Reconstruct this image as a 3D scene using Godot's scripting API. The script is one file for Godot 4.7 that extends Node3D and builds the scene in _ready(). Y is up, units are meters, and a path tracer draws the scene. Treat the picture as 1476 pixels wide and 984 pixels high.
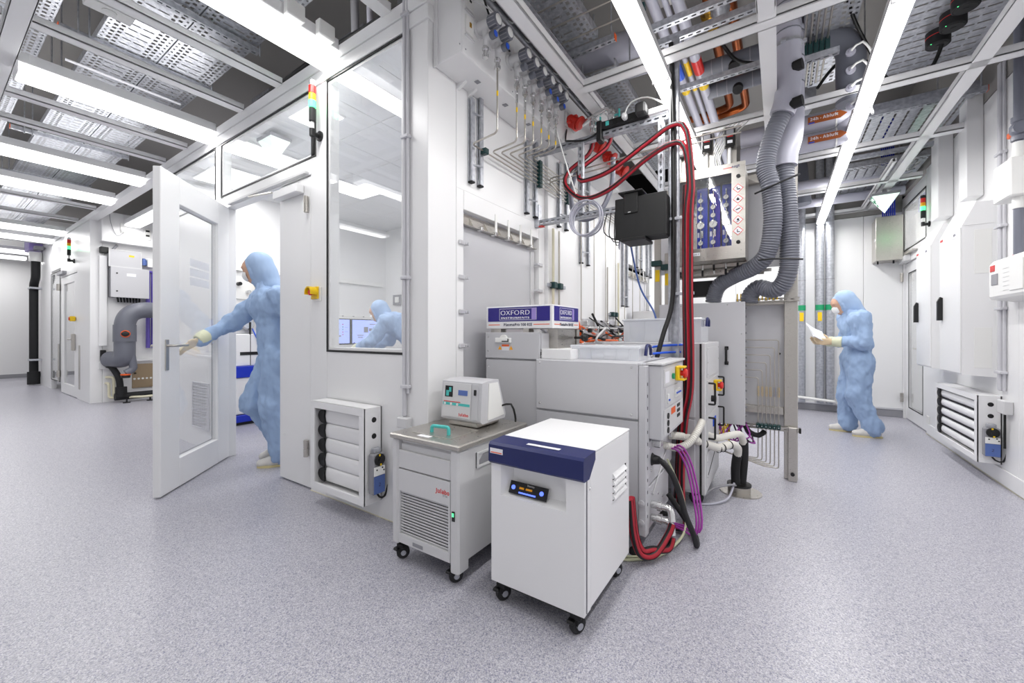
extends Node3D
# ---- the photograph's lens, for turning pixels into points on known planes ----
const FOCAL := 578.0
const CX := 738.0
const HY := 481.0
const EYE := 1.15
const YAW := 33.7
# main planes, metres
const ZW := -1.635      # front wall with the door
const XG := -1.665      # side wall with the gas box
const XR := 1.41        # right wall
const ZB := -7.65       # back wall
const XL := -16.6       # far end of the corridor
var M := {}
var taken := {}

func ray(px: float, py: float) -> Vector3:
	var a := deg_to_rad(YAW)
	return Vector3(-sin(a), 0, -cos(a)) + Vector3(cos(a), 0, -sin(a)) * ((px - CX) / FOCAL) + Vector3(0, (HY - py) / FOCAL, 0)
func fx(px: float, py: float, x: float) -> Vector3:
	var d := ray(px, py)
	return Vector3(0, EYE, 0) + d * (x / d.x)
func fz(px: float, py: float, z: float) -> Vector3:
	var d := ray(px, py)
	return Vector3(0, EYE, 0) + d * (z / d.z)
func fy(px: float, py: float, y: float) -> Vector3:
	var d := ray(px, py)
	return Vector3(0, EYE, 0) + d * ((y - EYE) / d.y)

# ---- mesh builder ----
class B extends RefCounted:
	var v := PackedVector3Array()
	var n := PackedVector3Array()
	var c := PackedColorArray()
	func tri(a: Vector3, b: Vector3, d: Vector3, na: Vector3, nb: Vector3, nd: Vector3) -> void:
		if (d - a).cross(b - a).dot(na + nb + nd) < 0.0:
			v.append(a); v.append(d); v.append(b)
			n.append(na); n.append(nd); n.append(nb)
		else:
			v.append(a); v.append(b); v.append(d)
			n.append(na); n.append(nb); n.append(nd)
	func flat(a: Vector3, b: Vector3, d: Vector3, nn: Vector3) -> void:
		tri(a, b, d, nn, nn, nn)
	func flat2(a: Vector3, b: Vector3, d: Vector3, nn: Vector3) -> B:
		tri(a, b, d, nn, nn, nn)
		return self
	func quad(a: Vector3, b: Vector3, d: Vector3, e: Vector3, nn: Vector3) -> B:
		tri(a, b, d, nn, nn, nn)
		tri(a, d, e, nn, nn, nn)
		return self
	func box(ce: Vector3, size: Vector3, bev := 0.0, bs := Basis.IDENTITY) -> B:
		var h := size * 0.5
		var b: float = min(bev, min(h.x, min(h.y, h.z)) * 0.9)
		for ax in 3:
			var u := (ax + 1) % 3
			var w := (ax + 2) % 3
			for s in [-1.0, 1.0]:
				var nn := Vector3.ZERO
				nn[ax] = s
				var q := []
				for k in [[-1, -1], [1, -1], [1, 1], [-1, 1]]:
					var p := Vector3.ZERO
					p[ax] = s * h[ax]
					p[u] = k[0] * (h[u] - b)
					p[w] = k[1] * (h[w] - b)
					q.append(ce + bs * p)
				quad(q[0], q[1], q[2], q[3], bs * nn)
		if b > 0.0:
			for ax in 3:
				var u := (ax + 1) % 3
				var w := (ax + 2) % 3
				for su in [-1.0, 1.0]:
					for sw in [-1.0, 1.0]:
						var nn := Vector3.ZERO
						nn[u] = su
						nn[w] = sw
						nn = nn.normalized()
						var q := []
						for k in [[-1, 0], [1, 0], [1, 1], [-1, 1]]:
							var p := Vector3.ZERO
							p[ax] = k[0] * (h[ax] - b)
							p[u] = su * (h[u] - (b if k[1] else 0.0))
							p[w] = sw * (h[w] - (0.0 if k[1] else b))
							q.append(ce + bs * p)
						quad(q[0], q[1], q[2], q[3], bs * nn)
			for sx in [-1.0, 1.0]:
				for sy in [-1.0, 1.0]:
					for sz in [-1.0, 1.0]:
						flat(ce + bs * Vector3(sx * h.x, sy * (h.y - b), sz * (h.z - b)), ce + bs * Vector3(sx * (h.x - b), sy * h.y, sz * (h.z - b)), ce + bs * Vector3(sx * (h.x - b), sy * (h.y - b), sz * h.z), bs * Vector3(sx, sy, sz).normalized())
		return self
	func bx(x0: float, x1: float, y0: float, y1: float, z0: float, z1: float, bev := 0.0) -> B:
		return box(Vector3(x0 + x1, y0 + y1, z0 + z1) * 0.5, Vector3(absf(x1 - x0), absf(y1 - y0), absf(z1 - z0)), bev)
	func lathe(o: Vector3, axis: Vector3, prof: Array, seg := 16) -> B:
		# prof: [radius, height] pairs along the axis
		var a := axis.normalized()
		var u := a.cross(Vector3.UP if absf(a.y) < 0.9 else Vector3.RIGHT).normalized()
		var w := a.cross(u)
		for i in prof.size() - 1:
			var r0: float = prof[i][0]
			var h0: float = prof[i][1]
			var r1: float = prof[i + 1][0]
			var h1: float = prof[i + 1][1]
			for k in seg:
				var t0 := TAU * k / seg
				var t1 := TAU * (k + 1) / seg
				var d0 := u * cos(t0) + w * sin(t0)
				var d1 := u * cos(t1) + w * sin(t1)
				var sl := Vector2(h1 - h0, r0 - r1).normalized()
				var n0 := d0 * sl.x + a * sl.y
				var n1 := d1 * sl.x + a * sl.y
				var p00 := o + d0 * r0 + a * h0
				var p01 := o + d1 * r0 + a * h0
				var p10 := o + d0 * r1 + a * h1
				var p11 := o + d1 * r1 + a * h1
				if r0 > 0.0: tri(p00, p01, p11, n0, n1, n1)
				if r1 > 0.0: tri(p00, p11, p10, n0, n1, n0)
		return self
	func cyl(a: Vector3, b: Vector3, r: float, seg := 14, r2 := -1.0) -> B:
		var l := a.distance_to(b)
		var e: float = r if r2 < 0.0 else r2
		return lathe(a, b - a, [[0, 0], [r, 0], [e, l], [0, l]], seg)
	func tube(pts: Array, r: Variant, seg := 8, closed := false, caps := true) -> B:
		var m := pts.size()
		if m < 2: return self
		var prev_u := Vector3.ZERO
		var rows := []
		var nrm := []
		for i in m:
			var d: Vector3
			if closed:
				d = pts[(i + 1) % m] - pts[(i + m - 1) % m]
			else:
				d = pts[min(i + 1, m - 1)] - pts[max(i - 1, 0)]
			d = d.normalized()
			var u: Vector3
			if i == 0:
				u = d.cross(Vector3.UP if absf(d.y) < 0.95 else Vector3.RIGHT).normalized()
			else:
				u = (prev_u - d * prev_u.dot(d)).normalized()
			prev_u = u
			var w := d.cross(u)
			var rr: float = r[i] if r is Array or r is PackedFloat32Array else r
			var sl := Vector2(1, 0)
			if not (r is float):
				var i0: int = max(i - 1, 0)
				var i1: int = min(i + 1, m - 1)
				sl = Vector2(maxf(pts[i0].distance_to(pts[i1]), 1e-5), -(r[i1] - r[i0])).normalized()
			var row := PackedVector3Array()
			var nr := PackedVector3Array()
			for k in seg:
				var t := TAU * k / seg
				var o := u * cos(t) + w * sin(t)
				row.append(pts[i] + o * rr)
				nr.append(o * sl.x + d * sl.y)
			rows.append(row)
			nrm.append(nr)
		for i in (m if closed else m - 1):
			var j := (i + 1) % m
			for k in seg:
				var l := (k + 1) % seg
				tri(rows[i][k], rows[i][l], rows[j][l], nrm[i][k], nrm[i][l], nrm[j][l])
				tri(rows[i][k], rows[j][l], rows[j][k], nrm[i][k], nrm[j][l], nrm[j][k])
		if caps and not closed:
			for e in [0, m - 1]:
				var nn: Vector3 = (pts[0] - pts[1]).normalized() if e == 0 else (pts[m - 1] - pts[m - 2]).normalized()
				for k in range(1, seg - 1):
					flat(rows[e][0], rows[e][k], rows[e][k + 1], nn)
		return self
	func ext(poly: PackedVector2Array, o: Vector3, ux: Vector3, uy: Vector3, dv: Vector3) -> B:
		# polygon in the plane (ux, uy), pushed along dv
		var idx := Geometry2D.triangulate_polygon(poly)
		var q := []
		var mid := Vector2.ZERO
		for p in poly:
			q.append(o + ux * p.x + uy * p.y)
		var nn := dv.normalized()
		for i in range(0, idx.size(), 3):
			flat(q[idx[i]], q[idx[i + 1]], q[idx[i + 2]], -nn)
			flat(q[idx[i]] + dv, q[idx[i + 1]] + dv, q[idx[i + 2]] + dv, nn)
		var sgn := 1.0 if Geometry2D.is_polygon_clockwise(poly) else -1.0
		for i in q.size():
			var j := (i + 1) % q.size()
			var e: Vector2 = poly[j] - poly[i]
			var o2 := Vector2(-e.y, e.x) * sgn
			quad(q[i], q[j], q[j] + dv, q[i] + dv, (ux * o2.x + uy * o2.y).normalized())
		return self
	func mesh() -> ArrayMesh:
		var am := ArrayMesh.new()
		var arr := []
		arr.resize(Mesh.ARRAY_MAX)
		arr[Mesh.ARRAY_VERTEX] = v
		arr[Mesh.ARRAY_NORMAL] = n
		if c.size() == v.size() and c.size() > 0:
			arr[Mesh.ARRAY_COLOR] = c
		am.add_surface_from_arrays(Mesh.PRIMITIVE_TRIANGLES, arr)
		return am

func nb() -> B:
	return B.new()

# smooth path through points
func curve(pts: Array, step := 0.03) -> Array:
	var out := []
	var m := pts.size()
	for i in m - 1:
		var p0: Vector3 = pts[max(i - 1, 0)]
		var p1: Vector3 = pts[i]
		var p2: Vector3 = pts[i + 1]
		var p3: Vector3 = pts[min(i + 2, m - 1)]
		var k: int = max(2, int(p1.distance_to(p2) / step))
		for j in k:
			out.append(p1.cubic_interpolate(p2, p0, p3, float(j) / k))
	out.append(pts[m - 1])
	return out
# straight runs with rounded bends
func bend(pts: Array, r := 0.03, seg := 5) -> Array:
	var out := [pts[0]]
	for i in range(1, pts.size() - 1):
		var p: Vector3 = pts[i]
		var a: Vector3 = pts[i - 1] - p
		var b: Vector3 = pts[i + 1] - p
		var k: float = min(r, min(a.length(), b.length()) * 0.45)
		var p0 := p + a.normalized() * k
		var p2 := p + b.normalized() * k
		for j in seg + 1:
			var t := float(j) / seg
			out.append(p0.lerp(p, t).lerp(p.lerp(p2, t), t))
	out.append(pts[pts.size() - 1])
	return out

# ---- scene nodes ----
func numbered(s: String) -> String:
	if not taken.has(s):
		taken[s] = 0
		return s
	taken[s] += 1
	return "%s_%03d" % [s, taken[s]]
func thing(called: String, label: String, category: String, at := Vector3.ZERO, group := "") -> Node3D:
	var o := Node3D.new()
	o.name = numbered(called)
	add_child(o)
	o.position = at
	o.set_meta("label", label)
	o.set_meta("category", category)
	if group: o.set_meta("group", group)
	return o
func part(parent: Node3D, called: String, b: B, m: Material, local := false) -> MeshInstance3D:
	var o := MeshInstance3D.new()
	o.name = called
	o.mesh = b.mesh()
	o.material_override = m
	if parent != self and not local and not parent is MeshInstance3D:
		o.position = -parent.position
	parent.add_child(o, true)
	return o
func one(called: String, label: String, category: String, b: B, m: Material, group := "") -> MeshInstance3D:
	var o := MeshInstance3D.new()
	o.name = numbered(called)
	o.mesh = b.mesh()
	o.material_override = m
	add_child(o)
	o.set_meta("label", label)
	o.set_meta("category", category)
	if group: o.set_meta("group", group)
	return o
func structure(called: String) -> Node3D:
	var o := Node3D.new()
	o.name = called
	add_child(o)
	o.set_meta("kind", "structure")
	return o
func solid(called: String, b: B, m: Material) -> MeshInstance3D:
	var o := MeshInstance3D.new()
	o.name = called
	o.mesh = b.mesh()
	o.material_override = m
	add_child(o)
	o.set_meta("kind", "structure")
	return o
func copy_of(o: Node3D, off: Vector3, label := "", turn := 0.0) -> Node3D:
	var d: Node3D = o.duplicate()
	var base := String(o.name)
	d.name = numbered(base)
	add_child(d)
	d.position = o.position + off
	d.rotation.y += turn
	if label: d.set_meta("label", label)
	return d
func words(parent: Node3D, s: String, height: float, at: Vector3, right: Vector3, up: Vector3, m: Material, called := "lettering", wide := 1.0, bold := false, align := 1) -> MeshInstance3D:
	var t := TextMesh.new()
	t.text = s
	var f := SystemFont.new()
	f.font_names = PackedStringArray(["Droid Sans"])
	if bold: f.font_weight = 700
	t.font = f
	t.font_size = 48
	t.pixel_size = height / 34.0
	t.depth = 0.0006
	t.curve_step = 2.0
	t.horizontal_alignment = HORIZONTAL_ALIGNMENT_CENTER if align == 1 else HORIZONTAL_ALIGNMENT_LEFT
	var o := MeshInstance3D.new()
	o.name = called
	o.mesh = t
	o.material_override = m
	var r := right.normalized()
	var u := up.normalized()
	o.transform = Transform3D(Basis(r * wide, u, r.cross(u)), at - (Vector3.ZERO if parent is MeshInstance3D else parent.position))
	parent.add_child(o, true)
	return o

func mat(key: String, c: Color, rough := 0.5, metal := 0.0) -> StandardMaterial3D:
	var m := StandardMaterial3D.new()
	m.resource_name = key
	m.albedo_color = c
	m.roughness = rough
	m.metallic = metal
	M[key] = m
	return m
func noise_tex(freq: float, c0: Color, c1: Color, seed_ := 1, w := 512, h := 512) -> NoiseTexture2D:
	var f := FastNoiseLite.new()
	f.seed = seed_
	f.frequency = freq
	f.fractal_octaves = 4
	var t := NoiseTexture2D.new()
	t.width = w
	t.height = h
	t.seamless = true
	t.noise = f
	var g := Gradient.new()
	g.set_color(0, c0)
	g.set_color(1, c1)
	t.color_ramp = g
	return t
func glow(key: String, c: Color, e: float) -> StandardMaterial3D:
	var m := mat(key, c, 0.6)
	m.emission_enabled = true
	m.emission = c
	m.emission_energy_multiplier = e
	return m
func pane(key: String, c: Color, a: float, rough := 0.02) -> StandardMaterial3D:
	var m := mat(key, Color(c.r, c.g, c.b, a), rough)
	m.transparency = BaseMaterial3D.TRANSPARENCY_ALPHA
	return m
func area(parent: Node3D, at: Vector3, sx: float, sz: float, e: float, down := Vector3.DOWN) -> void:
	var l := AreaLight3D.new()
	l.name = "light"
	l.area_size = Vector2(sx, sz)
	l.light_energy = e
	l.light_color = Color(1.0, 0.995, 0.99)
	l.area_range = 30.0
	l.shadow_enabled = true
	parent.add_child(l, true)
	l.position = at - (Vector3.ZERO if parent is MeshInstance3D else parent.position)
	l.rotation = Vector3(-PI / 2 if down.y < 0 else PI / 2, 0, 0)

func _ready() -> void:
	# ---- camera, air, exposure ----
	var cam := Camera3D.new()
	cam.name = "camera"
	add_child(cam)
	cam.position = Vector3(0, EYE, 0)
	cam.rotation.y = deg_to_rad(YAW)
	cam.projection = Camera3D.PROJECTION_FRUSTUM
	cam.near = 0.05
	cam.far = 60.0
	cam.size = 984.0 / FOCAL * cam.near
	cam.frustum_offset = Vector2(0, -(492.0 - HY) / FOCAL * cam.near)
	cam.current = true
	var we := WorldEnvironment.new()
	we.name = "world"
	var en := Environment.new()
	en.background_mode = Environment.BG_COLOR
	en.background_color = Color(0.02, 0.02, 0.02)
	en.tonemap_mode = Environment.TONE_MAPPER_LINEAR
	en.tonemap_exposure = 1.36
	en.sdfgi_enabled = true
	en.ssao_enabled = true
	en.ssil_enabled = true
	we.environment = en
	add_child(we)
	materials()
	shell()
	ceiling_grid()
	lamps()
	corridor_trays()
	bay_trays()
	build_things()

func materials() -> void:
	mat("white_panel", Color(0.93, 0.93, 0.932), 0.32)
	mat("white_paint", Color(0.932, 0.932, 0.935), 0.42)
	mat("white_plastic", Color(0.93, 0.93, 0.92), 0.35)
	mat("grey_paint", Color(0.78, 0.78, 0.795), 0.42)
	mat("light_grey", Color(0.83, 0.83, 0.835), 0.42)
	mat("mid_grey", Color(0.58, 0.58, 0.6), 0.5)
	mat("conduit_grey", Color(0.8, 0.8, 0.82), 0.45)
	mat("duct_grey", Color(0.42, 0.43, 0.47), 0.38)
	mat("pvc_grey", Color(0.46, 0.47, 0.52), 0.3)
	mat("pale_pvc", Color(0.72, 0.72, 0.77), 0.35)
	mat("slab", Color(0.6, 0.59, 0.58), 0.9)
	mat("black", Color(0.05, 0.05, 0.055), 0.45)
	mat("soft_black", Color(0.09, 0.09, 0.1), 0.7)
	mat("rubber", Color(0.12, 0.12, 0.125), 0.6)
	mat("chrome", Color(0.86, 0.86, 0.86), 0.22, 0.85)
	mat("red", Color(0.85, 0.12, 0.1), 0.35)
	mat("socket_red", Color(0.82, 0.17, 0.12), 0.38)
	mat("hose_red", Color(0.66, 0.1, 0.17), 0.45)
	mat("yellow", Color(0.96, 0.8, 0.05), 0.4)
	mat("amber", Color(0.97, 0.66, 0.05), 0.4)
	mat("green", Color(0.1, 0.6, 0.4), 0.4)
	mat("dark_green", Color(0.05, 0.22, 0.22), 0.4)
	mat("teal", Color(0.3, 0.75, 0.73), 0.4)
	mat("orange", Color(0.93, 0.38, 0.12), 0.4)
	mat("blue_panel", Color(0.08, 0.2, 0.75), 0.35)
	mat("brand_blue", Color(0.16, 0.12, 0.5), 0.4)
	mat("lilac", Color(0.62, 0.55, 0.82), 0.4)
	mat("navy", Color(0.09, 0.13, 0.36), 0.38)
	mat("ink", Color(0.2, 0.2, 0.3), 0.5)
	mat("actuator_blue", Color(0.33, 0.43, 0.68), 0.45)
	mat("cable_blue", Color(0.12, 0.35, 0.85), 0.4)
	mat("cable_purple", Color(0.62, 0.24, 0.62), 0.4)
	mat("cable_orange", Color(0.95, 0.4, 0.12), 0.4)
	mat("cream", Color(0.86, 0.84, 0.74), 0.45)
	mat("tan", Color(0.62, 0.54, 0.43), 0.5)
	mat("violet", Color(0.42, 0.36, 0.72), 0.3)
	mat("pale_hose", Color(0.82, 0.83, 0.7), 0.3)
	mat("skin", Color(0.82, 0.62, 0.5), 0.5)
	mat("mask", Color(0.95, 0.95, 0.95), 0.8)
	mat("paper", Color(0.93, 0.93, 0.95), 0.8)
	mat("shoe", Color(0.88, 0.87, 0.84), 0.6)
	mat("shoe_sole", Color(0.85, 0.8, 0.6), 0.6)
	mat("foam_white", Color(0.88, 0.87, 0.84), 0.5)
	mat("screen_lilac", Color(0.66, 0.7, 0.92), 0.3)
	var g := mat("galv", Color(0.8, 0.81, 0.83), 0.4, 0.6)
	g.albedo_texture = noise_tex(0.02, Color(0.78, 0.78, 0.8), Color(1, 1, 1), 3)
	g.uv1_triplanar = true
	g.uv1_scale = Vector3(2, 2, 2)
	g = mat("steel", Color(0.76, 0.745, 0.72), 0.36, 0.9)
	g.roughness_texture = noise_tex(0.03, Color(0.7, 0.7, 0.7), Color(1, 1, 1), 5)
	g.uv1_triplanar = true
	g.uv1_scale = Vector3(1.5, 12, 1.5)
	g = mat("steel_sheet", Color(0.84, 0.84, 0.855), 0.4, 0.4)
	g.roughness_texture = noise_tex(0.02, Color(0.75, 0.75, 0.75), Color(1, 1, 1), 6)
	g.uv1_triplanar = true
	g.uv1_scale = Vector3(1, 6, 1)
	mat("pipe_steel", Color(0.75, 0.73, 0.7), 0.3, 0.9)
	g = mat("copper", Color(0.62, 0.33, 0.17), 0.35, 0.9)
	mat("copper_sign", Color(0.68, 0.36, 0.17), 0.5)
	mat("brass", Color(0.8, 0.62, 0.25), 0.3, 0.9)
	# glass and clear plastics
	pane("glass", Color(0.93, 0.96, 0.97), 0.07)
	pane("clear_box", Color(0.97, 0.98, 1.0), 0.42, 0.12)
	pane("milky_lid", Color(0.97, 0.98, 1.0), 0.5, 0.15)
	pane("smoke_glass", Color(0.75, 0.8, 0.85), 0.03)
	# lamps
	glow("lamp", Color(1, 1, 1), 1.6)
	glow("lamp_tube", Color(1, 1, 1), 2.0)
	glow("lamp_green", Color(0.35, 1, 0.6), 1.1)
	glow("sign_green", Color(0.12, 0.62, 0.38), 0.3)
	glow("sign_white", Color(0.95, 1, 0.97), 0.45)
	glow("screen", Color(0.62, 0.68, 0.95), 0.55)
	glow("display_blue", Color(0.35, 0.45, 1.0), 1.2)
	# floor: speckled sheet vinyl
	g = mat("vinyl", Color(0.97, 0.97, 0.98), 0.33)
	g.albedo_texture = speckle(640, 11)
	g.uv1_triplanar = true
	g.uv1_world_triplanar = true
	g.uv1_scale = Vector3(0.9, 0.9, 0.9)

func speckle(s: int, seed_: int) -> ImageTexture:
	var rng := RandomNumberGenerator.new()
	rng.seed = seed_
	var data := PackedByteArray()
	data.resize(s * s * 3)
	var field := PackedFloat32Array()
	field.resize(s * s)
	for i in s * s:
		field[i] = rng.randf()
	var tones := [Color8(132, 132, 150), Color8(166, 165, 175), Color8(183, 182, 188), Color8(206, 205, 209), Color8(152, 151, 170)]
	for y in s:
		for x in s:
			var k := y * s + x
			var near: float = field[(y / 2) * s + x / 2] * 0.55 + field[((y / 3) * 7 % s) * s + x / 3] * 0.45
			var t: Color = tones[int(near * 4.999)]
			var a: float = field[k] * 0.1 - 0.05
			data[k * 3] = int(clampf(t.r + a, 0, 1) * 255)
			data[k * 3 + 1] = int(clampf(t.g + a, 0, 1) * 255)
			data[k * 3 + 2] = int(clampf(t.b + a, 0, 1) * 255)
	return ImageTexture.create_from_image(Image.create_from_data(s, s, false, Image.FORMAT_RGB8, data))

# a wall of panels in one plane: list of rectangles, each panel a piece with its own edges
func panels(parent: Node3D, called: String, rects: Array, axis: String, at: float, thick: float, m: Material) -> void:
	for r in rects:
		var b := nb()
		if axis == "z":
			b.bx(r[0] + 0.0015, r[1] - 0.0015, r[2], r[3], at - thick, at, 0.002)
		else:
			b.bx(at - thick, at, r[2], r[3], r[0] + 0.0015, r[1] - 0.0015, 0.002)
		part(parent, called, b, m)

func shell() -> void:
	solid("floor", nb().bx(XL - 0.2, XR + 0.2, -0.12, 0, ZB - 0.2, 2.2), M.vinyl)
	solid("ceiling", nb().bx(XL - 0.2, XR + 0.2, 4.25, 4.4, ZB - 0.2, 2.2), M.slab)
	# front wall with the door: x from -6.15 to the corner
	var w := structure("wall_front")
	panels(w, "panel", [[-1.862, XG, 0, 2.945], [-2.667, -1.862, 0, 1.024], [-2.872, -2.667, 0, 2.945], [-6.15, -4.36, 0, 2.43]], "z", ZW, 0.08, M.white_panel)
	panels(w, "header", [[-4.36, -2.872, 2.325, 2.44]], "z", ZW, 0.08, M.white_panel)
	panels(w, "mullion", [[-2.872, -2.80, 2.44, 2.945], [-4.53, -4.41, 2.43, 2.945], [-6.15, -6.02, 2.43, 2.945]], "z", ZW, 0.08, M.white_panel)
	part(w, "head_beam", nb().bx(-6.15, XG + 0.01, 2.945, 3.03, ZW - 0.1, ZW + 0.012, 0.003), M.white_panel)
	part(w, "head_beam", nb().bx(-14.0, XG + 0.01, 3.032, 3.115, ZW - 0.1, ZW + 0.02, 0.003), M.white_panel)
	part(w, "skirting", nb().bx(-2.872, XG, 0, 0.004, ZW, ZW + 0.004), M.cream)
	# side wall with the inset panel and gas box
	w = structure("wall_side")
	panels(w, "panel", [[-1.875, ZW, 0, 3.115], [-3.0, -1.875, 2.06, 3.115], [-1.945, -1.875, 0, 2.06], [-2.9, -1.945, 1.94, 2.06], [-3.0, -2.9, 0, 2.06]], "x", XG, 0.06, M.white_panel)
	panels(w, "panel", [[-4.0, -3.0, 0, 3.115], [-5.1, -4.0, 0, 3.115], [-5.1 - 1.1, -5.1, 2.06, 3.115], [-7.0, -6.2, 0, 3.115], [ZB, -7.0, 0, 3.115], [-6.2, -5.1, 0, 0.9]], "x", XG + 0.03, 0.09, M.white_panel)
	part(w, "corner_trim", nb().bx(XG - 0.004, XG + 0.004, 0, 3.115, ZW - 0.004, ZW + 0.004, 0.003), M.white_panel)
	# cabin rear, left side and roof
	w = structure("wall_cabin")
	part(w, "rear_panel", nb().bx(-6.15, XG - 0.06, 0, 3.1, -5.0, -4.9), M.white_panel)
	part(w, "end_panel", nb().bx(-6.15, -6.08, 0, 3.1, -4.9, ZW - 0.08), M.white_panel)
	part(w, "liner_panel", nb().bx(XG - 0.075, XG - 0.062, 0, 3.05, -4.9, ZW - 0.082), M.white_panel)
	w = structure("ceiling_cabin")
	var x := -6.08
	while x < -1.76:
		var z := -1.72
		while z > -4.85:
			part(w, "ceiling_tile", nb().bx(x + 0.003, min(x + 0.617, -1.745), 3.05, 3.09, max(z - 0.617, -4.9), z - 0.003, 0.002), M.white_paint)
			z -= 0.62
		x += 0.62
	part(w, "roof_plate", nb().bx(-6.15, XG, 3.12, 3.14, -5.0, ZW - 0.12), M.galv)
	# right wall
	w = structure("wall_right")
	var rects := []
	for k in 7:
		rects.append([-7.65 + k * 1.35 if k else ZB, -7.65 + (k + 1) * 1.35, 0.0, 3.0])
	rects = [[-6.75, -5.62, 2.95, 3.05], [ZB, -7.42, 0, 3.05], [-6.62, -6.5, 0, 2.95], [-6.5, -5.55, 0, 3.05], [-5.55, -4.35, 0, 3.05], [-4.35, -3.2, 0, 3.05], [-3.2, -2.0, 0, 3.05], [-2.0, 2.0, 0, 3.05]]
	panels(w, "panel", rects.slice(3), "x", XR + 0.08, 0.08, M.white_panel)
	panels(w, "panel", [[ZB, -7.52, 0, 3.0], [-7.52, -6.5, 2.1, 2.26], [-7.52, -6.5, 2.86, 3.0]], "x", XR + 0.08, 0.08, M.white_panel)
	part(w, "skirting", nb().bx(XR - 0.004, XR, 0, 0.006, -6.5, 2.0), M.cream)
	part(w, "base_rail", nb().bx(XR - 0.01, XR, 0.012, 0.13, -6.45, 2.0, 0.003), M.white_panel)
	part(w, "pilaster", nb().bx(XR - 0.11, XR - 0.002, 2.3, 3.14, -5.83, -5.62, 0.004), M.white_panel)
	part(w, "pilaster", nb().bx(XR - 0.1, XR - 0.002, 2.3, 3.16, -5.1, -4.93, 0.004), M.white_panel)
	part(w, "upper_panel", nb().bx(XR, XR + 0.08, 3.06, 4.25, ZB, 2.0), M.slab)
	# back wall of the bay
	w = structure("wall_back")
	panels(w, "panel", [[XG, -0.6, 0.1, 2.83], [-0.6, 0.45, 0.1, 2.83], [0.45, 1.0, 0.1, 2.83], [1.0, XR, 0.1, 2.83]], "z", ZB + 0.08, 0.08, M.white_panel)
	part(w, "upper_panel", nb().bx(XG, XR, 2.84, 4.25, ZB, ZB + 0.06), M.slab)
	solid("baseboard_back", nb().bx(XG, XR, 0, 0.1, ZB + 0.06, ZB + 0.1, 0.004), M.mid_grey)
	part(get_node("wall_back"), "base_rail", nb().bx(XG, XR, 0.1, 0.125, ZB + 0.08, ZB + 0.11, 0.002), M.steel_sheet)
	# corridor end and the side behind the camera
	solid("wall_left", nb().bx(XL - 0.15, XL, 0, 4.25, ZB, 2.0), M.white_paint)
	solid("baseboard_left", nb().bx(XL, XL + 0.02, 0, 0.1, -2.6, 2.0), M.mid_grey)
	solid("wall_rear", nb().bx(XL, XR + 0.1, 0, 4.25, 2.0, 2.15), M.white_paint)
	# second cabin along the corridor
	w = structure("wall_second_cabin")
	panels(w, "panel", [[-10.35, -9.44, 0, 3.03], [-13.9, -12.9, 0, 3.03], [-12.9, -11.75, 2.45, 3.03], [-12.9, -12.7, 0, 2.45], [-11.75, -10.35, 2.25, 3.03]], "z", ZW, 0.08, M.white_panel)
	panels(w, "end_panel", [[-1.78, ZW, 0, 3.1], [-3.2, -1.78, 0, 3.1], [-6.0, -3.2, 0, 3.1]], "x", -9.44, 0.08, M.white_panel)
	part(w, "roof_panel", nb().bx(-13.9, -9.44, 3.03, 3.1, -6.0, ZW - 0.01), M.white_panel)
	part(w, "rear_panel", nb().bx(-13.9, -6.15, 0, 4.25, -6.1, -6.0), M.white_panel)

func beam(b: B, a: Vector3, e: Vector3, w: float, h: float) -> B:
	# U-shaped aluminium profile: web below, two upright flanges with a lip
	var d := (e - a).normalized()
	var s := d.cross(Vector3.UP).normalized()
	var bs := Basis(d, Vector3.UP, d.cross(Vector3.UP))
	var l := a.distance_to(e)
	var mid := (a + e) * 0.5
	b.box(mid + Vector3(0, 0.006, 0), Vector3(l, 0.012, w), 0.002, bs)
	for k in [-1.0, 1.0]:
		b.box(mid + s * (k * (w * 0.5 - 0.004)) + Vector3(0, h * 0.5, 0), Vector3(l, h, 0.008), 0.0015, bs)
		b.box(mid + s * (k * (w * 0.5 - 0.012)) + Vector3(0, h, 0), Vector3(l, 0.006, 0.024), 0.0, bs)
	return b

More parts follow.
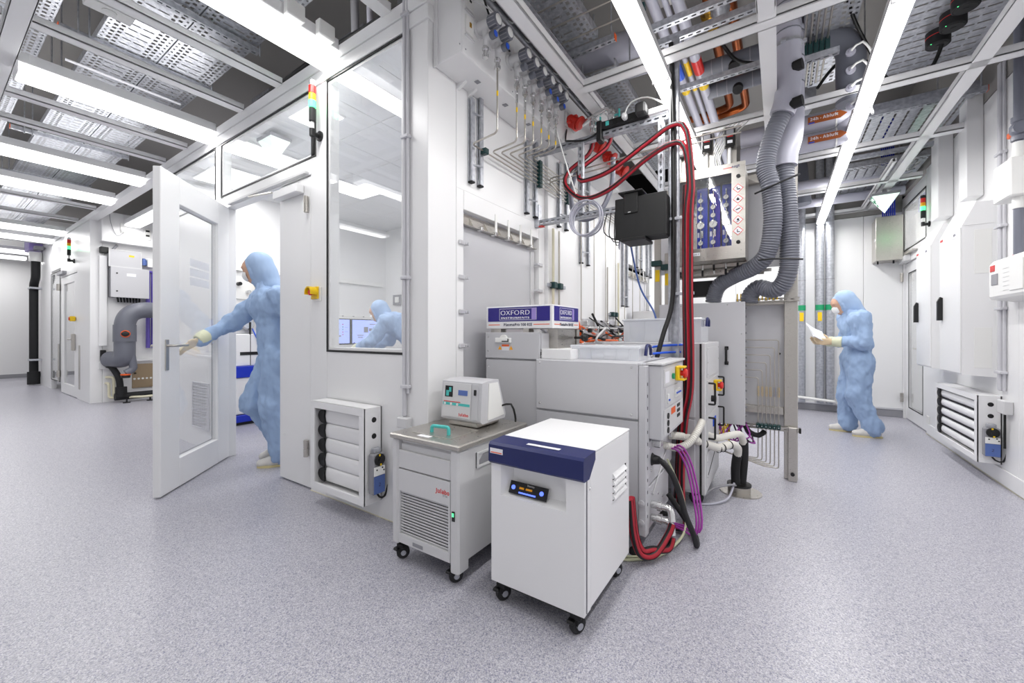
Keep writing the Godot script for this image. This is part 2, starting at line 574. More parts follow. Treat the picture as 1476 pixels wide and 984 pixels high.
func ceiling_grid() -> void:
	var lab := "white aluminium ceiling beam spanning the corridor between the light strips"
	for x in [-3.28, -3.93, -5.22, -5.86, -8.95, -10.15, -13.3]:
		one("corridor_beam", lab, "beam", beam(nb(), Vector3(x, 3.1, ZW + 0.02), Vector3(x, 3.1, -0.42), 0.085, 0.05), M.white_paint, "white beams across the corridor ceiling")
	for x in [-1.35, -2.0]:
		one("corridor_beam", lab, "beam", beam(nb(), Vector3(x, 3.1, ZW + 0.02 if x < XG else -1.64), Vector3(x, 3.1, -0.42), 0.085, 0.05), M.white_paint, "white beams across the corridor ceiling")
	one("main_beam", "wide white ceiling beam running the length of the corridor", "beam", beam(nb(), Vector3(-16.6, 3.1, -0.37), Vector3(-1.3, 3.1, -0.37), 0.1, 0.06), M.white_paint)
	for x in [-3.28, -4.0, -4.7, -5.5, -6.3]:
		one("outer_beam", "white ceiling beam beyond the wide main beam", "beam", beam(nb(), Vector3(x, 3.1, -0.31), Vector3(x, 3.1, 1.9), 0.085, 0.05), M.white_paint, "white beams on the far side of the main beam")
	# bay grid
	var y := 2.9
	for z in [-2.69, -3.85, -5.02, -6.25, -7.53]:
		one("bay_beam", "white ceiling beam crossing the bay above the tube lights", "beam", beam(nb(), Vector3(XG + 0.46, y, z), Vector3(XR - 0.09, y, z), 0.085, 0.05), M.white_paint, "white cross beams of the bay ceiling")
	one("gas_box_beam", "long white ceiling beam running beside the gas valve box", "beam", beam(nb(), Vector3(-1.2, y, ZB + 0.1), Vector3(-1.2, y, -0.9), 0.09, 0.052), M.white_paint)
	one("duct_beam", "long white ceiling beam passing in front of the grey exhaust duct", "beam", beam(nb(), Vector3(-0.06, y, ZB + 0.1), Vector3(-0.06, y, -0.9), 0.09, 0.052), M.white_paint)
	one("tray_beam", "long white ceiling beam under the wide cable tray by the wall cabinets", "beam", beam(nb(), Vector3(1.08, y, ZB + 0.1), Vector3(1.08, y, -0.9), 0.09, 0.052), M.white_paint)
	one("short_beam", "short slim white rail alongside the beam near the exit sign", "beam", beam(nb(), Vector3(0.98, y + 0.01, -7.45), Vector3(0.98, y + 0.01, -5.6), 0.04, 0.04), M.white_paint)

func lamps() -> void:
	var ends := {-2.59: "above the large cabin window", -4.56: "above the swung door", -6.62: "at the near corner of the far bay", -7.95: "in front of the far bay's panel box", -11.25: "over the second cabin's door", -12.4: "just past the second cabin's door", -14.6: "just past the black riser pipe", -15.8: "by the corridor's end wall"}
	for x in ends:
		var t := thing("strip_light", "white glowing light strip across the corridor, ending " + ends[x], "ceiling light", Vector3(x, 3.0, -1.0), "glowing light strips across the corridor")
		part(t, "housing", nb().bx(x - 0.1, x + 0.1, 3.075, 3.15, ZW + 0.02, -0.42, 0.004), M.white_paint)
		part(t, "diffuser", nb().bx(x - 0.097, x + 0.097, 3.0, 3.076, ZW + 0.022, -0.422, 0.008), M.lamp)
		part(t, "end_cap", nb().bx(x - 0.1, x + 0.1, 3.0, 3.08, -0.42, -0.412, 0.001), M.white_paint)
		area(t, Vector3(x, 2.994, -1.02), 0.19, 1.2, 1.0)
		part(t, "uplight", nb().bx(x - 0.08, x + 0.08, 3.15, 3.153, ZW + 0.05, -0.45), M.lamp)
		area(t, Vector3(x, 3.16, -1.02), 0.16, 1.1, 0.45, Vector3.UP)
	for x in [-4.3, -6.3, -8.4, -11.0, -13.4, -15.4]:
		var t := thing("strip_light", "white linear ceiling luminaire on the camera side of the main beam", "ceiling light", Vector3(x, 3.0, 0.9), "light strips beyond the wide main beam")
		part(t, "housing", nb().bx(x - 0.1, x + 0.1, 3.03, 3.15, -0.25, 1.8, 0.004), M.white_paint)
		part(t, "diffuser", nb().bx(x - 0.097, x + 0.097, 3.0, 3.031, -0.248, 1.798, 0.008), M.lamp)
		area(t, Vector3(x, 2.994, 0.78), 0.19, 1.95, 0.42)
		part(t, "uplight", nb().bx(x - 0.08, x + 0.08, 3.15, 3.153, -0.2, 1.75), M.lamp)
		area(t, Vector3(x, 3.16, 0.78), 0.16, 1.9, 0.3, Vector3.UP)
	# bay beyond the first cabin
	for z in [-2.1, -3.4]:
		var t := thing("strip_light", "white linear luminaire hung over the equipment bay beside the grey pipe", "ceiling light", Vector3(-7.8, 2.98, z), "luminaires over the far equipment bay")
		part(t, "housing", nb().bx(-9.2, -6.4, 3.0, 3.08, z - 0.1, z + 0.1, 0.004), M.white_paint)
		part(t, "diffuser", nb().bx(-9.19, -6.41, 2.97, 3.001, z - 0.097, z + 0.097, 0.006), M.lamp)
		area(t, Vector3(-7.8, 2.965, z), 2.7, 0.19, 1.5)
	# tubes over the main bay
	for row in [[0.505, [0.9, -0.3, -1.463, -2.663, -3.863, -5.08, -6.3, -7.5], "tube light in the row over the open floor", "tube lights over the open floor"], [-0.635, [0.9, -0.3, -1.47, -2.67, -3.87, -5.07, -6.27, -7.4], "tube light in the row over the machines", "tube lights over the machines"]]:
		for k in row[1].size() - 1:
			var z0: float = row[1][k + 1]
			var z1: float = row[1][k]
			var t := thing("tube_light", "slim glowing %s, %s from the back wall" % [row[2], ["seventh", "sixth", "fifth", "fourth", "third", "second", "first"][k]], "tube light", Vector3(row[0], 2.75, (z0 + z1) * 0.5), row[3])
			var pr := []
			for j in 9:
				var a := PI * j / 8.0
				pr.append(Vector2(cos(a) * 0.05, -sin(a) * 0.04))
			part(t, "housing", nb().bx(row[0] - 0.05, row[0] + 0.05, 2.79, 2.84, z0 + 0.003, z1 - 0.003, 0.003), M.light_grey)
			var d := nb()
			d.ext(PackedVector2Array(pr), Vector3(row[0], 2.79, z0 + 0.008), Vector3.RIGHT, Vector3.UP, Vector3(0, 0, z1 - z0 - 0.016))
			part(t, "diffuser", d, M.lamp_tube)
			part(t, "end_cap", nb().bx(row[0] - 0.052, row[0] + 0.052, 2.76, 2.842, z0, z0 + 0.008, 0.002), M.light_grey)
			part(t, "hanger", nb().cyl(Vector3(row[0], 2.84, (z0 + z1) * 0.5), Vector3(row[0], 2.9, (z0 + z1) * 0.5), 0.006, 6), M.galv)
			area(t, Vector3(row[0], 2.745, (z0 + z1) * 0.5), 0.09, z1 - z0 - 0.06, 0.85 if z1 < -1.4 else 0.5)
			part(t, "uplight", nb().bx(row[0] - 0.035, row[0] + 0.035, 2.84, 2.843, z0 + 0.05, z1 - 0.05), M.lamp)
			area(t, Vector3(row[0], 2.85, (z0 + z1) * 0.5), 0.07, z1 - z0 - 0.12, 0.14, Vector3.UP)
	# panels in the cabin ceiling
	for q in [[-4.86, -4.5, -3.5, -2.85], [-2.72, -2.57, -3.0, -1.76], [-3.55, -3.17, -2.1, -1.78], [-4.45, -4.36, -2.4, -1.78], [-3.6, -2.4, -4.8, -4.45], [-5.9, -5.2, -2.6, -1.9]]:
		var t := thing("panel_light", "glowing white panel set flush into the cabin ceiling", "ceiling light", Vector3((q[0] + q[1]) / 2, 3.04, (q[2] + q[3]) / 2), "lit panels in the cabin ceiling")
		part(t, "frame", nb().bx(q[0] - 0.015, q[1] + 0.015, 3.036, 3.052, q[2] - 0.015, q[3] + 0.015, 0.002), M.white_paint)
		part(t, "diffuser", nb().bx(q[0], q[1], 3.03, 3.04, q[2], q[3], 0.002), M.lamp)
		area(t, Vector3((q[0] + q[1]) / 2, 3.024, (q[2] + q[3]) / 2), q[1] - q[0], q[3] - q[2], 0.75)

# rows of cut slots in a sheet: o + u along the sheet, w across it
func perf(b: B, o: Vector3, u: Vector3, w: Vector3, length: float, x0: float, x1: float, pitch: float, slot: float, cuts: Array, nn: Vector3, shift := 0.0) -> void:
	var p := -shift
	while p < length:
		var a: float = max(p, 0.0)
		var e: float = clampf(p + pitch - slot, 0.0, length)
		if e > a: b.quad(o + u * a + w * x0, o + u * e + w * x0, o + u * e + w * x1, o + u * a + w * x1, nn)
		var s1: float = clampf(p + pitch, 0.0, length)
		if s1 > e:
			var at := x0
			for q in cuts:
				if q[0] > at: b.quad(o + u * e + w * at, o + u * s1 + w * at, o + u * s1 + w * q[0], o + u * e + w * q[0], nn)
				at = q[1]
			if x1 > at: b.quad(o + u * e + w * at, o + u * s1 + w * at, o + u * s1 + w * x1, o + u * e + w * x1, nn)
		p += pitch
func tray(o: Vector3, u: Vector3, w: Vector3, length: float, width: float, h := 0.06) -> B:
	var b := nb()
	var dn := Vector3.DOWN
	for side in [0, 1]:
		for k in 3:
			var cx: float = 0.018 + k * 0.036
			var a: float = cx - 0.018 if k else 0.0
			var z: float = cx + 0.018
			var half: float = 0.007 if k == 0 else 0.012
			var q0: float = a if side == 0 else width - z
			var q1: float = z if side == 0 else width - a
			var c0: float = cx - half if side == 0 else width - cx - half
			perf(b, o, u, w, length, q0, q1, 0.056, 0.027 if k else 0.018, [[c0, c0 + half * 2]], dn, 0.028 * (k % 2))
	var lo: float = 0.018 + 2.5 * 0.036
	var cuts := []
	var x: float = lo + 0.012
	while x + 0.04 < width - lo:
		cuts.append([x, min(x + 0.066, width - lo - 0.008)])
		x += 0.08
	perf(b, o, u, w, length, lo, width - lo, 0.085, 0.015, cuts, dn)
	for s in [0.0, width]:
		var bs := Basis(u, Vector3.UP, u.cross(Vector3.UP))
		b.box(o + u * (length * 0.5) + w * s + Vector3(0, h * 0.5, 0), Vector3(length, h, 0.002), 0.0, bs)
		b.box(o + u * (length * 0.5) + w * (s + (0.006 if s == 0.0 else -0.006)) + Vector3(0, h, 0), Vector3(length, 0.003, 0.014), 0.0, bs)
	return b
func strut(b: B, a: Vector3, e: Vector3, size := 0.041, holes := true, open := Vector3.ZERO) -> B:
	# slotted C-channel: two sides and a back with cut slots
	var d := (e - a).normalized()
	var n0 := open if open != Vector3.ZERO else (Vector3.UP if absf(d.y) < 0.9 else Vector3.RIGHT)
	n0 = (n0 - d * n0.dot(d)).normalized()
	var s := d.cross(n0)
	var l := a.distance_to(e)
	var h := size * 0.5
	var mid := (a + e) * 0.5
	var bs := Basis(d, n0, s)
	for k in [-1.0, 1.0]:
		b.box(mid + s * k * h, Vector3(l, size, 0.003), 0.0, bs)
		b.box(mid + s * k * (h - 0.005) + n0 * h, Vector3(l, 0.003, 0.01), 0.0, bs)
	if holes:
		perf(b, a - n0 * h - s * h, d, s, l, 0, size, 0.05, 0.028, [[size * 0.33, size * 0.67]], -n0)
	else:
		b.box(mid - n0 * h, Vector3(l, 0.003, size), 0.0, bs)
	return b

func corridor_trays() -> void:
	var labs := ["perforated steel cable tray above the light strips, nearest the cabin wall", "perforated steel cable tray above the light strips, middle of the corridor", "perforated steel cable tray above the wide main beam", "perforated steel cable tray beyond the wide main beam"]
	var zs := [-1.585, -1.19, -0.6, -0.2]
	var ws := [0.385, 0.37, 0.38, 0.4]
	for k in 4:
		one("cable_tray", labs[k], "cable tray", tray(Vector3(-15.5, 3.52, zs[k]), Vector3.RIGHT, Vector3(0, 0, 1), 13.4, ws[k]), M.galv, "perforated trays over the corridor")
	for x in [-3.6, -4.55, -5.6, -7.2, -9.2]:
		var t := thing("tray_bracket", "galvanised strut with threaded rods carrying the corridor cable trays", "bracket", Vector3(x, 3.48, -0.9), "tray brackets over the corridor")
		part(t, "strut", strut(nb(), Vector3(x, 3.485, -1.6), Vector3(x, 3.485, -0.62)), M.galv)
		for z in [-0.72, -0.78 + 0.0, -1.6]:
			part(t, "threaded_rod", nb().cyl(Vector3(x + 0.03, 3.44, z), Vector3(x + 0.03, 4.25, z), 0.006, 6), M.galv)
		part(t, "end_cap", nb().bx(x - 0.022, x + 0.022, 3.462, 3.508, -0.62, -0.615), M.orange)
	one("ceiling_conduit", "thin grey conduit pipe running under the corridor trays", "pipe", nb().tube([Vector3(-5.0, 3.46, -0.72), Vector3(-5.0, 3.45, -1.5)], 0.012), M.conduit_grey)
	one("ceiling_cable", "blue cable hanging in a loop through the open ceiling", "cable", nb().tube(curve([Vector3(-3.72, 4.2, -0.75), Vector3(-3.85, 3.9, -0.72), Vector3(-3.95, 3.6, -0.72), Vector3(-4.1, 3.55, -0.78)]), 0.008), M.brand_blue)
	var t := thing("smoke_detector", "white box with round detector fixed under the corridor ceiling", "detector", Vector3(-3.9, 3.18, -0.8))
	var c := fy(158, 12, 3.2)
	part(t, "housing", nb().box(c, Vector3(0.11, 0.05, 0.22), 0.004), M.white_plastic)
	part(t, "sensor", nb().lathe(c - Vector3(0, 0.025, 0), Vector3.DOWN, [[0.035, 0], [0.035, 0.006], [0.02, 0.01], [0, 0.011]], 20), M.white_plastic)
	t.position = c
	for o in t.get_children(): o.position = -c
	# junction boxes at the beam ends on the cabin roof edge
	for x in [-1.5, -1.3]:
		one("junction_box", "small white wiring box on the roof edge above the window", "junction box", nb().box(Vector3(-2.463, 3.12, x), Vector3(0.052, 0.1, 0.11), 0.006), M.white_plastic, "wiring boxes above the window")
	one("roof_rod", "thin steel rod along the roof edge above the window", "rod", nb().cyl(Vector3(-6.0, 3.3, -1.8), Vector3(-1.9, 3.3, -1.8), 0.008, 6), M.galv)
	for q in [[-2.5, -1.86, 0.022, "pale_pvc", "pale upright pipe in the roof void above the window"], [-2.3, -1.85, 0.012, "yellow", "yellow cable in the roof void above the window"], [-2.66, -1.85, 0.03, "mid_grey", "grey bundled cables in the roof void above the window"]]:
		one("void_pipe" if q[3] == "pale_pvc" else "void_cable", q[4], "pipe" if q[3] == "pale_pvc" else "cable", nb().tube(curve([Vector3(q[0] - 0.05, 4.2, q[1]), Vector3(q[0], 3.7, q[1]), Vector3(q[0] + 0.02, 3.14, q[1])]), q[2]), M[q[3]])

	var cols := ["black", "black", "tan", "mid_grey", "black", "copper"]
	var lz := [-1.72, -1.78, -1.86, -1.9, -1.98, -2.1]
	for k in 6:
		var y0 := 3.2 + 0.07 * (k % 4)
		one("roof_cable", "%s lying along the cabin roof behind the corridor beams, %s" % [["black cable", "black cable", "brown cable", "grey cable", "black cable", "copper pipe"][k], ["nearest the edge", "second from the edge", "third from the edge", "fourth from the edge", "fifth from the edge", "farthest from the edge"][k]], "cable", nb().tube(curve([Vector3(-6.1, y0, lz[k]), Vector3(-5.0, y0 + 0.04, lz[k] - 0.03), Vector3(-4.0, y0 - 0.02, lz[k] + 0.02), Vector3(-3.0, y0 + 0.05, lz[k]), Vector3(-1.8, y0, lz[k])], 0.15), 0.022, 7), M[cols[k]], "runs along the cabin roof")
	for k in 5:
		var x := -5.8 + k * 0.95
		one("roof_duct", "galvanised square duct standing on the cabin roof, %s" % ["over the bay corner", "behind the swung door", "over the doorway", "behind the stack light", "behind the window head"][k], "duct", nb().bx(x, x + 0.45, 3.14, 4.25, -2.9, -2.5, 0.004), M.galv, "square ducts on the cabin roof")

func bay_trays() -> void:
	# wide trays over the open floor by the right wall
	one("wide_tray", "wide slotted steel cable tray above the tube lights by the right-hand wall cabinets", "cable tray", tray(Vector3(0.62, 3.3, -4.6), Vector3(0, 0, 1), Vector3.RIGHT, 4.6, 0.72), M.galv)
	one("cross_tray", "slotted steel cable tray crossing the bay between two white beams near the stack light", "cable tray", tray(Vector3(0.62, 3.12, -5.72), Vector3.RIGHT, Vector3(0, 0, 1), 0.72, 0.98), M.galv)
	one("far_tray", "slotted steel cable tray above the exit sign", "cable tray", tray(Vector3(0.62, 3.1, -7.3), Vector3.RIGHT, Vector3(0, 0, 1), 0.75, 1.15), M.galv)
	one("machine_tray", "slotted steel cable tray running above the valve box", "cable tray", tray(Vector3(-1.44, 3.35, -2.83), Vector3(0, 0, 1), Vector3.RIGHT, 1.15, 0.32), M.galv)
	one("rear_tray", "slotted steel cable tray above the power strip rail", "cable tray", tray(Vector3(-1.44, 3.35, -5.6), Vector3(0, 0, 1), Vector3.RIGHT, 2.4, 0.32), M.galv)
	var lab := "galvanised slotted strut carrying the bay cable trays"
	for q in [[-1.48, -1.0, 3.32, -2.86], [0.6, 1.36, 3.08, -5.76], [0.6, 1.36, 3.08, -4.7], [-1.48, -1.0, 3.32, -3.3], [-1.48, -1.0, 3.32, -4.2], [0.6, 1.36, 3.06, -7.32]]:
		var t := thing("tray_strut", lab, "strut", Vector3(q[0], q[2], q[3]), "struts under the bay trays")
		part(t, "channel", strut(nb(), Vector3(q[0], q[2], q[3]), Vector3(q[1], q[2], q[3])), M.galv)
		for x in [q[0] + 0.03, q[1] - 0.03]:
			part(t, "threaded_rod", nb().cyl(Vector3(x, q[2] - 0.03, q[3]), Vector3(x, 4.25, q[3]), 0.006, 6), M.galv)
		part(t, "end_cap", nb().bx(q[1], q[1] + 0.004, q[2] - 0.022, q[2] + 0.022, q[3] - 0.022, q[3] + 0.022), M.orange)

# four bars round a rectangle in the plane spanned by u, v
func rim(b: B, o: Vector3, u: Vector3, v: Vector3, w: float, h: float, t: float, d: float) -> B:
	var bs := Basis(u, v, u.cross(v))
	b.box(o + u * (w * 0.5) + v * (t * 0.5), Vector3(w, t, d), 0.001, bs)
	b.box(o + u * (w * 0.5) + v * (h - t * 0.5), Vector3(w, t, d), 0.001, bs)
	b.box(o + u * (t * 0.5) + v * (h * 0.5), Vector3(t, h - t * 2, d), 0.001, bs)
	b.box(o + u * (w - t * 0.5) + v * (h * 0.5), Vector3(t, h - t * 2, d), 0.001, bs)
	return b
func window(called: String, o: Vector3, u: Vector3, w: float, h: float, depth := 0.08) -> void:
	var n := structure(called)
	var back := u.cross(Vector3.UP)
	part(n, "gasket", rim(nb(), o + back * 0.001, u, Vector3.UP, w, h, 0.014, 0.006), M.black)
	part(n, "frame", rim(nb(), o - back * (depth * 0.5) + u * 0.012 + Vector3(0, 0.012, 0), u, Vector3.UP, w - 0.024, h - 0.024, 0.02, depth - 0.01), M.white_panel)
	part(n, "pane", nb().box(o - back * 0.01 + u * (w * 0.5) + Vector3(0, h * 0.5, 0), Vector3(w - 0.06, h - 0.06, 0.006), 0.0, Basis(u, Vector3.UP, back)), M.glass)

func hinge(parent: Node3D, p: Vector3, n: Vector3) -> void:
	var s := n.cross(Vector3.UP)
	var b := nb()
	b.lathe(p + n * 0.018 - Vector3(0, 0.06, 0), Vector3.UP, [[0, 0], [0.017, 0], [0.017, 0.057], [0.014, 0.058], [0.014, 0.062], [0.017, 0.063], [0.017, 0.12], [0, 0.12]], 14)
	b.box(p + n * 0.006 + s * 0.02 + Vector3(0, 0.03, 0), Vector3(0.035, 0.055, 0.012), 0.002, Basis(s, Vector3.UP, s.cross(Vector3.UP)))
	var o := part(parent, "hinge", b, M.steel)
	o.set_meta("label", "brushed steel hinge")

func stack_light(label: String, at: Vector3, n: Vector3, k := 1.0) -> void:
	# flange on the wall at `at`, column rising from the elbow
	var t := thing("stack_light", label, "signal light", at)
	var c := at + n * 0.055 * k
	part(t, "mount", nb().lathe(at, n, [[0, 0], [0.032 * k, 0], [0.032 * k, 0.012 * k], [0.015 * k, 0.016 * k], [0.014 * k, 0.06 * k], [0, 0.06 * k]], 16).lathe(c - Vector3(0, 0.018 * k, 0), Vector3.UP, [[0, 0], [0.017 * k, 0], [0.017 * k, 0.045 * k], [0, 0.045 * k]], 14), M.black)
	var y := 0.027 * k
	for q in [["stem", 0.012, 0.045, "white_plastic"], ["socket", 0.02, 0.085, "soft_black"], ["green_lens", 0.0215, 0.048, "lamp_green"], ["amber_lens", 0.0215, 0.042, "amber"], ["red_lens", 0.0215, 0.05, "red"], ["cap", 0.0215, 0.032, "chrome" if k > 1.05 else "soft_black"]]:
		var r: float = q[1] * k
		var h: float = q[2] * k
		part(t, q[0], nb().lathe(c + Vector3(0, y, 0), Vector3.UP, [[0, 0], [r * 0.94, 0], [r, 0.003], [r, h - 0.003], [r * 0.94, h], [0, h]], 18), M[q[3]])
		if q[0] == "green_lens":
			var l := OmniLight3D.new()
			l.name = "green_glow"
			l.light_color = Color(0.3, 1, 0.55)
			l.light_energy = 0.006
			l.light_size = 0.02
			l.omni_range = 20.0
			l.shadow_enabled = true
			t.add_child(l)
			l.position = c + Vector3(0, y + h * 0.5, 0) + n * (r + 0.012) - at
		y += h

func louvre(label: String, o: Vector3, u: Vector3, w: float, h: float, d: float, closed: bool) -> void:
	# o: lower corner of the front face; u along the face; the wall lies behind it
	var n := u.cross(Vector3.UP)
	var bs := Basis(u, Vector3.UP, n)
	var t := thing("air_damper", label, "air damper", o - n * d)
	var f := nb()
	var y := Vector3.UP
	rim(f, o - n * (d * 0.5), u, y, w, h, 0.03, d - 0.004)
	rim(f, o - n * 0.006, u, y, w, h, 0.045, 0.012)
	rim(f, o - n * (d - 0.006) - u * 0.0, u, y, w, h + 0.0, 0.05, 0.01)
	part(t, "frame", f, M.white_paint)
	var nbl := 5
	var inner := h - 0.1
	var p := inner / nbl
	var w0 := 0.118
	for k in nbl:
		var cy := 0.05 + p * (k + 0.5)
		var poly := PackedVector2Array()
		for j in 13:
			var a := PI * j / 12.0
			poly.append(Vector2(sin(a) * p * (0.13 if closed else 0.42), -cos(a) * p * 0.49))
		for j in 7:
			var a := PI * (6 - j) / 6.0
			poly.append(Vector2(-sin(a) * p * 0.12 - 0.002, -cos(a) * p * 0.47))
		var base := o - n * 0.05 + y * cy
		var bl := nb()
		bl.ext(poly, base + u * w0, n, y, u * (w - w0 - 0.05))
		var bo := part(t, "blade", bl, M.white_paint)
		var sl := nb()
		var disc := PackedVector2Array()
		for j in 13:
			var a := PI * j / 12.0
			disc.append(Vector2(w0 - 0.002 - sin(a) * 0.07, -cos(a) * p * 0.49))
		disc.append(Vector2(w0 + 0.002, p * 0.3))
		disc.append(Vector2(w0 - 0.004, 0))
		disc.append(Vector2(w0 + 0.002, -p * 0.3))
		sl.ext(disc, base + n * (0.012 if closed else 0.034), u, y, n * 0.012)
		var so := part(bo, "end_seal", sl, M.soft_black)
		so.set_meta("label", "black rubber end seal")
		if not closed:
			part(bo, "edge_seal", nb().box(base + y * (p * 0.5) + u * (w * 0.5) + n * 0.012, Vector3(w - 0.17, 0.009, 0.03), 0.0, bs), M.soft_black)
	part(t, "backing", nb().box(o - n * (d - 0.012) + u * (w * 0.5) + y * (h * 0.5), Vector3(w - 0.06, h - 0.06, 0.006), 0.0, bs), M.light_grey)
	# side with plugs, on the end away from the seals
	var e := o + u * w
	for yy in [h * 0.87, h * 0.7]:
		part(t, "plug", nb().lathe(e - n * (d * 0.55) + y * yy, u, [[0, 0], [0.017, 0], [0.015, 0.004], [0, 0.005]], 14), M.black)
	# actuator
	var a := e - n * (d * 0.5) + u * 0.034 + y * (h * 0.33)
	var ac := part(t, "actuator", nb().box(a, Vector3(0.05, h * 0.42, 0.085), 0.008, bs), M.mid_grey)
	part(ac, "label_plate", nb().box(a + u * 0.027 - y * (h * 0.11), Vector3(0.005, h * 0.18, 0.078), 0.001, bs), M.actuator_blue)
	part(ac, "cover_plate", nb().box(a + u * 0.027 + y * (h * 0.03), Vector3(0.005, h * 0.09, 0.078), 0.001, bs), M.white_plastic)
	part(ac, "dial", nb().lathe(a + u * 0.024 + y * (h * 0.145), u, [[0, 0], [0.036, 0], [0.036, 0.01], [0.012, 0.012], [0.012, 0.018], [0, 0.018]], 20), M.black)
	for s in [-1.0, 1.0]:
		part(ac, "pointer", nb().box(a + u * 0.036 + y * (h * 0.145 + 0.029 * s) + n * 0.004 * s, Vector3(0.004, 0.012, 0.01), 0.001, bs), M.yellow)
	part(ac, "bracket", nb().box(a + y * (h * 0.235) + u * -0.004, Vector3(0.035, 0.03, 0.05), 0.004, bs), M.galv)
	for q in [Vector2(0.03, 0.02), Vector2(0.055, -0.02), Vector2(0.0, -0.03)]:
		part(ac, "screw", nb().lathe(a + u * 0.029 + y * (h * 0.03 + q.x * 0.3) + n * q.y, u, [[0, 0], [0.005, 0], [0.005, 0.002], [0, 0.002]], 8), M.soft_black)
	part(t, "cable", nb().tube(curve([a - y * (h * 0.2), a - y * (h * 0.26) - n * 0.02, a - y * (h * 0.27) - n * 0.06, a - y * (h * 0.1) - n * 0.075 + u * 0.02, a + y * (h * 0.15) - n * 0.075 + u * 0.02]), 0.006, 6), M.black)
	words(ac, "2", 0.02, a + u * 0.0305 - y * (h * 0.11), -n, y, M.ink)

func front_wall() -> void:
	window("window_1", Vector3(-2.667, 1.024, ZW), Vector3.RIGHT, 0.805, 1.921)
	window("window_2", Vector3(-4.41, 2.44, ZW), Vector3.RIGHT, 1.61, 0.505)
	window("window_3", Vector3(-6.02, 2.43, ZW), Vector3.RIGHT, 1.49, 0.515)
	# closed leaf
	var d := structure("door_1")
	part(d, "leaf", nb().bx(-3.322, -2.876, 0.012, 2.315, ZW - 0.05, ZW - 0.002, 0.004), M.white_panel)
	hinge(d, Vector3(-2.905, 2.105, ZW), Vector3(0, 0, 1))
	hinge(d, Vector3(-2.905, 0.305, ZW), Vector3(0, 0, 1))
	part(d, "door_closer", nb().bx(-3.31, -2.96, 2.2, 2.265, ZW, ZW + 0.06, 0.006), M.white_paint)
	part(d, "closer_rail", nb().bx(-4.2, -2.9, 2.33, 2.352, ZW, ZW + 0.03, 0.003), M.light_grey)
	part(d, "closer_arm", nb().tube([Vector3(-3.35, 2.27, ZW + 0.045), Vector3(-3.8, 2.33, ZW + 0.02)], 0.008, 6), M.steel)
	part(d, "jamb", nb().bx(-4.36, -4.29, 0, 2.325, ZW - 0.08, ZW + 0.006, 0.003), M.white_panel)
	# swung leaf
	d = structure("door_2")
	var hp := Vector3(-4.285, 0, ZW + 0.005)
	var u := Vector3(0.7071, 0, 0.7071)
	var n := u.cross(Vector3.UP)
	var bs := Basis(u, Vector3.UP, n)
	var L := 0.965
	var f := nb()
	f.box(hp + u * 0.0975 + Vector3(0, 1.165, 0), Vector3(0.195, 2.31, 0.05), 0.004, bs)
	f.box(hp + u * (0.749 + L) * 0.5 + Vector3(0, 1.165, 0), Vector3(L - 0.749, 2.31, 0.05), 0.004, bs)
	f.box(hp + u * 0.472 + Vector3(0, 0.115, 0), Vector3(0.554, 0.21, 0.05), 0.003, bs)
	f.box(hp + u * 0.472 + Vector3(0, 2.22, 0), Vector3(0.554, 0.2, 0.05), 0.003, bs)
	part(d, "leaf_frame", f, M.white_panel)
	part(d, "gasket", rim(nb(), hp + u * 0.195 + Vector3(0, 0.22, 0) + n * 0.024, u, Vector3.UP, 0.554, 1.9, 0.01, 0.004), M.mid_grey)
	part(d, "pane", nb().box(hp + u * 0.472 + Vector3(0, 1.17, 0), Vector3(0.55, 1.9, 0.008), 0.0, bs), M.glass)
	for s in [-1.0, 1.0]:
		part(d, "handle", nb().tube(bend([hp + u * 0.9 + n * 0.026 * s + Vector3(0, 1.065, 0), hp + u * 0.9 + n * 0.075 * s + Vector3(0, 1.065, 0), hp + u * 0.74 + n * 0.075 * s + Vector3(0, 1.065, 0)], 0.02), 0.009, 8), M.steel)
		part(d, "rose", nb().box(hp + u * 0.9 + n * 0.028 * s + Vector3(0, 1.0, 0), Vector3(0.04, 0.22, 0.006), 0.002, bs), M.steel)
	for y in [0.3, 2.05]:
		part(d, "hinge", nb().cyl(hp - u * 0.012 + Vector3(0, y - 0.06, 0), hp - u * 0.012 + Vector3(0, y + 0.06, 0), 0.014, 10), M.steel)
	for k in 3:
		var c := hp + u * 0.42 + n * 0.006 + Vector3(0, 1.72 - k * 0.075, 0)
		var p := part(d, "notice", nb().box(c, Vector3(0.28, 0.062, 0.001), 0.0, bs), M.paper)
		part(p, "green_mark", nb().box(c - u * 0.1 + n * 0.001, Vector3(0.045, 0.045, 0.001), 0.0, bs), M.green)
		part(p, "text_line", nb().box(c + u * 0.03 + n * 0.001, Vector3(0.16, 0.008, 0.001), 0.0, bs), M.mid_grey)
	# vent plate low on the wall past the door
	var t := thing("vent_grille", "perforated steel vent plate low on the wall behind the swung door", "vent", Vector3(-4.89, 0.2, ZW))
	var g := nb()
	perf(g, Vector3(-5.1, 0.19, ZW + 0.006), Vector3.UP, Vector3.RIGHT, 0.47, 0.0, 0.43, 0.03, 0.014, [[0.03, 0.06], [0.08, 0.11], [0.13, 0.16], [0.18, 0.21], [0.23, 0.26], [0.28, 0.31], [0.33, 0.36]], Vector3(0, 0, 1))
	part(t, "plate", g, M.steel_sheet)
	part(t, "rim", rim(nb(), Vector3(-5.1, 0.19, ZW + 0.004), Vector3.RIGHT, Vector3.UP, 0.43, 0.47, 0.012, 0.01), M.steel_sheet)
	stack_light("stack light with glowing green segment beside the large cabin window", Vector3(-2.745, 2.567, ZW), Vector3(0, 0, 1), 1.12)
	# emergency stop
	var e := Vector3(-2.8, 1.447, ZW)
	t = thing("emergency_stop", "yellow shrouded emergency stop beside the cabin window", "button", e)
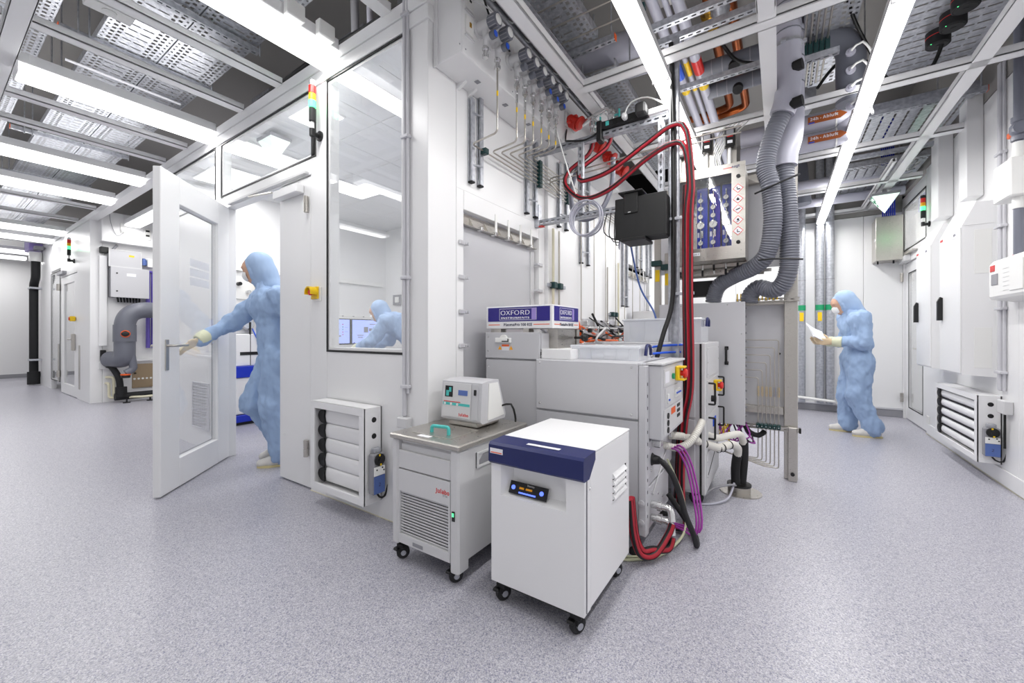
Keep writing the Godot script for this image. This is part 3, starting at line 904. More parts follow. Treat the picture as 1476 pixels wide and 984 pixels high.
	part(t, "back_plate", nb().box(e + Vector3(0.025, -0.01, 0.003), Vector3(0.09, 0.1, 0.006), 0.002), M.white_plastic)
	var poly := PackedVector2Array()
	for j in 15:
		var a := -0.35 + (PI + 0.7) * j / 14.0
		poly.append(Vector2(cos(a) * 0.043, sin(a) * 0.043))
	for j in 15:
		var a := -0.35 + (PI + 0.7) * (14 - j) / 14.0
		poly.append(Vector2(cos(a) * 0.034, sin(a) * 0.034))
	part(t, "shroud", nb().ext(poly, e + Vector3(0, 0, 0.006), Vector3.RIGHT, Vector3.UP, Vector3(0, 0, 0.06)).box(e + Vector3(0, 0, 0.01), Vector3(0.09, 0.09, 0.012), 0.004), M.yellow)
	part(t, "push_button", nb().lathe(e + Vector3(0, 0, 0.014), Vector3(0, 0, 1), [[0.012, 0], [0.012, 0.02], [0.021, 0.024], [0.021, 0.036], [0.015, 0.041], [0, 0.042]], 18), M.red)
	# conduit up the corner
	t = thing("wall_conduit", "grey cable conduit rising beside the window at the wall corner", "conduit", Vector3(-1.838, 0.6, ZW))
	part(t, "trunk", nb().bx(-1.858, -1.832, 0.66, 4.2, ZW, ZW + 0.026, 0.008), M.conduit_grey)
	part(t, "trunk", nb().cyl(Vector3(-1.818, 0.8, ZW + 0.012), Vector3(-1.818, 3.4, ZW + 0.012), 0.01, 10), M.conduit_grey)
	for y in [0.83, 1.47, 2.3, 3.02]:
		part(t, "clip", nb().bx(-1.862, -1.8, y, y + 0.02, ZW, ZW + 0.034, 0.003), M.conduit_grey)
	part(t, "socket_box", nb().bx(-1.875, -1.79, 0.6, 0.66, ZW, ZW + 0.05, 0.005), M.light_grey)
	louvre("white wall damper with closed blades and black end seals beside the cooling unit", Vector3(-2.638, 0.115, -1.5), Vector3.RIGHT, 0.572, 0.585, 0.135, true)

func right_wall() -> void:
	# door with glass, near the back corner
	var d := structure("door_3")
	var u := Vector3(0, 0, 1)
	var f := nb()
	f.bx(XR + 0.02, XR + 0.06, 0.012, 2.09, -7.5, -7.36, 0.003)
	f.bx(XR + 0.02, XR + 0.06, 0.012, 2.09, -6.72, -6.52, 0.003)
	f.bx(XR + 0.02, XR + 0.06, 0.012, 0.17, -7.36, -6.72, 0.003)
	f.bx(XR + 0.02, XR + 0.06, 1.96, 2.09, -7.36, -6.72, 0.003)
	part(d, "leaf_frame", f, M.white_panel)
	part(d, "gasket", rim(nb(), Vector3(XR + 0.018, 0.17, -7.36), u, Vector3.UP, 0.64, 1.79, 0.012, 0.004), M.soft_black)
	part(d, "pane", nb().bx(XR + 0.03, XR + 0.036, 0.17, 1.96, -7.36, -6.72), M.glass)
	part(d, "lever", nb().tube(bend([Vector3(XR + 0.02, 0.97, -6.68), Vector3(XR - 0.04, 0.97, -6.68), Vector3(XR - 0.04, 0.97, -6.83)], 0.02), 0.009, 8), M.steel)
	part(d, "door_closer", nb().bx(XR - 0.06, XR + 0.0, 2.1, 2.17, -7.5, -7.15, 0.005), M.light_grey)
	part(d, "closer_arm", nb().bx(XR - 0.05, XR + 0.0, 2.185, 2.2, -7.2, -6.85, 0.003), M.steel)
	hinge(d, Vector3(XR, 1.92, -7.52), Vector3(-1, 0, 0))
	hinge(d, Vector3(XR, 0.28, -7.52), Vector3(-1, 0, 0))
	window("window_4", Vector3(XR, 2.26, -7.5), Vector3(0, 0, 1), 1.0, 0.6)
	solid("wall_lobby", nb().bx(XR + 0.9, XR + 0.95, 0, 3.1, ZB, -6.0).bx(XR + 0.08, XR + 0.95, 0, 3.1, -6.05, -6.0).bx(XR + 0.08, XR + 0.95, 0, 3.1, ZB, ZB + 0.05).bx(XR + 0.08, XR + 0.95, 3.05, 3.1, ZB, -6.0).bx(XR + 0.08, XR + 0.95, -0.1, 0, ZB, -6.0), M.white_paint)
	var lt := thing("lobby_light", "glowing ceiling panel seen through the glazed door by the back wall", "ceiling light", Vector3(XR + 0.5, 3.04, -6.9))
	part(lt, "diffuser", nb().bx(XR + 0.35, XR + 0.65, 3.035, 3.05, -7.3, -6.4), M.lamp)
	area(lt, Vector3(XR + 0.5, 3.03, -6.85), 0.3, 0.9, 0.8)
	stack_light("stack light with glowing green segment on the wall above the white cabinets", Vector3(XR, 2.39, -6.37), Vector3(-1, 0, 0), 1.0)
	# two wall cabinets with sloped tops
	for q in [["larger white wall cabinet with sloped top and blank side panel above the damper", -5.2, -4.7, true], ["narrower white wall cabinet with sloped top next to the glazed door", -5.95, -5.47, false]]:
		var z0: float = q[1]
		var z1: float = q[2]
		var t := thing("wall_cabinet", q[0], "cabinet", Vector3(XR - 0.1, 0.82, (z0 + z1) / 2))
		var prof := PackedVector2Array([Vector2(XR, 0.81), Vector2(1.222, 0.82), Vector2(1.222, 2.02), Vector2(1.3, 2.2), Vector2(XR, 2.2)])
		part(t, "body", nb().ext(prof, Vector3(0, 0, z0), Vector3.RIGHT, Vector3.UP, Vector3(0, 0, z1 - z0)), M.white_paint)
		part(t, "door", nb().bx(1.213, 1.222, 0.83, 2.01, z0 + 0.006, z1 - 0.006, 0.003), M.white_panel)
		var hz: float = z0 + 0.06
		part(t, "handle", nb().ext(PackedVector2Array([Vector2(0, 0), Vector2(0, 0.2), Vector2(-0.016, 0.21), Vector2(-0.034, 0.17), Vector2(-0.034, 0.0)]), Vector3(1.213, 1.27, hz), Vector3.RIGHT, Vector3.UP, Vector3(0, 0, 0.03)), M.black)
		part(t, "name_plate", nb().bx(1.21, 1.213, 1.94, 1.99, z1 - 0.17, z1 - 0.05), M.paper)
		words(t, "MAL", 0.022, Vector3(1.2095, 1.968, z1 - 0.11), Vector3(0, 0, 1), Vector3.UP, M.ink)
		part(t, "red_mark", nb().bx(1.2105, 1.213, 1.97, 1.99, z0 + 0.03, z0 + 0.09, 0.001), M.red)
		if q[3]:
			part(t, "side_panel", nb().bx(1.29, 1.385, 1.63, 1.98, z1, z1 + 0.003, 0.001), M.white_plastic)
			part(t, "side_panel", nb().bx(1.29, 1.385, 0.88, 1.2, z1, z1 + 0.003, 0.001), M.white_plastic)
			part(t, "top_step", nb().bx(1.23, 1.4, 2.02, 2.026, z1 - 0.02, z1 + 0.004, 0.001), M.white_paint)
	louvre("white wall damper with half-open blades under the wall cabinets", Vector3(XR - 0.135, 0.155, -5.6), Vector3(0, 0, 1), 1.0, 0.52, 0.135, false)
	# conduits, junction box and detector box
	var t := thing("wall_conduit", "grey upright conduit between the wall cabinet and the detector box", "conduit", Vector3(XR - 0.02, 0.7, -4.57))
	part(t, "trunk", nb().bx(XR - 0.03, XR, 0.72, 3.2, -4.6, -4.56, 0.008), M.conduit_grey)
	part(t, "trunk", nb().cyl(Vector3(XR - 0.012, 0.72, -4.53), Vector3(XR - 0.012, 3.2, -4.53), 0.009, 8), M.conduit_grey)
	for y in [0.85, 1.33, 1.95, 2.5]:
		part(t, "clip", nb().bx(XR - 0.04, XR, y, y + 0.02, -4.62, -4.51, 0.003), M.conduit_grey)
	part(t, "junction_box", nb().bx(XR - 0.05, XR, 0.56, 0.66, -4.54, -4.42, 0.006), M.light_grey)
	part(t, "cable", nb().tube([Vector3(XR - 0.02, 0.56, -4.5), Vector3(XR - 0.02, 0.3, -4.5)], 0.007, 6), M.black)
	t = thing("detector_box", "white smoke aspirator box with small screen and red label below the grey pipe", "detector", Vector3(XR - 0.06, 1.4, -4.1))
	part(t, "housing", nb().ext(PackedVector2Array([Vector2(XR, 1.38), Vector2(XR - 0.11, 1.4), Vector2(XR - 0.12, 1.42), Vector2(XR - 0.12, 1.65), Vector2(XR - 0.1, 1.68), Vector2(XR, 1.69)]), Vector3(0, 0, -4.42), Vector3.RIGHT, Vector3.UP, Vector3(0, 0, 0.52)), M.white_plastic)
	part(t, "screen", nb().bx(XR - 0.124, XR - 0.12, 1.5, 1.58, -4.38, -4.28, 0.002), M.mid_grey)
	part(t, "red_label", nb().bx(XR - 0.123, XR - 0.12, 1.6, 1.645, -4.4, -4.33, 0.001), M.red)
	for k in 6:
		part(t, "rib", nb().bx(XR - 0.122, XR - 0.12, 1.45 + k * 0.03, 1.453 + k * 0.03, -4.2, -4.0), M.light_grey)
	part(t, "lid", nb().bx(XR - 0.125, XR - 0.12, 1.44, 1.64, -4.1, -3.92, 0.003), M.white_plastic)
	t = thing("wall_pipe", "grey plastic pipe with orange-handled valve and white sensor body on the wall", "pipe", Vector3(XR - 0.06, 1.7, -4.2))
	part(t, "pipe", nb().cyl(Vector3(XR - 0.06, 1.69, -4.17), Vector3(XR - 0.06, 2.05, -4.17), 0.024, 14), M.pvc_grey)
	part(t, "pipe", nb().cyl(Vector3(XR - 0.06, 2.36, -4.17), Vector3(XR - 0.06, 3.4, -4.17), 0.024, 14), M.pvc_grey)
	part(t, "sleeve", nb().cyl(Vector3(XR - 0.06, 2.0, -4.17), Vector3(XR - 0.06, 2.45, -4.17), 0.03, 14), M.white_plastic)
	part(t, "sensor_body", nb().bx(XR - 0.12, XR, 2.08, 2.34, -4.36, -4.1, 0.008), M.white_plastic)
	part(t, "valve", nb().lathe(Vector3(XR - 0.06, 2.46, -4.17), Vector3.UP, [[0.024, 0], [0.036, 0], [0.036, 0.03], [0.03, 0.04], [0.042, 0.06], [0.042, 0.1], [0.03, 0.12], [0.036, 0.13], [0.036, 0.16], [0.024, 0.16]], 16).lathe(Vector3(XR - 0.06, 2.54, -4.17), Vector3(0, 0, 1), [[0, 0], [0.04, 0], [0.04, 0.045], [0, 0.045]], 14), M.pvc_grey)
	part(t, "valve_handle", nb().bx(XR - 0.075, XR - 0.045, 2.52, 2.56, -4.3, -4.21, 0.006), M.orange)
	for k in 2:
		part(t, "red_lead", nb().tube([Vector3(XR - 0.05, 1.68, -4.3 + k * 0.05), Vector3(XR - 0.03, 1.78, -4.25 + k * 0.03)], 0.004, 5), M.red)
	part(t, "stub_pipe", nb().cyl(Vector3(XR - 0.03, 1.74, -4.27), Vector3(XR - 0.03, 2.1, -4.27), 0.016, 10), M.conduit_grey)
	one("wall_switch", "small white switch low on the wall beside the glazed door", "switch", nb().bx(XR - 0.012, XR, 0.13, 0.22, -6.45, -6.37, 0.004), M.white_plastic)
	# steel box in the corner
	t = thing("steel_box", "stainless steel wall box high in the back corner", "box", Vector3(1.2, 2.15, -7.4))
	part(t, "body", nb().bx(1.09, XR - 0.06, 2.14, 2.72, ZB + 0.08, -7.28, 0.006), M.steel)
	part(t, "lid", nb().bx(1.085, XR - 0.055, 2.135, 2.725, -7.28, -7.25, 0.004), M.steel)
	part(t, "latch", nb().bx(1.08, 1.088, 2.4, 2.44, -7.34, -7.27, 0.002), M.chrome)
	for x in [1.12, 1.28]:
		part(t, "foot", nb().cyl(Vector3(x, 2.1, -7.35), Vector3(x, 2.14, -7.35), 0.01, 8), M.soft_black)
	# exit sign hung from the beam
	exit_sign("green and white pyramid exit sign hung from the beam near the back wall", Vector3(1.06, 2.84, -6.55), M.sign_white)
	exit_sign("green and white pyramid exit sign under the cabin ceiling behind the transom glass", Vector3(-4.0, 3.0, -1.92), M.sign_green)
	# galvanised ducts on the back wall
	for q in [[0.283, 0.045, 0], [0.5, 0.052, 1], [0.615, 0.052, 2]]:
		t = thing("riser_pipe", ["galvanised riser pipe with green band, standing alone on the back wall", "galvanised riser pipe of the pair on the back wall, with yellow tag", "galvanised riser pipe of the pair on the back wall, without a tag"][q[2]], "pipe", Vector3(q[0], 0.13, -7.48), "risers on the back wall")
		part(t, "pipe", nb().cyl(Vector3(q[0], 0.2, -7.48), Vector3(q[0], 4.2, -7.48), q[1], 18), M.galv)
		part(t, "foot", nb().bx(q[0] - 0.04, q[0] + 0.04, 0.125, 0.2, -7.52, -7.44, 0.004), M.galv)
		part(t, "joint", nb().cyl(Vector3(q[0], 1.95, -7.48), Vector3(q[0], 1.96, -7.48), q[1] + 0.002, 18), M.mid_grey)
		part(t, "green_band", nb().cyl(Vector3(q[0], 1.5, -7.48), Vector3(q[0], 1.58, -7.48), q[1] + 0.003, 18), M.green)
		if q[2] < 2:
			part(t, "yellow_tag", nb().bx(q[0] - 0.03, q[0] + 0.02, 1.34, 1.47, -7.48 + q[1], -7.475 + q[1], 0.001), M.yellow)
	t = thing("condensate_pipe", "small cream drain pipe along the foot of the back wall risers", "pipe", Vector3(0.4, 0.14, -7.4))
	part(t, "pipe", nb().tube(bend([Vector3(0.2, 0.2, -7.42), Vector3(0.28, 0.2, -7.4), Vector3(0.66, 0.17, -7.4), Vector3(0.66, 0.13, -7.5)], 0.03), 0.02, 8), M.white_plastic)

func exit_sign(label: String, top: Vector3, face: Material) -> void:
	var t := thing("exit_sign", label, "sign", top)
	part(t, "base", nb().box(top - Vector3(0, 0.01, 0), Vector3(0.26, 0.03, 0.2), 0.004), M.mid_grey)
	var a := top + Vector3(-0.12, -0.025, 0.09)
	var b := top + Vector3(0.12, -0.025, 0.09)
	var c := top + Vector3(0, -0.23, 0.0)
	var e := top + Vector3(-0.12, -0.025, -0.09)
	var f := top + Vector3(0.12, -0.025, -0.09)
	var k := nb()
	k.flat(a, b, c, (b - a).cross(c - a).normalized() * -1.0)
	k.flat(f, e, c, Vector3(0, -0.3, -1).normalized())
	part(t, "green_face", nb().flat2(e, a, c, Vector3(-1, -0.5, 0).normalized()), face)
	part(t, "white_face", k, M.sign_white)
	part(t, "side_face", nb().flat2(b, f, c, Vector3(1, -0.5, 0).normalized()), M.sign_white)
	# running figure mark on the face
	var n := Vector3(-0.86, -0.51, 0)
	var m := (e + a + c) / 3.0 + n * 0.003 + Vector3(-0.0117, 0.02, 0)
	part(t, "pictogram", rim(nb(), m + Vector3(-0.03, 0.05, -0.055), Vector3(0, 0, 1), Vector3(0.505, -0.863, 0), 0.11, 0.07, 0.012, 0.002).box(m + Vector3(0.006, -0.01, 0.0), Vector3(0.002, 0.05, 0.03), 0.0, Basis(Vector3.BACK, 0.53)).box(m + Vector3(0.032, -0.055, 0.0), Vector3(0.002, 0.03, 0.03), 0.0, Basis(Vector3.BACK, 0.53)), M.green)
	if top.y > 2.95:
		part(t, "suspension", nb().bx(top.x - 0.02, top.x + 0.02, top.y, 3.05, top.z - 0.02, top.z + 0.02), M.mid_grey)
	else:
		part(t, "suspension", nb().bx(top.x - 0.02, top.x + 0.02, top.y, 2.9, top.z - 0.02, top.z + 0.02), M.mid_grey)

func inset_panel(z0: float, z1: float, y1: float, x: float, label: String) -> void:
	# steel sheet set back in the wall, held by clips
	var t := thing("inset_panel", label, "wall panel", Vector3(x - 0.05, 0.02, (z0 + z1) / 2))
	part(t, "sheet", nb().bx(x - 0.055, x - 0.045, 0.02, y1, z0, z1), M.steel_sheet)
	part(t, "top_channel", nb().bx(x - 0.044, x - 0.004, y1 - 0.09, y1 - 0.086, z0 + 0.01, z1 - 0.01).bx(x - 0.044, x - 0.04, y1 - 0.09, y1 - 0.01, z0 + 0.01, z1 - 0.01), M.steel)
	var n := 5
	for k in n:
		var z: float = lerpf(z1 - 0.18, z0 + 0.12, float(k) / (n - 1))
		if k > 0: part(t, "clip_strap", nb().bx(x, x + 0.008, y1 - 0.09, y1 + 0.05, z - 0.012, z + 0.012, 0.003), M.white_plastic)
		part(t, "clip_bolt", nb().bx(x - 0.04, x + 0.012, y1 - 0.1, y1 - 0.075, z - 0.014, z + 0.014, 0.004), M.chrome)
		part(t, "gusset", nb().ext(PackedVector2Array([Vector2(0, 0), Vector2(0.038, 0), Vector2(0, 0.07)]), Vector3(x - 0.042, y1 - 0.086, z + 0.08), Vector3.RIGHT, Vector3.UP, Vector3(0, 0, 0.003)), M.steel)
	for y in [1.724, 1.506, 1.289, 1.076, 0.86]:
		for z in [z1 + 0.015, z0 - 0.015]:
			var s: float = 1.0 if z > z0 + 0.1 else -1.0
			part(t, "side_clip", nb().box(Vector3(x + 0.008, y, z + s * 0.012), Vector3(0.014, 0.028, 0.055), 0.004).cyl(Vector3(x - 0.02, y, z - s * 0.045), Vector3(x + 0.018, y, z - s * 0.045), 0.01, 10).cyl(Vector3(x - 0.02, y, z - s * 0.022), Vector3(x + 0.016, y, z - s * 0.022), 0.008, 8), M.steel_sheet)
	part(t, "edge_strip", nb().bx(x - 0.044, x - 0.036, 0.05, y1 - 0.11, z0 + 0.01, z0 + 0.06), M.light_grey)

func gas_box() -> void:
	var xf := -1.45
	var t := thing("valve_box", "long white gas valve box mounted high on the side wall", "valve box", Vector3(-1.56, 2.7, -2.9))
	part(t, "body", nb().bx(XG, xf - 0.004, 2.7, 3.115, -4.3, -1.68, 0.003), M.white_paint)
	for k in 5:
		part(t, "front_plate", nb().bx(xf - 0.004, xf, 2.702, 3.113, -1.682 - (k + 1) * 0.52 + 0.002, -1.682 - k * 0.52, 0.0012), M.white_paint)
	part(t, "end_flange", nb().bx(XG + 0.002, xf - 0.18, 2.685, 3.115, -1.68, -1.672, 0.002), M.white_paint)
	for k in 5:
		for s in [0.0, 0.05]:
			part(t, "screw", nb().lathe(Vector3(xf, 2.73, -1.71 - k * 0.52 + s), Vector3(1, 0, 0), [[0, 0], [0.005, 0], [0.004, 0.002], [0, 0.002]], 8), M.mid_grey)
	for k in 6:
		part(t, "slot", nb().bx(-1.56, -1.53, 2.697, 2.7, -1.95 - k * 0.3, -1.92 - k * 0.3), M.mid_grey)
	for z in [-1.9, -2.0, -2.62, -2.78]:
		part(t, "support", nb().ext(PackedVector2Array([Vector2(0, 0), Vector2(0.07, 0), Vector2(0, -0.035)]), Vector3(XG, 2.7, z), Vector3.RIGHT, Vector3.UP, Vector3(0, 0, 0.02)), M.white_paint)
	# socket plates near the end
	for q in [[3.02, "data_socket"], [2.88, "socket_plate"]]:
		var y: float = q[0]
		part(t, q[1], nb().bx(xf, xf + 0.008, y - 0.055, y + 0.045, -1.775, -1.705, 0.003), M.white_plastic)
		part(t, "plate_rail", nb().bx(xf, xf + 0.01, y - 0.075, y - 0.068, -1.78, -1.7, 0.001), M.light_grey)
		part(t, "jack", nb().bx(xf + 0.008, xf + 0.012, y - 0.012, y + 0.012, -1.75, -1.735), M.black if y > 3 else M.brass)
	# valves
	var zs := [-1.814, -1.931, -2.142, -2.241, -2.346, -2.459, -2.569, -2.675]
	for k in 8:
		var p := Vector3(xf, 2.9, zs[k])
		var ww := ["first gas valve in the row, nearest the end of the valve box", "second gas valve in the row, beside the cable gland", "third gas valve in the row, after the gap", "fourth gas valve in the row, with dark stop knob", "fifth gas valve in the row, with dark stop knob", "sixth gas valve in the row, between dark and blue knobs", "seventh gas valve in the row, with blue-ended knob", "eighth gas valve in the row, nearest the red socket"]
		var v := thing("gas_valve", ww[k], "valve", p, "gas valves on the white box")
		var ax := Vector3(1, 0, 0)
		part(v, "flange", nb().lathe(p, ax, [[0, 0], [0.036, 0], [0.036, 0.008], [0.03, 0.012], [0.026, 0.012], [0.024, 0.07], [0, 0.07]], 18), M.light_grey)
		var kn := part(v, "hand_wheel", nb().lathe(p + ax * 0.07, ax, [[0, 0], [0.027, 0], [0.029, 0.004], [0.029, 0.042], [0.026, 0.046], [0, 0.046]], 20), M.duct_grey)
		var rb := nb()
		for j in 12:
			var a := TAU * j / 12.0
			rb.box(p + ax * 0.093 + Vector3(0, cos(a), sin(a)) * 0.0285, Vector3(0.036, 0.004, 0.004), 0.0, Basis(Vector3.RIGHT, a))
		part(kn, "grip", rb, M.mid_grey)
		part(kn, "face_disc", nb().lathe(p + ax * 0.116, ax, [[0.021, 0], [0.021, 0.0015], [0, 0.0015]], 18), M.white_plastic)
		var q := p + ax * 0.045 + Vector3(0, -0.055, 0)
		part(v, "outlet_body", nb().cyl(p + ax * 0.045, q, 0.014, 10).cyl(q, q + ax * 0.03, 0.014, 10).cyl(q, q - Vector3(0, 0.035, 0), 0.012, 10), M.light_grey)
		var sk := part(v, "stop_knob", nb().lathe(q + ax * 0.03, ax, [[0, 0], [0.016, 0], [0.017, 0.003], [0.017, 0.024], [0, 0.026]], 14), M.duct_grey)
		if k in [0, 1, 5, 6, 7]:
			part(sk, "blue_end", nb().lathe(q + ax * 0.056, ax, [[0.013, 0], [0.013, 0.0015], [0, 0.0015]], 12), M.cable_blue)
		var fy_ := q - Vector3(0, 0.035, 0)
		v.scale = Vector3.ONE * 1.3
		part(v, "fitting", nb().lathe(fy_, Vector3.DOWN, [[0.012, 0], [0.015, 0.004], [0.015, 0.016], [0.011, 0.02], [0.011, 0.032], [0.014, 0.034], [0.014, 0.05], [0, 0.05]], 6), M.chrome)
	# thin steel lines: down from the valves, back to the wall, along it
	var ends := ["shallow", "second", "third", "fourth", "fifth", "sixth", "seventh"]
	for k in range(1, 8):
		var z: float = zs[k]
		var y: float = 2.345 + (k - 1) * 0.031
		var x0 := xf + 0.045
		var xw := -1.61
		var ln := nb()
		var far: float = -3.3 - 0.33 * k
		ln.tube(bend([Vector3(x0 + 0.013, 2.72, z), Vector3(x0 + 0.013, y, z), Vector3(xw, y, z - 0.03), Vector3(xw, y, far), Vector3(xw, 1.25 if k % 2 else 1.0, far)], 0.03), 0.0055, 6)
		var o := one("gas_line", "thin steel gas line from the %s gas valve, running along the wall" % ["", "second", "third", "fourth", "fifth", "sixth", "seventh", "eighth"][k], "pipe", ln, M.pipe_steel, "thin steel gas lines on the side wall")
		var tag := nb().cyl(Vector3(x0 + 0.013, 2.56, z), Vector3(x0 + 0.013, 2.59, z), 0.006, 8)
		part(o, "flow_tag", tag, M.yellow)
		if k >= 2: part(o, "union", nb().lathe(Vector3(x0 + 0.013, 2.62, z), Vector3.UP, [[0.0055, 0], [0.009, 0.002], [0.009, 0.05], [0.007, 0.055], [0.009, 0.06], [0.009, 0.075], [0.0055, 0.075]], 8), M.chrome)
	# wiring on the face
	one("face_cable", "black cable with plug drooping across the valve box face", "cable", nb().tube(curve([Vector3(xf + 0.03, 3.16, -1.8), Vector3(xf + 0.035, 3.08, -1.83), Vector3(xf + 0.02, 2.97, -1.97), Vector3(xf + 0.02, 2.95, -2.12)]), 0.006, 6).cyl(Vector3(xf + 0.03, 3.16, -1.8), Vector3(xf + 0.034, 3.09, -1.826), 0.013, 8), M.black)
	one("data_cable", "thin pale data cable looping between the gas valves", "cable", nb().tube(curve([Vector3(xf + 0.012, 3.02, -1.742), Vector3(xf + 0.05, 3.03, -1.85), Vector3(xf + 0.03, 3.05, -2.0), Vector3(xf + 0.02, 2.98, -2.12), Vector3(xf + 0.015, 2.93, -2.14)]), 0.004, 6), M.light_grey)
	# red industrial sockets on the same box
	var red := [[-2.99, "red industrial socket nearest the gas valves, lid raised"], [-3.5, "red industrial socket behind the red hose loop"], [-3.77, "red industrial socket, middle of the far row"], [-3.95, "red industrial socket with round lid in the far row"], [-4.13, "red industrial socket at the far end of the row"]]
	for q in red:
		var p := Vector3(xf, 2.9, q[0])
		var s := thing("power_socket", q[1], "socket", p, "red sockets on the white box")
		part(s, "flange", nb().box(p + Vector3(0.008, 0, 0), Vector3(0.016, 0.1, 0.09), 0.004), M.light_grey)
		var ax := Vector3(0.8, -0.6, 0).normalized()
		part(s, "shell", nb().lathe(p + Vector3(0.012, 0, 0), ax, [[0.035, 0], [0.042, 0.01], [0.042, 0.075], [0.046, 0.078], [0.046, 0.09], [0.034, 0.09], [0.034, 0.05], [0, 0.05]], 18), M.socket_red)
		part(s, "lid", nb().lathe(p + ax * 0.094 + Vector3(0.02, 0.012, 0), ax, [[0, 0], [0.045, 0], [0.048, 0.004], [0.046, 0.012], [0.03, 0.018], [0, 0.019]], 18), M.socket_red)
		part(s, "lid_hinge", nb().box(p + ax * 0.07 + Vector3(0.0, 0.045, 0), Vector3(0.05, 0.03, 0.03), 0.004), M.socket_red)
		s.scale = Vector3.ONE * 1.15
		part(s, "ear", nb().box(p + ax * 0.05 + Vector3(0.0, -0.012, 0.05), Vector3(0.03, 0.016, 0.03), 0.004), M.socket_red)
	# channel with cables along the top edge
	var ch := thing("cable_channel", "dark cable channel between the valve box and the long beam", "cable channel", Vector3(-1.36, 3.1, -3))
	part(ch, "rail", nb().bx(-1.44, -1.425, 3.118, 3.15, -4.3, -1.68).bx(-1.44, -1.26, 3.15, 3.156, -4.3, -1.68), M.galv)
	for k in 3:
		part(ch, "cable", nb().tube([Vector3(-1.40 + k * 0.04, 3.14, -4.3), Vector3(-1.395 + k * 0.04, 3.135, -3.0), Vector3(-1.4 + k * 0.04, 3.14, -1.68)], 0.016, 6), M.soft_black)
	for k in 10:
		part(ch, "hook", nb().tube(curve([Vector3(-1.43, 3.15, -1.9 - k * 0.2), Vector3(-1.4, 3.105, -1.9 - k * 0.2), Vector3(-1.3, 3.105, -1.9 - k * 0.2), Vector3(-1.28, 3.15, -1.9 - k * 0.2)]), 0.004, 5), M.light_grey)

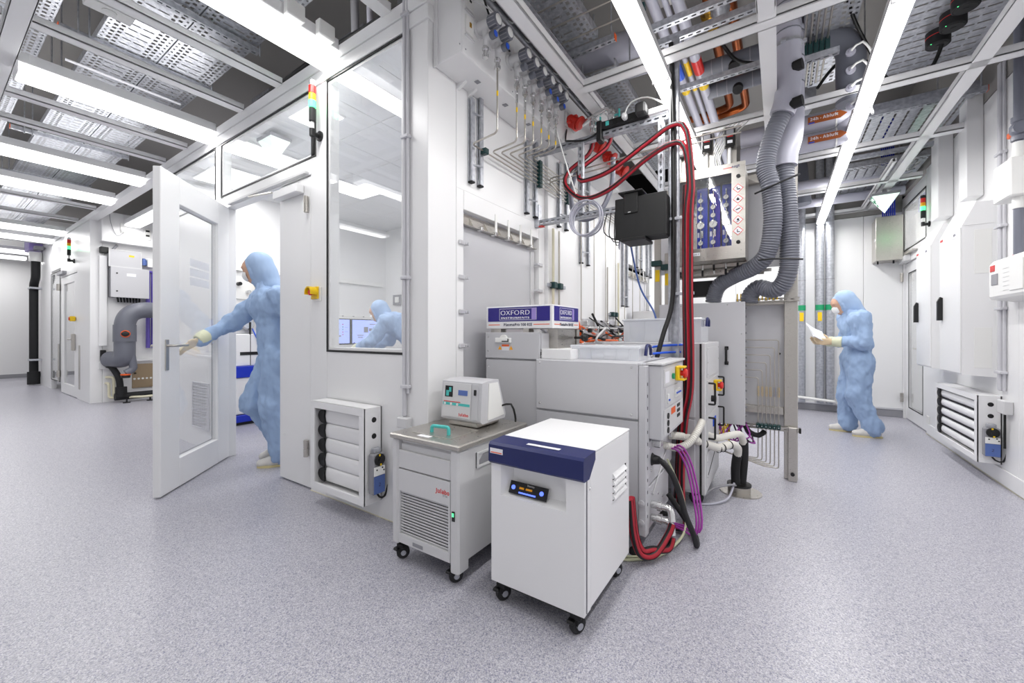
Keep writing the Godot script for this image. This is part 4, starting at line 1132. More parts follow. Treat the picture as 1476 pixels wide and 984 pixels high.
func wall_racks() -> void:
	inset_panel(-2.89, -1.947, 1.94, XG, "brushed steel panel clipped into the side wall behind the front machine")
	inset_panel(-6.15, -5.15, 2.0, XG + 0.03, "brushed steel panel clipped into the side wall behind the rear machine")
	# upright strut pairs
	var info := [[-2.0, -2.09, 2.13, 2.70, "pair of short upright struts under the near end of the valve box"], [-2.68, -2.81, 2.1, 2.70, "pair of upright struts carrying the long dark green clamp"], [-3.174, -3.32, 2.1, 2.70, "pair of upright struts carrying the second green clamp"], [-3.65, -3.82, 1.85, 2.70, "pair of upright struts behind the coiled clear hose"], [-4.9, -5.06, 1.5, 2.7, "pair of upright struts behind the black computer case"], [-5.5, -5.7, 2.06, 2.85, "pair of upright struts above the rear steel panel, closer one"], [-6.0, -6.2, 2.0, 2.85, "pair of upright struts above the rear steel panel, farther one"]]
	for q in info:
		var x: float = XG if q[0] > -3.0 else XG + 0.03
		var t := thing("strut_pair", q[4], "strut", Vector3(x + 0.02, q[2], (q[0] + q[1]) / 2))
		for k in 2:
			var z: float = q[k]
			var y1: float = q[3] - (0.0 if k else 0.04)
			part(t, "upright", strut(nb(), Vector3(x + 0.018, q[2], z), Vector3(x + 0.018, y1, z), 0.03, true, Vector3(0, 0, 1)), M.galv)
			part(t, "end_cap", nb().bx(x + 0.002, x + 0.036, q[2] - 0.012, q[2], z - 0.017, z + 0.017, 0.002), M.soft_black)
		for y in [q[2] + 0.1, q[3] - 0.14]:
			part(t, "tie", nb().cyl(Vector3(x + 0.035, y, q[0]), Vector3(x + 0.035, y + 0.02, q[1]), 0.007, 6), M.galv)
	# pipe clamps
	var cl := [[-1.61, 2.325, 2.545, -2.81, "long dark green clamp block holding the steel gas lines"], [-1.61, 2.325, 2.52, -3.32, "dark green clamp block holding the steel gas lines on the second strut pair"]]
	for q in cl:
		var t := thing("pipe_clamp", q[4], "clamp", Vector3(q[0], q[1], q[3]))
		var k := 0
		var y: float = q[1]
		while y < q[2] - 0.02:
			part(t, "clamp_block", nb().bx(q[0] - 0.012, q[0] + 0.022, y + 0.001, y + 0.03, q[3] - 0.02, q[3] + 0.02, 0.004), M.dark_green)
			y += 0.031
	one("single_clamp", "single dark green clamp on the lowest gas line at the first struts", "clamp", nb().bx(-1.63, -1.585, 2.325, 2.365, -2.11, -2.07, 0.006), M.dark_green)
	# vertical lines on the wall and their clamps
	for q in [[-3.05, 0.012, "cream upright pipe left of the white wall seam", 2.05], [-3.16, 0.009, "steel upright pipe beside the cream pipe on the wall", 2.05], [-4.35, 0.009, "steel upright pipe over the orange cable bundle", 1.9], [-4.72, 0.012, "cream upright pipe over the orange cable bundle", 2.0]]:
		one("wall_line", q[2], "pipe", nb().tube([Vector3(XG + 0.055, 1.02, q[0]), Vector3(XG + 0.055, q[3], q[0])], q[1], 8), M.cream if q[1] > 0.01 else M.pipe_steel, "upright pipes on the side wall")
	for q in [[1.55, -3.1, "dark green wall clamp holding two upright pipes behind the front machine"], [1.36, -4.55, "dark green wall clamp holding upright pipes over the orange cables"]]:
		var t := thing("wall_clamp", q[2], "clamp", Vector3(XG + 0.05, q[0], q[1]))
		part(t, "rail", nb().bx(XG + 0.03, XG + 0.055, q[0], q[0] + 0.03, q[1] - 0.19, q[1] + 0.12, 0.002), M.galv)
		for z in [q[1] - 0.06, q[1] + 0.05]:
			part(t, "block", nb().bx(XG + 0.035, XG + 0.085, q[0] - 0.012, q[0] + 0.042, z - 0.03, z + 0.03, 0.006), M.dark_green)
	# bracket arms standing out from the wall to the floor post
	var z := -2.85
	var t := thing("support_rack", "galvanised strut rack standing out from the wall with two arms and slotted uprights", "rack", Vector3(-1.1, 2.0, z))
	part(t, "upper_arm", strut(nb(), Vector3(XG + 0.03, 2.62, z), Vector3(-0.57, 2.62, z), 0.041, true, Vector3(0, 0, -1)), M.galv)
	part(t, "lower_arm", strut(nb(), Vector3(XG + 0.03, 2.05, z), Vector3(-0.57, 2.05, z), 0.041, true, Vector3(0, 0, -1)), M.galv)
	part(t, "wall_plate", nb().bx(XG + 0.0, XG + 0.04, 2.02, 2.2, z - 0.025, z + 0.025, 0.002), M.galv)
	part(t, "end_cap", nb().bx(XG + 0.03, XG + 0.075, 2.018, 2.026, z - 0.022, z + 0.022, 0.001), M.socket_red)
	for x in [-1.25, -0.665]:
		part(t, "slotted_upright", strut(nb(), Vector3(x, 2.06, z + 0.03), Vector3(x, 2.6, z + 0.03), 0.036, true, Vector3(0, 0, -1)), M.galv)
	part(t, "brace", nb().tube([Vector3(-1.6, 2.59, z + 0.02), Vector3(-1.4, 2.59, z + 0.02)], 0.01, 6), M.galv)
	# floor post with black cable
	t = thing("service_post", "tall galvanised service post beside the control box", "post", Vector3(-0.57, 0, -2.8))
	part(t, "post", strut(nb(), Vector3(-0.57, 0.0, -2.8), Vector3(-0.57, 3.1, -2.8), 0.041, false, Vector3(0, 0, -1)), M.galv)
	part(t, "conduit", nb().cyl(Vector3(-0.6, 1.1, -2.79), Vector3(-0.6, 3.0, -2.79), 0.014, 10), M.galv)
	part(t, "bar_clamp", nb().box(Vector3(-0.52, 1.41, -2.76), Vector3(0.14, 0.02, 0.02), 0.003).box(Vector3(-0.52, 1.9, -2.76), Vector3(0.16, 0.02, 0.02), 0.003).box(Vector3(-0.5, 0.78, -2.76), Vector3(0.1, 0.02, 0.02), 0.003), M.galv)
	one("post_cable", "thick black cable strapped up the galvanised service post", "cable", nb().tube(curve([Vector3(-0.59, 3.05, -2.76), Vector3(-0.575, 2.4, -2.76), Vector3(-0.575, 1.7, -2.76), Vector3(-0.58, 1.35, -2.74), Vector3(-0.62, 1.15, -2.68), Vector3(-0.65, 1.0, -2.64)]), 0.015, 8), M.black)
	# computer case on a wall mount
	t = thing("computer_case", "black computer case hung from the strut rack by a bracket", "computer", Vector3(-0.765, 1.78, -2.72))
	part(t, "case", nb().bx(-0.925, -0.6, 1.79, 2.055, -2.82, -2.66, 0.006), M.soft_black)
	part(t, "front_lip", nb().bx(-0.93, -0.595, 1.785, 2.06, -2.67, -2.655, 0.004), M.black)
	part(t, "bracket", nb().bx(-0.865, -0.775, 1.95, 2.09, -2.655, -2.645, 0.004).bx(-0.9, -0.74, 2.085, 2.095, -2.83, -2.63, 0.002), M.black)
	part(t, "lower_bracket", nb().bx(-0.88, -0.72, 1.762, 1.784, -2.82, -2.62, 0.004), M.black)
	part(t, "badge", nb().bx(-0.838, -0.82, 1.955, 1.96, -2.6445, -2.643), M.light_grey)
	# power strip on the upper arm
	t = thing("power_strip", "black power strip with sockets clipped on the upper rack arm", "power strip", Vector3(-0.95, 2.66, -2.82))
	part(t, "body", nb().bx(-1.1, -0.75, 2.645, 2.7, -2.85, -2.8, 0.006), M.soft_black)
	part(t, "rail_end", nb().bx(-0.75, -0.58, 2.65, 2.69, -2.845, -2.805, 0.004), M.light_grey)
	part(t, "clip", nb().bx(-1.12, -1.08, 2.56, 2.71, -2.86, -2.79, 0.006), M.black)
	part(t, "switch", nb().bx(-1.05, -1.025, 2.658, 2.69, -2.8, -2.795, 0.002), M.teal)
	for x in [-0.98, -0.85]:
		part(t, "outlet", nb().lathe(Vector3(x, 2.672, -2.8), Vector3(0, 0, 1), [[0.022, 0], [0.022, 0.003], [0.018, 0.003], [0.018, 0.001], [0, 0.001]], 14), M.black)
	part(t, "plug", nb().bx(-0.82, -0.75, 2.64, 2.72, -2.8, -2.73, 0.012), M.rubber)
	part(t, "plug", nb().bx(-0.92, -0.885, 2.65, 2.695, -2.8, -2.75, 0.01), M.light_grey)
	one("strip_lead", "black lead trailing along the upper rack arm from the power strip", "cable", nb().tube(curve([Vector3(-1.1, 2.65, -2.82), Vector3(-1.2, 2.6, -2.8), Vector3(-1.35, 2.63, -2.8), Vector3(-1.42, 2.7, -2.9), Vector3(-1.45, 2.82, -2.98)]), 0.007, 6), M.black)
	one("white_lead", "white lead arching over the power strip plugs", "cable", nb().tube(curve([Vector3(-0.9, 2.7, -2.78), Vector3(-0.86, 2.76, -2.78), Vector3(-0.75, 2.77, -2.8), Vector3(-0.62, 2.68, -2.82)]), 0.005, 6), M.white_plastic)
	# brass valves feeding the red hoses
	t = thing("water_manifold", "steel pipe manifold with teal-handled ball valves above the rack", "manifold", Vector3(-1.2, 2.8, -2.95))
	part(t, "pipe", nb().tube(bend([Vector3(-1.43, 2.84, -3.06), Vector3(-1.25, 2.86, -3.0), Vector3(-1.08, 2.88, -2.96), Vector3(-1.06, 2.8, -2.95)], 0.04), 0.022, 10), M.chrome)
	for q in [Vector3(-1.22, 2.78, -2.98), Vector3(-1.06, 2.78, -2.95)]:
		part(t, "ball_valve", nb().lathe(q + Vector3(0, 0.07, 0), Vector3.DOWN, [[0.02, 0], [0.026, 0.004], [0.026, 0.025], [0.022, 0.03], [0.03, 0.045], [0.03, 0.07], [0.022, 0.085], [0.024, 0.09], [0.024, 0.115], [0.018, 0.12], [0.018, 0.14]], 8), M.chrome)
		part(t, "valve_handle", nb().box(q + Vector3(0.06, 0.02, 0.0), Vector3(0.01, 0.08, 0.02), 0.003).box(q + Vector3(0.04, 0.02, 0), Vector3(0.04, 0.012, 0.012), 0.002), M.teal)
	# red and black striped hoses
	var la := ["red hose with black stripes, lower loop under the rack arm", "red hose with black stripes, upper loop passing the power strip"]
	for k in 2:
		var dy: float = 0.13 * k
		var s: Vector3 = [Vector3(-1.22, 2.66, -2.98), Vector3(-1.06, 2.66, -2.95)][k]
		striped_hose(la[k], curve([s, s + Vector3(-0.03, -0.1, 0.02), Vector3(-1.37 + 0.1 * k, 2.42, -2.86 + 0.0 * k), Vector3(-1.38 + 0.11 * k, 2.3 + dy * 0.4, -2.82), Vector3(-1.22, 2.16 + dy, -2.78), Vector3(-1.0, 2.17 + dy, -2.74), Vector3(-0.75, 2.32 + dy * 0.8, -2.74), Vector3(-0.58, 2.38 + dy * 0.9, -2.73), Vector3(-0.5 + 0.01 * k, 2.33 + dy * 0.8, -2.72), Vector3(-0.475 + 0.02 * k, 2.1, -2.72), Vector3(-0.492 + 0.028 * k, 1.9, -2.72), Vector3(-0.492 + 0.026 * k, 1.4, -2.72), Vector3(-0.485 + 0.026 * k, 1.0, -2.72), Vector3(-0.49 + 0.026 * k, 0.78, -2.72), Vector3(-0.52 + 0.026 * k, 0.6, -2.72), Vector3(-0.53 + 0.02 * k, 0.3, -2.7), Vector3(-0.52 + 0.02 * k, 0.08, -2.66)]), 0.016)
	for k in 2:
		striped_hose(["red striped hose in the upright bundle, outer strand", "red striped hose in the upright bundle, inner strand"][k], curve([Vector3(-0.5 + 0.02 * k, 2.1, -2.75), Vector3(-0.505 + 0.026 * k, 1.9, -2.75), Vector3(-0.505 + 0.026 * k, 1.4, -2.75), Vector3(-0.5 + 0.026 * k, 1.0, -2.75), Vector3(-0.505 + 0.026 * k, 0.78, -2.75), Vector3(-0.54 + 0.026 * k, 0.5, -2.76), Vector3(-0.55 + 0.02 * k, 0.1, -2.72)]), 0.015)
	# grey loop of hose behind the red ones
	one("grey_hose_loop", "grey plastic hose loop hanging behind the red hoses", "hose", nb().tube(curve([Vector3(-1.1, 2.55, -3.1), Vector3(-1.12, 2.3, -3.1), Vector3(-1.22, 2.1, -3.05), Vector3(-1.38, 2.1, -3.02), Vector3(-1.42, 2.3, -3.0), Vector3(-1.36, 2.5, -3.0)]), 0.02, 8), M.pvc_grey)
	var coil := nb()
	var rng := RandomNumberGenerator.new()
	rng.seed = 4
	for k in 5:
		var pts := []
		var c := Vector3(-1.19 + rng.randf_range(-0.01, 0.01), 2.0 + rng.randf_range(-0.01, 0.01), -2.79 + k * 0.008)
		var r := 0.11 + rng.randf_range(-0.015, 0.015)
		for j in 28:
			var a := TAU * j / 28.0
			pts.append(c + Vector3(cos(a) * r, sin(a) * r * 1.05, sin(a * 2 + k) * 0.006))
		coil.tube(pts, 0.006, 6, true)
	one("hose_coil", "coil of clear hose hung on the lower rack arm", "hose", coil, M.pale_pvc)
	for k in 4:
		var a := rng.randf_range(0, 1)
		one("loose_lead", "thin dark lead dangling behind the computer case", "cable", nb().tube(curve([Vector3(-1.05 + 0.03 * k, 2.03, -2.83), Vector3(-1.08 + 0.04 * k, 1.9 - 0.03 * k, -2.85), Vector3(-0.98, 1.84 - 0.02 * k, -2.88), Vector3(-0.93, 1.92 + 0.03 * k, -2.8)]), 0.004, 5), M.black if k < 3 else M.pale_pvc, "leads behind the computer case")
	one("blue_lead", "blue lead hanging from the computer case to the machine", "cable", nb().tube(curve([Vector3(-0.9, 1.8, -2.9), Vector3(-0.86, 1.5, -3.0), Vector3(-0.78, 1.3, -3.1), Vector3(-0.76, 1.09, -3.15)]), 0.007, 6), M.actuator_blue)
	for k in 2:
		one("rack_line", "thin steel line crossing level in front of the red hoses", "pipe", nb().tube(bend([Vector3(-1.6, 2.37 + 0.03 * k, -3.2), Vector3(-1.6, 2.41 + 0.03 * k, -2.95), Vector3(-0.5, 2.42 + 0.04 * k, -2.9), Vector3(-0.2, 2.42 + 0.04 * k, -2.9)], 0.04), 0.0055, 6), M.pipe_steel, "level steel lines by the red hoses")
	one("air_line", "white air line slanting down from the valve box", "pipe", nb().tube(curve([Vector3(-1.43, 2.85, -2.78), Vector3(-1.4, 2.7, -2.7), Vector3(-1.32, 2.4, -2.72), Vector3(-1.27, 2.2, -2.77)]), 0.005, 6), M.white_plastic)

func striped_hose(label: String, pts: Array, r: float) -> void:
	var o := one("striped_hose", label, "hose", nb().tube(pts, r, 10), M.hose_red, "red hoses with black stripes")
	var s := nb()
	# flat black stripes laid along the hose wall
	for a0 in [0.4, 2.5, 4.6]:
		var prev_u := Vector3.ZERO
		var ring := []
		for i in pts.size():
			var d: Vector3 = (pts[min(i + 1, pts.size() - 1)] - pts[max(i - 1, 0)]).normalized()
			var u: Vector3 = d.cross(Vector3.UP if absf(d.y) < 0.95 else Vector3.RIGHT).normalized() if i == 0 else (prev_u - d * prev_u.dot(d)).normalized()
			prev_u = u
			var w := d.cross(u)
			var row := []
			for k in 3:
				var a: float = a0 + (k - 1) * 0.42
				row.append([pts[i] + (u * cos(a) + w * sin(a)) * (r * 1.06), u * cos(a) + w * sin(a)])
			ring.append(row)
		for i in ring.size() - 1:
			for k in 2:
				s.tri(ring[i][k][0], ring[i][k + 1][0], ring[i + 1][k + 1][0], ring[i][k][1], ring[i][k + 1][1], ring[i + 1][k + 1][1])
				s.tri(ring[i][k][0], ring[i + 1][k + 1][0], ring[i + 1][k][0], ring[i][k][1], ring[i + 1][k + 1][1], ring[i + 1][k][1])
	part(o, "stripe", s, M.black)

func caster(parent: Node3D, p: Vector3, r := 0.035, turn := 0.0) -> void:
	# p: floor point under the wheel
	var ax := Vector3(cos(turn), 0, sin(turn))
	var c := p + Vector3(0, r, 0)
	var w := part(parent, "caster", nb().box(p + Vector3(0, r * 2.1, 0) , Vector3(0.045, 0.02, 0.05), 0.004).box(c + Vector3(0, r * 0.7, 0) + ax * 0.016, Vector3(0.006, r * 1.3, 0.03), 0.002, Basis(Vector3.UP, -turn)).box(c + Vector3(0, r * 0.7, 0) - ax * 0.016, Vector3(0.006, r * 1.3, 0.03), 0.002, Basis(Vector3.UP, -turn)), M.soft_black)
	part(w, "wheel", nb().lathe(c - ax * 0.012, ax, [[0, 0], [r * 0.85, 0], [r, 0.004], [r, 0.02], [r * 0.85, 0.024], [0, 0.024]], 18), M.rubber)
	part(w, "hub", nb().lathe(c - ax * 0.02, ax, [[0, 0], [r * 0.4, 0], [r * 0.4, 0.04], [0, 0.04]], 12), M.galv)
	part(w, "brake", nb().box(c + Vector3(0, r * 0.6, 0) + Vector3(-sin(turn), 0, cos(turn)) * 0.03, Vector3(0.03, 0.014, 0.03), 0.004), M.black)

func screw_heads(parent: Node3D, pts: Array, n: Vector3, r := 0.006) -> void:
	for p in pts:
		part(parent, "screw", nb().lathe(p, n, [[0, 0], [r, 0], [r * 0.8, 0.002], [0, 0.0025]], 8), M.chrome)

func frame_with_hole(b: B, x0: float, x1: float, y0: float, y1: float, z0: float, z1: float, hx0: float, hx1: float, hy0: float, hy1: float) -> B:
	b.bx(x0, hx0, y0, y1, z0, z1)
	b.bx(hx1, x1, y0, y1, z0, z1)
	b.bx(hx0, hx1, y0, hy0, z0, z1)
	b.bx(hx0, hx1, hy1, y1, z0, z1)
	return b

func cooling_unit() -> void:
	# circulator on casters with a louvred front
	var x0 := -1.65
	var x1 := -1.2
	var zf := -1.365
	var zr := -1.93
	var t := thing("cooling_circulator", "light grey cooling circulator cabinet with louvred front and steel top", "cooling unit", Vector3((x0 + x1) / 2, 0, (zf + zr) / 2))
	part(t, "post", nb().bx(x0, x0 + 0.045, 0.085, 0.622, zf - 0.08, zf, 0.01), M.light_grey)
	part(t, "post", nb().bx(x1 - 0.055, x1, 0.055, 0.622, zf - 0.08, zf, 0.01), M.light_grey)
	part(t, "body", nb().bx(x0 + 0.004, x1 - 0.004, 0.1, 0.622, zr, zf - 0.03, 0.004), M.light_grey)
	part(t, "top_recess", nb().bx(x0 + 0.045, x1 - 0.055, 0.56, 0.6, zf - 0.035, zf - 0.02, 0.006), M.light_grey)
	part(t, "upper_panel", nb().bx(x0 + 0.045, x1 - 0.055, 0.475, 0.565, zf - 0.04, zf - 0.006, 0.004), M.light_grey)
	var dr := part(t, "front_panel", frame_with_hole(nb(), x0 + 0.045, x1 - 0.055, 0.1, 0.47, zf - 0.03, zf - 0.004, x0 + 0.055, x1 - 0.065, 0.145, 0.362), M.light_grey)
	part(t, "louvre_back", nb().bx(x0 + 0.05, x1 - 0.06, 0.14, 0.37, zf - 0.0305, zf - 0.0285), M.soft_black)
	for k in 15:
		var y := 0.153 + k * 0.0143
		part(dr, "slat", nb().box(Vector3((x0 + x1 - 0.01) / 2, y, zf - 0.014), Vector3(x1 - x0 - 0.12, 0.0125, 0.003), 0.0, Basis(Vector3.RIGHT, 0.5)), M.light_grey)
	part(dr, "grip_slot", nb().bx(-1.5, -1.43, 0.108, 0.126, zf - 0.005, zf - 0.003), M.mid_grey)
	part(t, "base_plate", nb().bx(x0 + 0.03, x1 - 0.03, 0.085, 0.1, zr + 0.02, zf - 0.03), M.mid_grey)
	part(t, "worktop", nb().bx(x0 - 0.005, x1 + 0.012, 0.622, 0.648, zr - 0.01, zf + 0.012, 0.006), M.steel)
	part(t, "bath_lid", nb().bx(-1.56, -1.3, 0.648, 0.651, -1.64, -1.42, 0.001), M.steel)
	part(t, "lid_handle", nb().tube(bend([Vector3(-1.475, 0.65, -1.475), Vector3(-1.475, 0.682, -1.475), Vector3(-1.36, 0.688, -1.475), Vector3(-1.36, 0.65, -1.475)], 0.015), 0.009, 8), M.teal)
	part(t, "notice", nb().bx(-1.49, -1.41, 0.6485, 0.6495, -1.415, -1.385), M.paper)
	part(t, "side_panel", nb().bx(x1 - 0.004, x1, 0.1, 0.44, zr + 0.03, zf - 0.33, 0.001), M.light_grey)
	part(t, "side_handle", rim(nb(), Vector3(x1, 0.51, zf - 0.13), Vector3(0, 0, -1), Vector3.UP, 0.16, 0.075, 0.012, 0.012).bx(x1 - 0.004, x1 + 0.001, 0.51, 0.585, zf - 0.29, zf - 0.13), M.light_grey)
	part(t, "handle_shell", nb().ext(PackedVector2Array([Vector2(0.02, 0.015), Vector2(0.02, 0.035), Vector2(0.05, 0.058), Vector2(0.11, 0.058), Vector2(0.14, 0.035), Vector2(0.14, 0.015)]), Vector3(x1 + 0.001, 0.51, zf - 0.13), Vector3(0, 0, -1), Vector3.UP, Vector3(0.003, 0, 0)), M.mid_grey)
	part(t, "switch", nb().bx(x1 - 0.037, x1 - 0.02, 0.3, 0.345, zf, zf + 0.004, 0.001), M.black)
	part(t, "switch_lamp", nb().bx(x1 - 0.033, x1 - 0.024, 0.322, 0.338, zf + 0.004, zf + 0.006), M.lamp_green)
	words(t, "Julabo", 0.02, Vector3(-1.3, 0.417, zf - 0.0035), Vector3.RIGHT, Vector3.UP, M.red, "lettering", 1.0, true)
	words(t, "FP 50", 0.009, Vector3(-1.285, 0.4, zf - 0.0035), Vector3.RIGHT, Vector3.UP, M.mid_grey)
	for q in [[x0 + 0.04, zf - 0.04], [x1 - 0.05, zf - 0.04], [x0 + 0.04, zr + 0.07], [x1 - 0.05, zr + 0.07]]:
		caster(t, Vector3(q[0], 0, q[1]), 0.033, 0.6)
	# control head
	t = thing("bath_controller", "small grey control head with display standing on the circulator top", "controller", Vector3(-1.43, 0.65, -1.75))
	part(t, "plinth", nb().bx(-1.53, -1.33, 0.65, 0.676, -1.86, -1.66, 0.003), M.steel)
	var prof := PackedVector2Array([Vector2(-1.64, 0.69), Vector2(-1.655, 0.89), Vector2(-1.70, 0.898), Vector2(-1.80, 0.9), Vector2(-1.87, 0.7), Vector2(-1.86, 0.68), Vector2(-1.66, 0.676)])
	part(t, "shell", nb().ext(prof, Vector3(-1.57, 0, 0), Vector3(0, 0, 1), Vector3.UP, Vector3(0.28, 0, 0)), M.grey_paint)
	part(t, "cheek", nb().ext(PackedVector2Array([Vector2(-1.7, 0.69), Vector2(-1.71, 0.885), Vector2(-1.79, 0.885), Vector2(-1.85, 0.7)]), Vector3(-1.29, 0, 0), Vector3(0, 0, 1), Vector3.UP, Vector3(0.004, 0, 0)), M.white_plastic)
	var tilt := Basis(Vector3.RIGHT, -0.075)
	var fc := Vector3(-1.46, 0.79, -1.6455)
	var pn := part(t, "fascia", nb().box(fc, Vector3(0.2, 0.185, 0.004), 0.001, tilt), M.light_grey)
	part(pn, "picture_screen", nb().box(fc + Vector3(-0.055, 0.045, -0.001), Vector3(0.055, 0.06, 0.004), 0.001, tilt), M.soft_black)
	part(pn, "picture", nb().box(fc + Vector3(-0.063, 0.035, 0.0015), Vector3(0.02, 0.03, 0.003), 0.0, tilt).box(fc + Vector3(-0.044, 0.055, 0.001), Vector3(0.015, 0.025, 0.003), 0.0, tilt), M.teal)
	part(pn, "display", nb().box(fc + Vector3(0.045, 0.042, -0.001), Vector3(0.065, 0.028, 0.004), 0.001, tilt), M.actuator_blue)
	part(pn, "teal_band", nb().box(fc + Vector3(0, -0.022, 0.003), Vector3(0.19, 0.014, 0.003), 0.0, tilt), M.teal)
	part(pn, "red_band", nb().box(fc + Vector3(-0.03, -0.01, 0.0028), Vector3(0.12, 0.004, 0.003), 0.0, tilt), M.socket_red)
	for k in 3:
		part(pn, "key", nb().cyl(fc + Vector3(-0.08 + k * 0.045, -0.022, 0.003), fc + Vector3(-0.08 + k * 0.045, -0.022, 0.007), 0.007, 12), M.white_plastic)
	words(pn, "Julabo", 0.016, fc + Vector3(0.055, -0.075, 0.008), Vector3.RIGHT, Vector3.UP, M.red, "lettering", 1.0, true)
	part(t, "side_strip", nb().box(Vector3(-1.33, 0.79, -1.6455), Vector3(0.035, 0.185, 0.005), 0.001, tilt), M.grey_paint)
	part(t, "rocker", nb().box(Vector3(-1.33, 0.84, -1.644), Vector3(0.014, 0.03, 0.008), 0.002, tilt), M.black)
	part(t, "port", nb().box(Vector3(-1.33, 0.73, -1.642), Vector3(0.018, 0.04, 0.005), 0.001, tilt), M.white_plastic)
	part(t, "lead", nb().tube(curve([Vector3(-1.29, 0.75, -1.83), Vector3(-1.24, 0.76, -1.85), Vector3(-1.22, 0.7, -1.86), Vector3(-1.23, 0.66, -1.88)]), 0.006, 6), M.black)

func heat_exchanger() -> void:
	var x0 := -1.03
	var x1 := -0.602
	var zf := -1.385
	var zr := -1.92
	var t := thing("heat_exchanger", "white cooling unit on casters with a navy blue top band and lit display", "cooling unit", Vector3((x0 + x1) / 2, 0, (zf + zr) / 2))
	var b := nb()
	# front shell with a recess for the display
	frame_with_hole(b, x0, x1, 0.095, 0.62, zf - 0.02, zf, x0 + 0.05, x1 - 0.075, 0.47, 0.6)
	part(t, "front_shell", b, M.white_paint)
	part(t, "body", nb().bx(x0, x1, 0.095, 0.685, zr, zf - 0.06, 0.005), M.white_paint)
	part(t, "side_cheek", nb().bx(x0, x0 + 0.012, 0.095, 0.62, zf - 0.062, zf - 0.018).bx(x1 - 0.012, x1, 0.095, 0.62, zf - 0.062, zf - 0.018), M.white_paint)
	var rc := nb()
	var a := [Vector3(x0 + 0.05, 0.6, zf - 0.002), Vector3(x1 - 0.075, 0.6, zf - 0.002), Vector3(x1 - 0.075, 0.47, zf - 0.002), Vector3(x0 + 0.05, 0.47, zf - 0.002)]
	var c := [Vector3(x0 + 0.08, 0.6, zf - 0.058), Vector3(x1 - 0.1, 0.6, zf - 0.058), Vector3(x1 - 0.1, 0.485, zf - 0.05), Vector3(x0 + 0.08, 0.485, zf - 0.05)]
	for k in 4:
		var j := (k + 1) % 4
		var m: Vector3 = (a[0] + a[2]) * 0.5 + Vector3(0, 0, 0.02)
		var fcn: Vector3 = (m - (a[k] + a[j] + c[k] + c[j]) * 0.25)
		var nn: Vector3 = (a[j] - a[k]).cross(c[k] - a[k]).normalized()
		if nn.dot(fcn) < 0: nn = -nn
		rc.quad(a[k], a[j], c[j], c[k], nn)
	rc.quad(c[0], c[1], c[2], c[3], Vector3(0, 0, 1))
	part(t, "display_recess", rc, M.white_paint)
	var tb := Basis(Vector3.RIGHT, -0.45)
	var dc := Vector3(-0.86, 0.505, zf - 0.025)
	var dp := part(t, "display", nb().box(dc, Vector3(0.18, 0.05, 0.006), 0.001, tb), M.soft_black)
	part(dp, "lit_bar", nb().box(dc + tb * Vector3(0, -0.016, 0.004), Vector3(0.08, 0.006, 0.003), 0.0, tb), M.display_blue)
	part(dp, "amber_digits", nb().box(dc + tb * Vector3(-0.03, 0.002, 0.004), Vector3(0.022, 0.008, 0.002), 0.0, tb).box(dc + tb * Vector3(0.005, 0.002, 0.004), Vector3(0.03, 0.008, 0.002), 0.0, tb), M.amber)
	for k in [-0.07, 0.065]:
		part(dp, "dial_button", nb().lathe(dc + tb * Vector3(k, 0.0, 0.003), tb * Vector3(0, 0, 1), [[0.009, 0], [0.009, 0.003], [0, 0.003]], 12), M.display_blue)
	words(dp, "Thermo", 0.007, dc + tb * Vector3(0.01, 0.017, 0.0035), Vector3.RIGHT, tb * Vector3.UP, M.light_grey)
	# navy band across the top of the front
	var prof := PackedVector2Array([Vector2(zf - 0.1, 0.694), Vector2(zf + 0.004, 0.69), Vector2(zf + 0.014, 0.68), Vector2(zf + 0.016, 0.61), Vector2(zf + 0.006, 0.6), Vector2(zf - 0.04, 0.6), Vector2(zf - 0.1, 0.66)])
	part(t, "blue_band", nb().ext(prof, Vector3(x0 - 0.004, 0, 0), Vector3(0, 0, 1), Vector3.UP, Vector3(x1 - x0 + 0.008, 0, 0)), M.navy)
	part(t, "top_label", nb().bx(-0.87, -0.72, 0.6925, 0.6945, zf - 0.045, zf - 0.025), M.paper)
	part(t, "rating_label", nb().bx(x0 + 0.006, x0 + 0.07, 0.645, 0.667, zf + 0.0155, zf + 0.0175), M.paper)
	part(t, "rating_stripe", nb().bx(x0 + 0.01, x0 + 0.066, 0.648, 0.652, zf + 0.0175, zf + 0.0182), M.orange)
	part(t, "serial_label", nb().bx(x0 + 0.012, x0 + 0.045, 0.57, 0.592, zf, zf + 0.001), M.paper)
	part(t, "top_cover", nb().bx(x0 - 0.002, x1 + 0.002, 0.685, 0.694, zr - 0.004, zf - 0.1, 0.003), M.white_paint)
	# louvres on the side
	for k in 4:
		var y := 0.43 + k * 0.03
		part(t, "louvre", nb().ext(PackedVector2Array([Vector2(0, 0), Vector2(0.014, 0.006), Vector2(0, 0.024)]), Vector3(x1, y, zr + 0.07), Vector3.RIGHT, Vector3.UP, Vector3(0, 0, 0.16)), M.white_paint)
		part(t, "louvre_gap", nb().bx(x1, x1 + 0.0015, y + 0.004, y + 0.024, zr + 0.052, zr + 0.07).bx(x1, x1 + 0.0015, y - 0.005, y, zr + 0.052, zr + 0.23), M.soft_black)
	part(t, "side_edge", nb().bx(x1 - 0.002, x1 + 0.003, 0.1, 0.6, zf - 0.024, zf - 0.02), M.mid_grey)
	screw_heads(t, [Vector3(x1, 0.56, zf - 0.05)], Vector3(1, 0, 0))
	part(t, "underframe", nb().bx(x0 + 0.02, x1 - 0.02, 0.075, 0.097, zr + 0.02, zf - 0.02), M.soft_black)
	for q in [[x0 + 0.035, zf - 0.04], [x1 - 0.045, zf - 0.04], [x0 + 0.04, zr + 0.06], [x1 - 0.045, zr + 0.06]]:
		caster(t, Vector3(q[0], 0, q[1]), 0.034, 0.5)

